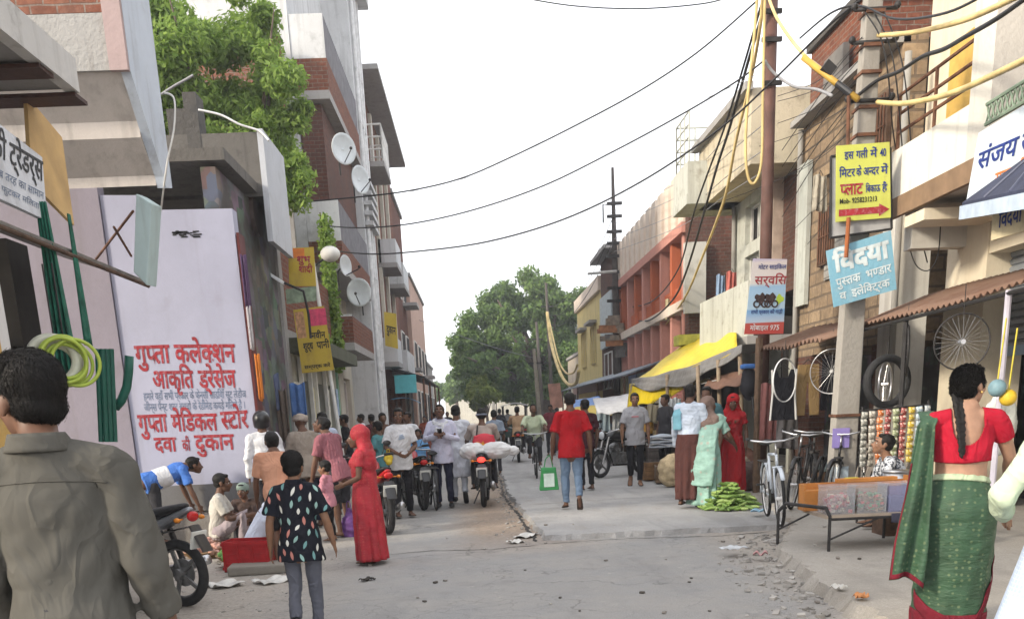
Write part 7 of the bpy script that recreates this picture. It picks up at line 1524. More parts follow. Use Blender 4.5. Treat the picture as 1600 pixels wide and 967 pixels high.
def patmat():
    m, t, b = nodes('black and white patterned shirt'); vec = coord(t); vo = N(t, 'ShaderNodeTexVoronoi', Scale=24); t.links.new(vec, vo.inputs['Vector']); t.links.new(ramp(t, nz(t, vec, 22, 2), [(.46, (.05, .055, .07)), (.52, (.55, .57, .60))]), b.inputs['Base Color']); b.inputs['Roughness'].default_value = .9; return m
P = sitpose(.14, .12); ctx = person('young man in a black and white patterned shirt sitting behind the bins, looking down', (4.72, 10.25, .11), 78, 1.66, P, SK1, patmat(), ('trousers', BLKC), 'short', 'sandal', .012, .98, sleeve='long', hem=.49, seed=191, hpitch=-18, loose=1.4)
MB().box((4.74, 10.25, .20), (.4, .4, .18)).build('stool', WOODD, tagv=('dark stool under the young man in the patterned shirt', 'stool', None, None), bevel=.02)
far('shopper in dark clothes standing in the shade under the yellow sheet', 1040, 742, 120, 1.66, DGREY, ('trousers', BLKC), .11); far('man in ochre shirt deep under the yellow sheet', 1012, 726, 200, 1.66, C('ochre shirt', (.35, .2, .05)), ('trousers', DGREY), .11)
# ---------------------------------------------------------------- right side stalls and goods
def sheetgrid(name, label, a, b_, c, d, mat, sag=.2, nu=24, nv=12, cat='tarpaulin', rip=.03, seed=0, th=.012):
    """cloth sheet between four corners: a-b is the front edge, d-c the back edge"""
    A, B, Cc, D = (Vector(q) for q in (a, b_, c, d)); t = thing(name, label, cat, (A+B+Cc+D)/4)
    def f(u, v):
        p = A.lerp(B, u).lerp(D.lerp(Cc, u), v); s_ = math.sin(u*math.pi)*(1-.7*v)
        return p+Vector((.4*rip*math.sin(u*23+seed)*(1-v), 0, -sag*s_+rip*math.sin(u*17+v*9+seed)*math.sin(v*5+1)))
    MB().grid(f, nu, nv).build('sheet', mat, t, world=True, smooth=True, solid=th)
    return t
YT = cloth('yellow tarpaulin plastic', (.62, .47, .015), .5, .4, 6); GYT = cloth('grey tarpaulin', (.17, .165, .16), .7, .6, 6)
P5 = lambda u, v, Y: tuple(AY(u, v, Y))
sheetgrid('tarpaulin', 'sagging grey tarpaulin stretched over the vegetable stall', P5(986, 604, 23.6), P5(1160, 548, 17.0), P5(1160, 539, 17.3), P5(986, 593, 23.9), GYT, .30, 40, 10, seed=1, rip=.05)
sheetgrid('tarpaulin', 'bright yellow tarpaulin sloping up behind the grey one', P5(990, 597, 24.0), P5(1152, 547, 17.4), P5(1150, 510, 20.0), P5(1085, 522, 27), YT, .10, 30, 12, seed=2, rip=.04)
sheetgrid('tarpaulin', 'yellow tarpaulin flap hanging below the grey sheet', P5(980, 636, 23.7), P5(1066, 610, 20.4), P5(1068, 586, 20.6), P5(984, 600, 23.8), YT, .06, 30, 8, seed=3)
sheetgrid('tin_sheet', 'pale narrow tin sheet roofing the stall under the tarpaulins', P5(1048, 611, 21.5), P5(1120, 594, 18.4), P5(1120, 588, 20), P5(1060, 602, 23), M('pale tin', (.42, .42, .42), .5, .3), .0, cat='roofing', rip=.0)
sheetgrid('cloth_awning', 'dull brown cloth awning between the stall and the bamboo pole', P5(1100, 606, 18.2), P5(1186, 590, 15.4), P5(1186, 572, 16.6), P5(1110, 588, 19.6), cloth('dull brown awning', (.16, .09, .065)), .06, cat='awning')
for k, (u, Y) in enumerate(((987, 23.6), (1042, 21.0), (1090, 18.8), (1122, 18.2), (1156, 17.2))):
    b0 = V3(AY(u-2, 740, Y)); b0.z = .1; b1 = V3(AY(u, 600-.28*(u-987), Y)); t = thing('stall_post', ['leftmost crooked stall post under the grey tarpaulin', 'thin bamboo stall post, second from the left', 'bamboo stall post in the middle of the tarpaulin', 'bamboo post beside the dull brown awning', 'rightmost stall post near the bamboo pole'][k], 'post', b0)
    MB().tube([b0, b0.lerp(b1, .5)+Vector((.05, 0, 0)), b1], [.05, .04, .04], 7).build('shaft', M('grey bamboo', (.22, .17, .12), .8, .3, 12), t, world=True, smooth=True)
# hanging garments
def garment(label, px, Y, mat, kind='towel', group=None, trim=None):
    (u0, v0), (u1, v1) = px; a, c = V3(AY(u0, v0, Y)), V3(AY(u1, v1, Y)); w_, h = c.x-a.x, a.z-c.z; t = thing('garment', label, 'clothing', ((a.x+c.x)/2, Y, a.z), group=group)
    if kind == 'towel': MB().grid(lambda s_, q: (w_*(s_-.5)*(1+.06*q), .04*math.sin(s_*15+q*2)*(.4+q*.6), -h*q+.02*math.sin(s_*6)), 28, 8).build('cloth', mat, t, smooth=True, solid=.015)
    else:
        if kind == 'vest': poly = [(-.5, -1), (.5, -1), (.42, -.45), (.46, -.02), (.26, 0), (.16, -.16), (-.16, -.16), (-.26, 0), (-.46, -.02), (-.42, -.45)]
        else: poly = [(-.46, -1), (-.08, -1), (-.02, -.35), (.04, -.35), (.12, -1), (.5, -1), (.44, 0), (-.40, 0)]
        mb = MB(); n = len(poly); mb.prism([(x*w_, z*h) for x, z in poly], 'Y', -.02, .02); mb.build('cloth', mat, t, bevel=.008)
        if trim:
            mb = MB(); mb.tube([(-.47*w_, -.026, -h), (-.40*w_, -.026, -.45*h), (-.44*w_, -.026, 0)], .014, 6); mb.tube([(.47*w_, -.026, -h), (.40*w_, -.026, -.45*h), (.44*w_, -.026, 0)], .014, 6); mb.build('trim', trim, t)
    MB().tube([(-.2*w_, 0, 0), (0, 0, .07), (.2*w_, 0, 0)], .006, 5).build('hanger', IRON, t); return t
WT = cloth('white towel', (.60, .62, .62))
for k, (u, lab) in enumerate(((1036, 'left of the three white towels hanging at the stall'), (1047, 'middle of the three white towels hanging at the stall'), (1058, 'right of the three white towels hanging at the stall'))): garment(lab, ((u-6, 622), (u+6, 660)), 20.5+.05*k, WT, group='white towels hanging at the stall')
garment('tan cloth hanging left of the white towels', ((1012, 632), (1030, 660)), 20.9, cloth('tan towel', (.30, .26, .18)))
garment('pale blue cloth hanging far along the right stalls', ((932, 640), (953, 672)), 27, cloth('pale blue cloth', (.40, .50, .55))); garment('pale grey cloth beside the pale blue one', ((957, 645), (972, 675)), 26, cloth('pale grey cloth', (.42, .43, .42)))
garment('black sleeveless jersey with white trim hanging at the cycle shop', ((1203, 578), (1244, 655)), 13.6, cloth('black jersey', (.012, .012, .016)), 'vest', trim=WHITE_T)
garment('pair of tan trousers hanging at the cycle shop', ((1243, 570), (1279, 648)), 13.7, cloth('tan trouser cloth', (.30, .20, .09)), 'pants')
garment('dark trousers hanging behind the concrete pole', ((1283, 560), (1306, 640)), 13.9, cloth('dark trouser cloth', (.03, .03, .04)), 'pants')
garment('grey speckled cloth hanging under the black jersey', ((1215, 650), (1245, 700)), 14.2, cloth('speckled grey cloth', (.14, .13, .13)))
garment('pink red cloth on the wall under the black jersey', ((1190, 600), (1212, 690)), 14.8, cloth('faded maroon sheet', (.26, .11, .10)))
t = thing('backpack', 'black backpack with blue top pocket hanging from the bamboo pole', 'bag', V3(AY(1170, 600, 15.3))); mb = MB(); mb.ball((0, 0, 0), (.14, .11, .26), 14, 10); remeshed(mb, 'sack', .014, M('black bag cloth', (.02, .02, .025), .8), t, 1, .01, 4); MB().box((0, -.02, .27), (.26, .2, .07)).build('top_pocket', M('blue bag cloth', (.05, .16, .45), .7), t, bevel=.02)
MB().tube([(.03, -.1, -.2), (.06, -.12, -.5)], .018, 6).build('strap', BLK, t)
# wheels, rims and tyres hanging at the cycle shop
def rim(label, u, v, Y, r, turn, mat, spokes=True, thick=.012, tyre=None):
    t = thing('wheel_rim' if not tyre else 'tyre', label, 'wheel' if not tyre else 'tyre', V3(AY(u, v, Y)), rad(turn), 'wheels hanging at the cycle shop'); MB().ring((0, 0, 0), r, thick, (0, 1, 0), 40, 8, 1.3).build('hoop', mat, t, smooth=True)
    if spokes:
        mb = MB(); mb.tube([(0, -.04, 0), (0, .04, 0)], .022, 10)
        for k in range(28):
            q = 2*math.pi*k/28; mb.tube([(0, .02*(-1)**k, 0), (math.cos(q)*r, 0, math.sin(q)*r)], .0011, 4)
        mb.build('spokes', CHR, t)
    MB().tube([(0, 0, r), (0, 0, r+.25)], .004, 4).build('cord', IRON, t)
rim('white rim hanging in front of the black jersey', 1226, 594, 13.4, .29, 40, WHR, False, .009); rim('pale rim half hidden behind the concrete pole', 1300, 580, 12.9, .29, -35, CHR, True, .008); rim('thick black tyre hanging right of the concrete pole', 1386, 596, 11.4, .27, 12, RUB, False, .045, True)
rim('narrow rim inside the black tyre', 1383, 600, 11.7, .25, 50, CHR); rim('rim seen nearly edge on above the black tyre', 1416, 548, 11.2, .28, 70, IRON); rim('large thin rim hanging under the awning in front of the shutter', 1503, 534, 8.75, .245, -8, IRON, True, .007)
for k in range(5):
    t = thing('tyre', ['nearest leaning tyre behind the concrete pole', 'second leaning tyre in the row behind the pole', 'middle leaning tyre in the row behind the pole', 'fourth leaning tyre in the row, smaller', 'farthest leaning tyre in the row, against the wall'][k], 'tyre', (4.62+.13*k, 12.75+.15*k, .45), rad(70), 'tyres leaning in a row'); t.rotation_euler = (rad(12), 0, rad(62+3*k)); MB().ring((0, 0, 0), .32-.01*k, .026, (0, 1, 0), 36, 8).build('tread', RUB, t, smooth=True); MB().ring((0, 0, 0), .29-.01*k, .008, (0, 1, 0), 30, 6).build('rim', CHR, t, smooth=True)
t = thing('basin', 'grey blue metal basin standing behind the leaning tyres', 'basin', (5.0, 13.2, .62)); MB().tube([(0, 0, -.08), (0, 0, .08)], [.17, .24], 20).build('bowl', M('grey blue enamel', (.2, .27, .3), .4), t, smooth=True); MB().box((0, 0, -.3), (.5, .5, .43)).build('stand', WOODD, t)
# packets on strips
t = thing('display_stand', 'thin iron stand carrying strips of snack packets', 'stand', (4.55, 10.7, .11)); a, c = V3(AY(1350, 642, 10.75)), V3(AY(1448, 632, 10.75)); mb = MB(); mb.tube([(a.x-.02, 10.75, .11), (a.x-.02, 10.75, a.z+.05)], .015, 8); mb.tube([(c.x+.02, 10.75, .11), (c.x+.02, 10.75, c.z+.05)], .015, 8); mb.tube([a+Vector((-.05, 0, .0)), c+Vector((.05, 0, .0))], .012, 8); mb.tube([(a.x, 10.75, .95), (c.x, 10.75, .95)], .012, 8); mb.build('frame', IRON, t, world=True)
cols = [((.30, .30, .27), 'silver grey'), ((.36, .33, .28), 'dull beige'), ((.62, .16, .02), 'orange'), ((.34, .05, .05), 'dark red'), ((.30, .34, .18), 'pale green'), ((.36, .07, .06), 'brick red'), ((.60, .42, .02), 'yellow'), ((.35, .45, .52), 'pale blue'), ((.42, .47, .50), 'silver blue')]
def foil(name, c):
    m, t_, b_ = nodes(name); vec = coord(t_); t_.links.new(ramp(t_, nz(t_, vec, 38, 2), [(.42, mul(c, .7)), (.5, c), (.62, (.6, .58, .5))]), b_.inputs['Base Color']); b_.inputs['Roughness'].default_value = .32; b_.inputs['Specular IOR Level'].default_value = .6; return m
for k, (c_, nm) in enumerate(cols):
    q = k/(len(cols)-1); p = a.lerp(c, q); t = thing('packet_strip', '%s strip of hanging snack packets%s' % (nm, ', leftmost on the stand' if k == 0 else ', rightmost on the stand' if k == 8 else ' on the iron stand'), 'snack packets', p, group='strips of snack packets'); MB().tube([(0, 0, 0), (0, 0, -.62)], .003, 4).build('string', IRON, t); fm = foil(nm+' foil', c_); me0 = None
    for i in range(8):
        if me0 is None:
            mb = MB(); mb.tube([(0, -.012, .036), (0, -.014, .026), (0, -.02, 0), (0, -.014, -.026), (0, -.012, -.036)], [(.036, .002), (.036, .010), (.036, .019), (.036, .010), (.036, .002)], 12, side=(1, 0, 0)); o_ = mb.build('packet', fm, t, smooth=True); me0 = o_.data
        else: o_ = bpy.data.objects.new('packet', me0); COL.objects.link(o_); o_.parent = t
        o_.location = (R_.uniform(-.004, .004), -.01, -.045-.078*i); o_.rotation_euler = (R_.uniform(-.25, .1), R_.uniform(-.15, .15), R_.uniform(-.3, .3))
# balls hanging
for u, v, r, c_, lab in ((1558, 606, .078, (.16, .26, .30), 'dull blue green ball hanging at the shop front'), (1575, 621, .075, (.56, .38, .03), 'yellow ball hanging beside the blue green one')):
    p = V3(AY(u, v, 8.6)); t = thing('ball', lab, 'ball', p, group='hanging balls'); MB().ball((0, 0, 0), r, 20, 14).build('shell', M(lab[:12]+' rubber', c_, .5, .2, 9, .2), t, smooth=True); MB().tube([(0, 0, r), (.03, 0, .6)], .008, 5).build('string', M('yellow cord', (.5, .42, .05), .7), t)
t = thing('plastic_bag', 'cloudy plastic bag hanging behind the balls', 'bag', V3(AY(1562, 660, 9.3))); mb = MB(); mb.ball((0, 0, 0), (.17, .08, .32), 14, 10); remeshed(mb, 'sack', .018, M('cloudy plastic', (.42, .44, .42), .3, .15, 8, .3, spec=.6), t, 1, .014, 9)
# bench with bins
t = thing('cot_table', 'low iron cot with thin black legs carrying the bins in front of the pole', 'table', (3.7, 9.15, .09)); TX0, TX1, TY0, TY1, TZ = 3.06, 4.42, 8.80, 9.48, .45
mb = MB(); mb.bb(TX0+.25, TX1, TY0, TY1, TZ-.03, TZ); mb.build('top', plaster('worn table board', (.36, .30, .24), amt=.5), t, world=True)
for (x, y) in ((TX0, TY1), (TX0+.28, TY0), (TX1-.2, TY0+.05), (TX1-.25, TY1)): MB().tube([(x, y, .1), (x, y, TZ-.01)], .016, 8).build('leg', IRON, t, world=True)
mb = MB(); mb.tube([(TX0, TY1, TZ-.01), (TX0+.06, TY1-.05, TZ+.07), (TX0+.26, TY0+.06, TZ+.07), (TX0+.28, TY0, TZ-.01)], .018, 8); mb.tube([(TX0+.28, TY0, .22), (TX0+.75, TY0, TZ-.04)], .011, 6); mb.tube([(TX0, TY1, .25), (TX0+.35, TY1, TZ-.04)], .011, 6); mb.tube([(TX0+.28, TY0-.002, TZ-.035), (TX1, TY0-.002, TZ-.035)], .014, 6); mb.build('rail', IRON, t, world=True)
def clear(name, c, a_=.35):
    m, t_, b_ = nodes(name); tr = N(t_, 'ShaderNodeBsdfTransparent'); mx = N(t_, 'ShaderNodeMixShader'); mx.inputs[0].default_value = a_; b_.inputs['Base Color'].default_value = (*c, 1); b_.inputs['Roughness'].default_value = .25
    t_.links.new(tr.outputs[0], mx.inputs[1]); t_.links.new(b_.outputs[0], mx.inputs[2]); t_.links.new(mx.outputs[0], t_.nodes['Material Output'].inputs[0]); return m
CLR = clear('cloudy clear plastic', (.50, .52, .56), .22); CLB = clear('violet tinted clear plastic', (.26, .28, .46), .4)
R2 = random.Random(31); candy = [M('sweet wrapper %d' % k, c_, .4, .3, 30) for k, c_ in enumerate(((.45, .08, .08), (.12, .28, .14), (.5, .45, .35), (.3, .2, .12), (.5, .3, .3)))]
for k, (x, w_, shell, lab) in enumerate(((3.47, .26, CLR, 'clear bin of red and green wrapped sweets, leftmost on the cot'), (3.77, .28, CLR, 'clear bin of red and brown wrapped sweets, second on the cot'), (4.04, .22, CLB, 'violet tinted bin with grey goods, third on the cot'), (4.29, .24, CLB, 'violet tinted bin, rightmost on the cot'))):
    t = thing('bin', lab, 'box', (x, 9.0, TZ+.002), group='clear plastic bins'); d_, h = .28, .25
    mb = MB(); mb.bb(-w_/2, w_/2, -d_/2, -d_/2+.006, 0, h); mb.bb(-w_/2, w_/2, d_/2-.006, d_/2, 0, h); mb.bb(-w_/2, -w_/2+.006, -d_/2+.007, d_/2-.007, 0, h); mb.bb(w_/2-.006, w_/2, -d_/2+.007, d_/2-.007, 0, h); mb.build('shell', shell, t); mb = MB(); mb.bb(-w_/2-.008, w_/2+.008, -d_/2-.008, d_/2+.008, h+.001, h+.022); mb.build('lid', CLR, t, bevel=.006)
    if k < 2:
        for q in range(3):
            mb = MB()
            for i in range(45): mb.box((R2.uniform(-w_/2+.025, w_/2-.025), R2.uniform(-d_/2+.02, d_/2-.02), R2.uniform(.02, .17)), (.035, .025, .025), R2.uniform(0, 3), R2.uniform(0, 3))
            mb.build('sweets', candy[(q*2+k) % 5], t, tagv=(None, None, None, 'stuff'))
    else: MB().box((0, 0, .07), (w_-.03, d_-.03, .13)).build('goods', M('grey packets', (.14, .14, .18), .6, .4, 30), t, bevel=.01)
t = thing('tray', 'orange wooden tray behind the clear bins', 'tray', (3.8, 9.36, TZ+.002)); ORW = M('orange varnished wood', (.42, .17, .04), .5, .25, 5); mb = MB(); mb.bb(-.55, .55, -.1, -.08, 0, .20); mb.bb(-.55, -.53, -.08, .1, 0, .26); mb.bb(.53, .55, -.08, .1, 0, .3); mb.bb(-.55, .55, .08, .1, 0, .26); mb.build('sides', ORW, t); mb = MB(); mb.bb(-.53, .53, -.08, .08, .18, .2); mb.build('shelf', ORW, t)
t = thing('tray', 'small orange ledge board on top of the bins', 'tray', (3.86, 9.25, TZ+.29)); MB().box((0, 0, 0), (.6, .1, .04), .03).build('board', ORW, t, bevel=.006); MB().box((-.15, .0, .02), (.12, .06, .012)).build('cloth', M('yellow duster', (.5, .42, .05), .8), t)
t = thing('table_cloth', 'dark violet cloth hanging over the right end of the cot', 'cloth', (4.2, 8.79, TZ)); MB().grid(lambda a_, q: (3.93+.5*a_, 8.782+.012*math.sin(a_*20)*q, TZ-.001-.09*q-.03*a_*q), 20, 5).build('cloth', cloth('dark violet cloth', (.05, .05, .075)), t, world=True, smooth=True, solid=.006)
for k, x in enumerate((4.28, 4.56)):
    t = thing('crate', ['dark green plastic crate under the right end of the cot', 'dark green plastic crate next to the woman in the green saree'][k], 'crate', (x, 8.8, .11)); mb = MB(); g_ = M('dark green crate', (.012, .07, .05), .5, .3); mb.bb(-.13, .13, -.15, -.135, 0, .3); mb.bb(-.13, .13, .135, .15, 0, .3); mb.bb(-.13, -.115, -.134, .134, 0, .3); mb.bb(.115, .13, -.134, .134, 0, .3); mb.build('shell', g_, t); mb = MB()
    for z in (.03, .11, .19, .27): mb.bb(-.135, .135, -.158, -.151, z-.012, z+.012)
    mb.build('rib', g_, t)
t = thing('plank_stack', 'grey wooden planks leaning behind the young man in the patterned shirt', 'planks', (5.0, 11.2, .1))
for k in range(6): MB().box((4.55+.12*k, 11.2, .55), (.05, .04, .95), 0, -.25, .35).build('plank', M('weathered plank', (.25, .22, .19), .9, .3), t, world=True)
t = thing('steel_pot', 'steel pot on the stool beside the bins', 'pot', (4.4, 9.75, .64)); MB().tube([(0, 0, -.1), (0, 0, .12)], [.13, .15], 18).build('pot', CHR, t, smooth=True); MB().tube([(0, 0, .121), (0, 0, .135)], .158, 18).build('lid', CHR, t, smooth=True); MB().box((0, 0, -.36), (.34, .34, .52)).build('box_stand', WOODD, t)
# heap of gourds: single pieces
HC = V3(G(1155, 800, .065))+Vector((0, .55, 0)); GREEN = [M('light green gourd skin %d' % k, c_, .45, .25, 12) for k, c_ in enumerate(((.17, .27, .06), (.24, .33, .10), (.12, .20, .045)))]
gm = []
for k in range(3):
    mb = MB(); L_ = .075+.012*k; mb.tube([(-L_, 0, .008), (-L_*.5, .005, 0), (0, .006, 0), (L_*.5, .004, 0), (L_, -.006, .006)], [.012, .021, .024, .022, .013], 9, dome=True); me = mb.mesh('gourd'); me.polygons.foreach_set('use_smooth', [True]*len(me.polygons)); me.materials.append(GREEN[k]); gm.append(me)
R2 = random.Random(77); n_ = 0
for layer in range(7):
    rr_ = .44*(1-layer/8)
    for i in range(int(58*(rr_/.44)**1.6)+4):
        a_ = R2.uniform(0, 6.283); q = rr_*math.sqrt(R2.uniform(.25 if layer < 5 else 0, 1)); o = bpy.data.objects.new('gourd', R2.choice(gm)); COL.objects.link(o); o.location = (HC.x+q*math.cos(a_)*.92, HC.y+q*math.sin(a_), .095+layer*.05+R2.uniform(0, .02)); o.rotation_euler = (R2.uniform(0, 6), R2.uniform(-.2, .2), R2.gauss(0, .55)+(0 if i % 3 else 1.4)); tag(o, 'slim light green gourd in the heap at the stall front', 'gourd', 'light green gourds in the heap'); n_ += 1
# low carts, sacks and boxes of the stall
for k, (u, v, d, c_, nm, lab) in enumerate(((1022, 748, (.5, .5, .35), (.20, .11, .05), 'crate', 'brown wooden crate at the front left of the stall'), (1048, 752, (.6, .6, .32), (.15, .10, .06), 'crate', 'dark wooden crate beside the man in the white shirt'), (1035, 735, (.9, .5, .6), (.13, .11, .10), 'crate', 'tall dark crate behind the two front crates'), (1030, 705, (.4, .4, .3), (.30, .22, .10), 'carton', 'ochre carton on the crates under the white towels'))):
    p = gpt(u, v, .09); t = thing(nm, lab, nm, p, R2.uniform(-.3, .3))
    z0 = .55 if nm == 'carton' else 0
    if nm == 'carton': p = gpt(1038, 737, .09); t.location = p+Vector((0, 0, .62)); z0 = 0
    mb = MB()
    for i in range(4):
        z = d[2]*(i+.5)/4; mb.bb(-d[0]/2, d[0]/2, -d[1]/2, -d[1]/2+.02, z-d[2]*.11, z+d[2]*.11); mb.bb(-d[0]/2, -d[0]/2+.02, -d[1]/2+.021, d[1]/2, z-d[2]*.11, z+d[2]*.11); mb.bb(d[0]/2-.02, d[0]/2, -d[1]/2+.021, d[1]/2, z-d[2]*.11, z+d[2]*.11)
    mb.build('slat', M('box wood %d' % k, c_, .9, .35, 8), t); MB().bb(-d[0]/2+.022, d[0]/2-.022, -d[1]/2+.022, d[1]/2, .01, d[2]*.93).build('contents', M('box goods %d' % k, mul(c_, .6), .9, .5, 20), t)
p = gpt(1042, 748, .09)+Vector((.1, .5, .62)); t = thing('cloth_pile', 'pile of pale blue and white cloths on the stall crates', 'cloth', p)
for k in range(7): MB().grid(lambda a_, q: (R2.uniform(-.01, .01)-.35+.7*a_, -.2+.4*q, .035*k+.04*math.sin(a_*5+k)*math.sin(q*4+k)), 10, 6).build('cloth', cloth('folded cloth %d' % (k % 3), ((.45, .5, .56), (.56, .56, .56), (.32, .36, .42))[k % 3]), t, smooth=True, solid=.025)
for k, (u, v, r, c_, lab) in enumerate(((1060, 690, .3, (.40, .32, .2), 'beige filled sack under the white towels'), (1125, 735, .28, (.22, .15, .1), 'dark brown sack behind the woman with the shawl'), (1180, 770, .26, (.10, .07, .06), 'black brown bundle beside the gourds and bicycles'), (1168, 745, .3, (.16, .08, .06), 'rust brown bundle behind the gourds'))):
    p = gpt(u, v if k else 760, .1)+Vector((0, .4, r*.9)); t = thing('sack', lab, 'sack', p); mb = MB(); mb.ball((0, 0, 0), (r, r*.8, r), 14, 10); remeshed(mb, 'sacking', .03, M('sack cloth %d' % k, c_, .9, .3, 12, .4), t, 1, .03, k, 8)
# far right stalls: blue and yellow sheets
for k, (u, v, Y, c_, lab) in enumerate(((912, 633, 33, (.10, .22, .5), 'blue plastic sheet over a far right stall'), (925, 645, 30, (.58, .42, .03), 'small yellow sheet over a far right stall'), (958, 632, 27, (.5, .5, .5), 'pale tin sheet over a far right stall'))):
    c = V3(AY(u, v, Y)); sheetgrid('tarpaulin', lab, c+Vector((-.6, -1.2, -.22)), c+Vector((.5, -1.5, -.05)), c+Vector((.7, 1.2, .3)), c+Vector((-.4, 1.4, .2)), M('far sheet %d' % k, c_, .6, .15), .08, 10, 6)
th = thing('ledge_awning', 'grey tin ledge along the yellow and pink houses on the right', 'awning', (5.2, 40, 2.7)); MB().slab([(4.7, 30, 2.45), (5.95, 30, 2.85), (5.95, 52, 2.85), (4.7, 52, 2.45)], .05).build('sheet', M('grey blue tin', (.2, .23, .27), .6, .3), th, world=True)
for y in (30.3, 37, 44, 51.5): MB().tube([(4.75, y, .06), (4.75, y, 2.45)], .04, 6).build('post', WOODD, th, world=True)
R2 = random.Random(5)
for k in range(9):
    Y = 27+k*2.6; x = 4.9+R2.uniform(-.3, .3); t = thing('stall_table', ['stall table heaped with dark goods just past the parked motorbikes', 'second stall table past the motorbikes, brown goods', 'third stall table, ochre goods', 'fourth stall table along the far right kerb', 'fifth stall table along the far right kerb', 'sixth stall table, hidden in shade', 'seventh stall table, hidden in shade', 'eighth stall table near the yellow house', 'last stall table near the yellow house'][k], 'table', (x, Y, .1)); MB().bb(-.5, .5, -.8, .8, .62, .67).build('top', WOODD, t)
    for sx_, sy_ in ((-1, -1), (1, -1), (-1, 1), (1, 1)): MB().bb(sx_*.45-.03, sx_*.45+.03, sy_*.72-.03, sy_*.72+.03, 0, .619).build('leg', WOODD, t)
    mb = MB()
    for i in range(26): s_ = R2.uniform(.06, .14); mb.box((R2.uniform(-.4, .4), R2.uniform(-.7, .7), .68+s_/2+R2.uniform(0, .12)), (s_*1.3, s_, s_), R2.uniform(0, 3))
    mb.build('goods', M('stall goods %d' % (k % 4), ((.12, .1, .09), (.25, .13, .06), (.36, .25, .08), (.16, .2, .25))[k % 4], .8, .5, 14), t, tagv=(None, None, None, 'stuff'))
# papers and litter
R2 = random.Random(99); PAP = M('crumpled white paper', (.52, .51, .48), .85, .25, 9); PLB = M('pale blue litter', (.25, .42, .55), .6, .2); BLKL = M('dark litter', (.04, .035, .03), .9)
def litter(u, v, w_, d_, z, mat, lab, nm='paper_scrap', cat='litter', group=None):
    c = gpt(u, v, z); t = tag(MB().grid(lambda a_, q: (w_*(a_-.5), d_*(q-.5), .012+.03*abs(math.sin(a_*5+u))*abs(math.sin(q*4+v))+.012*math.sin(a_*11)), 10, 8).build(nm, mat, None, smooth=True, solid=.004), lab, cat, group); t.location = c; t.rotation_euler = (0, 0, R2.uniform(0, 3)); return t
litter(822, 838, .42, .22, .0, PAP, 'large crumpled white paper lying on the dirt at the slab edge'); litter(806, 848, .2, .14, .0, PAP, 'smaller white paper beside the large crumpled one'); litter(1146, 858, .26, .16, .07, M('clear scrap', (.5, .52, .55), .3), 'shiny pale plastic scrap on the road near the gourds'); litter(432, 908, .42, .26, .0, PAP, 'white paper sheet on the ground beside the red crate'); litter(350, 915, .36, .3, .0, PAP, 'white paper near the wheel of the parked motorbike'); litter(574, 907, .16, .07, .0, BLKL, 'dark rag lying on the road right of the boy'); litter(1183, 800, .2, .15, .12, PLB, 'pale blue plastic scrap beside the gourds'); litter(1310, 920, .12, .08, .12, PAP, 'white scrap in the rubble near the cot'); litter(1345, 935, .1, .08, .12, M('orange scrap', (.45, .2, .08), .7), 'orange scrap in the rubble near the cot'); litter(1188, 868, .14, .1, .05, M('pink scrap', (.45, .25, .25), .7), 'pink paper scrap on the road in front of the cot')
for k in range(34):
    u, v = R2.uniform(560, 1350), R2.uniform(815, 960); z = .0; s_ = R2.uniform(.02, .05); c = gpt(u, v, z)
    if c.x > .6 and c.y > 11: c.z = .066
    if c.x > 2.9: c.z = .112
    o = tag(MB().box((0, 0, s_*.25), (s_, s_*.7, s_*.4), R2.uniform(0, 3)).build('pebble', M('pebble %d' % (k % 3), ((.2, .18, .16), (.4, .38, .35), (.08, .07, .06))[k % 3], .9), None, bevel=.004), 'small loose stone scattered on the road', 'stone', 'small stones scattered on the road'); o.location = c

# ---------------------------------------------------------------- cables and pipes
CAB = M('black cable', (.018, .018, .02), .6, .2); YP = M('yellow plastic pipe', (.56, .43, .19), .6, .25, 3); GRC = M('grey cable', (.25, .25, .26), .6)
def cable(label, pts, r, mat, nm='cable', cat='cable', group=None):
    P_ = [V3(AY(*p)) for p in pts]; out = []
    for i in range(len(P_)-1):
        p0, p1, p2, p3 = P_[max(i-1, 0)], P_[i], P_[i+1], P_[min(i+2, len(P_)-1)]
        for k in range(8):
            t_ = k/8; out.append(.5*((2*p1)+(p2-p0)*t_+(2*p0-5*p1+4*p2-p3)*t_*t_+(3*p1-p0-3*p2+p3)*t_**3))
    out.append(P_[-1]); o = MB().tube(out, r, 6).build(nm, mat, None, smooth=True); return tag(o, label, cat, group)
def span(label, px, Y0, Y1, r, mat, **k):
    n = len(px); Ys = [1/((1-i/(n-1))/Y0+(i/(n-1))/Y1) for i in range(n)]; return cable(label, [(u, v, Y) for (u, v), Y in zip(px, Ys)], r, mat, **k)
span('uppermost long sagging cable crossing the street from the steel pole to the pale tower', [(1206, -22), (1178, 6), (1090, 82), (1000, 142), (900, 196), (800, 245), (720, 279), (640, 298), (560, 308), (450, 318)], 15.6, 22, .014, CAB)
span('second long cable crossing the street below the uppermost one', [(1206, 85), (1150, 128), (1060, 182), (960, 236), (850, 290), (740, 328), (640, 350), (560, 356), (500, 352)], 15.6, 24, .014, CAB)
span('lowest long cable crossing the street to the ivy wall', [(1345, 0), (1290, 45), (1206, 128), (1120, 205), (1000, 285), (880, 343), (760, 378), (650, 393), (580, 397), (520, 392)], 12.2, 23.5, .014, CAB)
span('thin faint cable between the first and second long cables', [(1206, 105), (1100, 155), (980, 200), (860, 240), (740, 275), (640, 300)], 15.6, 26, .005, GRC)
span('short cable dipping at the very top of the photo', [(760, -12), (820, -2), (900, 10), (1000, 14), (1100, 6), (1150, -8)], 18, 16, .010, CAB)
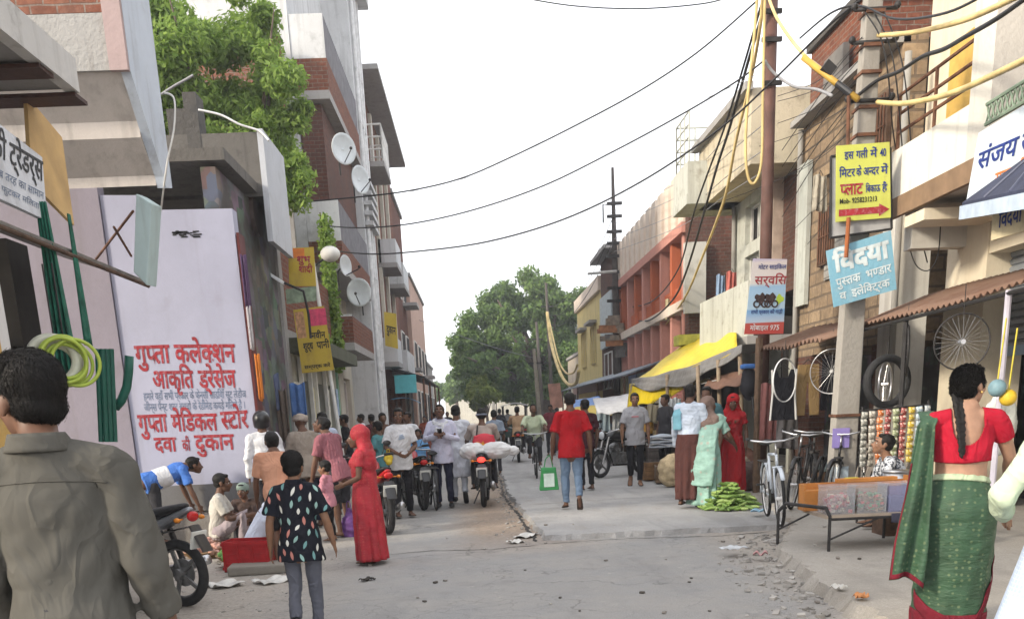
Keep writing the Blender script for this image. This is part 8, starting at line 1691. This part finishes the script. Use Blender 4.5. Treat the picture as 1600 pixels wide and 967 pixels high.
for k, dv in enumerate((0, 22, 48, 70)): span('thin wire from the steel pole to the far clamp pole, %s of four' % ['topmost', 'second', 'third', 'lowest'][k], [(1204, 150+dv*1.6), (1140, 210+dv*1.3), (1060, 285+dv), (960, 330+dv*.9)], 15.6, 36.8, .008, GRC, group='thin wires to the clamp pole')
for k, dv in enumerate((0, 18, 36)): span(['upper faint wire at the far end of the street', 'middle faint wire at the far end of the street', 'lower faint wire at the far end of the street'][k], [(960, 335+dv), (920, 420+dv), (880, 470+dv), (858, 480+dv*.7)], 36.8, 58, .012, CAB)
span('wire from the clamp pole down to the left end of the street', [(838, 560), (780, 545), (720, 525), (655, 500)], 47, 46, .012, GRC)
cable('thick twisted black cable bundle sweeping from the steel pole to the colonnade house', [(1200, -15, 15.4), (1186, 40, 15.6), (1168, 100, 16.5), (1140, 200, 18), (1120, 262, 19.5), (1098, 340, 21), (1072, 425, 23), (1050, 470, 25), (1015, 500, 30), (990, 500, 36)], .024, CAB, 'cable_bundle')
cable('second black cable running beside the twisted bundle', [(1196, -15, 15.4), (1160, 110, 16.8), (1130, 205, 18), (1085, 330, 21), (1060, 420, 24), (1020, 470, 30), (985, 480, 36)], .018, CAB)
cable('long yellow pipe drooping from the steel pole to the far clamp pole', [(1192, -20, 15.3), (1188, 40, 15.4), (1172, 130, 16.5), (1150, 220, 17.5), (1135, 300, 18.5), (1118, 350, 20), (1098, 400, 22), (1070, 465, 25), (1035, 512, 30), (1008, 524, 34), (985, 505, 36.6)], .026, YP, 'pipe', 'pipe')
cable('short pale pipe loop by the clamp pole', [(985, 490, 36.5), (1005, 515, 34), (1030, 512, 31), (1055, 490, 28)], .04, YP, 'pipe', 'pipe')
cable('yellow pipe hanging in a loop beside the steel pole', [(1184, -15, 15.2), (1178, 60, 15.2), (1168, 160, 15.2), (1165, 240, 15.2), (1170, 280, 15.2), (1180, 285, 15.2), (1190, 250, 15.2), (1192, 150, 15.2), (1194, 40, 15.2), (1196, -15, 15.2)], .021, YP, 'pipe', 'pipe')
cable('yellow pipe slanting from the steel pole to the bracket on the concrete pole', [(1197, -15, 15.2), (1212, 25, 14.6), (1236, 62, 14.0), (1262, 92, 13.3), (1297, 126, 12.6), (1341, 155, 12.0)], .022, YP, 'pipe', 'pipe')
t = thing('pipe_bracket', 'yellow and black bracket arm with small lamp box on the concrete pole', 'bracket', V3(AY(1320, 140, 11.95))); MB().tube([V3(AY(1255, 90, 12.4)), V3(AY(1341, 156, 11.95))], .036, 10).build('arm', M('amber pipe', (.45, .28, .05), .5), t, world=True, smooth=True); MB().tube([V3(AY(1268, 100, 12.36)), V3(AY(1290, 117, 12.26))], .040, 10).build('band', BLK, t, world=True); MB().tube([V3(AY(1308, 131, 12.12)), V3(AY(1330, 148, 12.0))], .040, 10).build('band', BLK, t, world=True); MB().box(V3(AY(1294, 108, 12.2)), (.14, .1, .12), 0, 0, .7).build('box', IRON, t, world=True)
cable('thick yellow pipe from the concrete pole toward the upper right corner', [(1372, 56, 12.0), (1420, 52, 11), (1470, 42, 10), (1520, 27, 9), (1590, -5, 8)], .024, YP, 'pipe', 'pipe')
cable('thick yellow pipe from the concrete pole to the right edge', [(1371, 160, 12.0), (1410, 162, 11.2), (1458, 154, 10.3), (1500, 141, 9.5), (1545, 121, 8.8), (1620, 85, 7.8)], .027, YP, 'pipe', 'pipe')
cable('thick black cable bundle from the concrete pole toward the upper right corner', [(1340, 150, 12.0), (1371, 126, 12.0), (1405, 112, 11.2), (1441, 89, 10.5), (1475, 77, 9.8), (1510, 57, 9), (1560, 28, 8.3), (1620, -15, 7.6)], .021, CAB, 'cable_bundle')
cable('black wire bowing over the concrete pole', [(1250, 60, 14), (1300, 20, 12.6), (1345, 10, 12.1), (1400, 30, 11), (1480, 20, 9.5), (1560, -20, 8.5)], .012, CAB)
for k, (du, v1) in enumerate(((0, 210), (14, 260), (30, 330))): cable(['left slack wire dangling from the concrete pole', 'middle slack wire dangling from the concrete pole', 'right slack wire dangling from the concrete pole to the cream building'][k], [(1352+du, 20, 12.0), (1376+du, 60+k*12, 11.9), (1388+du, 120+k*20, 11.9), (1396+du*1.2, v1, 12.2), (1410+du*1.3, v1+80, 12.8)], .008, CAB)
cable('thin looping wire on the grey recess of the cream building', [(1415, 330, 12.4), (1420, 380, 12.3), (1432, 415, 12.2), (1452, 422, 12.1), (1466, 395, 12.0), (1470, 340, 12.0)], .007, CAB)
for k in range(5): cable('thin wire fanning from the concrete pole to the brick top storey, %s' % ['topmost', 'upper middle', 'middle', 'lower middle', 'lowest'][k], [(1350, 60+26*k, 12.1), (1310, 105+26*k, 13), (1270, 165+24*k, 14.5), (1222, 235+26*k, 16)], .006, CAB, group='wires fanning from the concrete pole')
cable('grey pipe arm curling along the stone house wall', [(1195, 95, 15.4), (1210, 115, 15.4), (1240, 135, 15), (1275, 140, 14), (1300, 150, 13)], .02, GRC, 'pipe', 'pipe')
cable('white cable drooping over the dark canopy on the left', [(310, 172, 15.6), (345, 180, 15.6), (375, 195, 15.6), (405, 205, 15.6), (420, 220, 15.5)], .016, M('white cable', (.6, .6, .6), .5)); cable('white cable hanging down the stepped balcony corner', [(256, 145, 10.2), (272, 155, 10.2), (272, 200, 10.2), (262, 250, 10.2), (255, 300, 10.4), (250, 335, 10.9), (240, 365, 11.2)], .010, WHITE_T)
cable('broken white twig like wire on top of the blackened stub', [(252, 148, 15.5), (272, 135, 15.5), (290, 125, 15.5), (302, 118, 15.5)], .018, GRC)
cable('thick yellow pipe drooping at the far pole before the huge tree', [(855, 488, 57), (860, 530, 56), (868, 562, 54), (878, 588, 52), (889, 601, 50), (900, 598, 47), (904, 580, 44)], .09, YP, 'pipe', 'pipe'); cable('second yellow pipe loop below the thick one at the far pole', [(858, 500, 57), (872, 560, 54), (884, 582, 52), (896, 582, 48), (902, 570, 44)], .05, YP, 'pipe', 'pipe')

R2 = random.Random(404)
for k, (u0, v0, u1, v1, Y, c_, lab) in enumerate(((1136, 425, 1150, 470, 20.2, (.40, .12, .10), 'red cloth drying over the white balcony parapet'), (1120, 430, 1132, 472, 21.2, (.20, .28, .40), 'blue cloth drying over the white balcony parapet'), (1272, 275, 1290, 330, 15.3, (.35, .32, .26), 'pale cloth hanging at the opening of the stone house'), (1040, 468, 1052, 500, 28.0, (.45, .40, .25), 'ochre cloth hung between the orange pillars'))): garment(lab, ((u0, v0), (u1, v1)), Y, cloth('dried cloth %d' % k, c_))
for k in range(9):
    v = 60+k*22; a_ = (1352+R2.uniform(-6, 6), v+R2.uniform(-8, 8)); b_ = (R2.choice([1215, 1240, 1262, 1110, 1130]), 150+k*28+R2.uniform(-20, 20)); Yb = 17 if b_[0] > 1200 else 21; mid = ((a_[0]+b_[0])/2, (a_[1]+b_[1])/2+R2.uniform(8, 26))
    cable('thin slack wire from the concrete pole across the stone house, %s' % ['topmost of nine', 'second from the top', 'third from the top', 'fourth from the top', 'middle of nine', 'fourth from the bottom', 'third from the bottom', 'second from the bottom', 'lowest of nine'][k], [(*a_, 12.1), (*mid, (12.1+Yb)/2), (*b_, Yb)], .005, CAB, group='slack wires across the stone house')
for k, (y, x, z0, z1, lab) in enumerate(((18.3, 6.12, .1, 6.2, 'grey drain pipe between the stone house and the white house'), (22.2, 5.98, 3.4, 5.7, 'thin rusty pipe on the white house beside the windows'), (13.95, 6.1, .1, 6.0, 'stained drain pipe at the corner of the cream building'))):
    tag(MB().tube([(x, y, z0), (x, y, z1)], .05, 8).build('drain_pipe', plaster('stained drain pipe', (.3, .29, .27), amt=.8), None, smooth=True), lab, 'pipe')
for k, (y, z, lab) in enumerate(((16.9, 4.2, 'rusty window grille on the stone house beside the pale brick patch'), (14.95, 5.3, 'wooden shutter window high on the stone house near the cream building'))):
    t = thing('window_grille', lab, 'window', (6.15, y, z)); MB().bb(6.12, 6.19, y-.35, y+.35, z-.45, z+.45).build('frame', WOODD, t, world=True)
    mb = MB()
    for i in range(6): mb.tube([(6.105, y-.28+.11*i, z-.42), (6.105, y-.28+.11*i, z+.42)], .012, 5)
    mb.tube([(6.10, y-.33, z), (6.10, y+.33, z)], .012, 5); mb.build('bars', RUST, t, world=True)
# ---------------------------------------------------------------- dusty evening air
m = bpy.data.materials.new('dusty air'); m.use_nodes = True; t = m.node_tree; t.nodes.remove(t.nodes['Principled BSDF'])
pv = N(t, 'ShaderNodeVolumePrincipled'); pv.inputs['Color'].default_value = (.93, .95, 1, 1); pv.inputs['Density'].default_value = .0015; pv.inputs['Anisotropy'].default_value = .2
t.links.new(pv.outputs[0], t.nodes['Material Output'].inputs['Volume'])
tag(MB().bb(-410, 410, -70, 910, -1.1, 24).build('haze', m), kind='stuff')
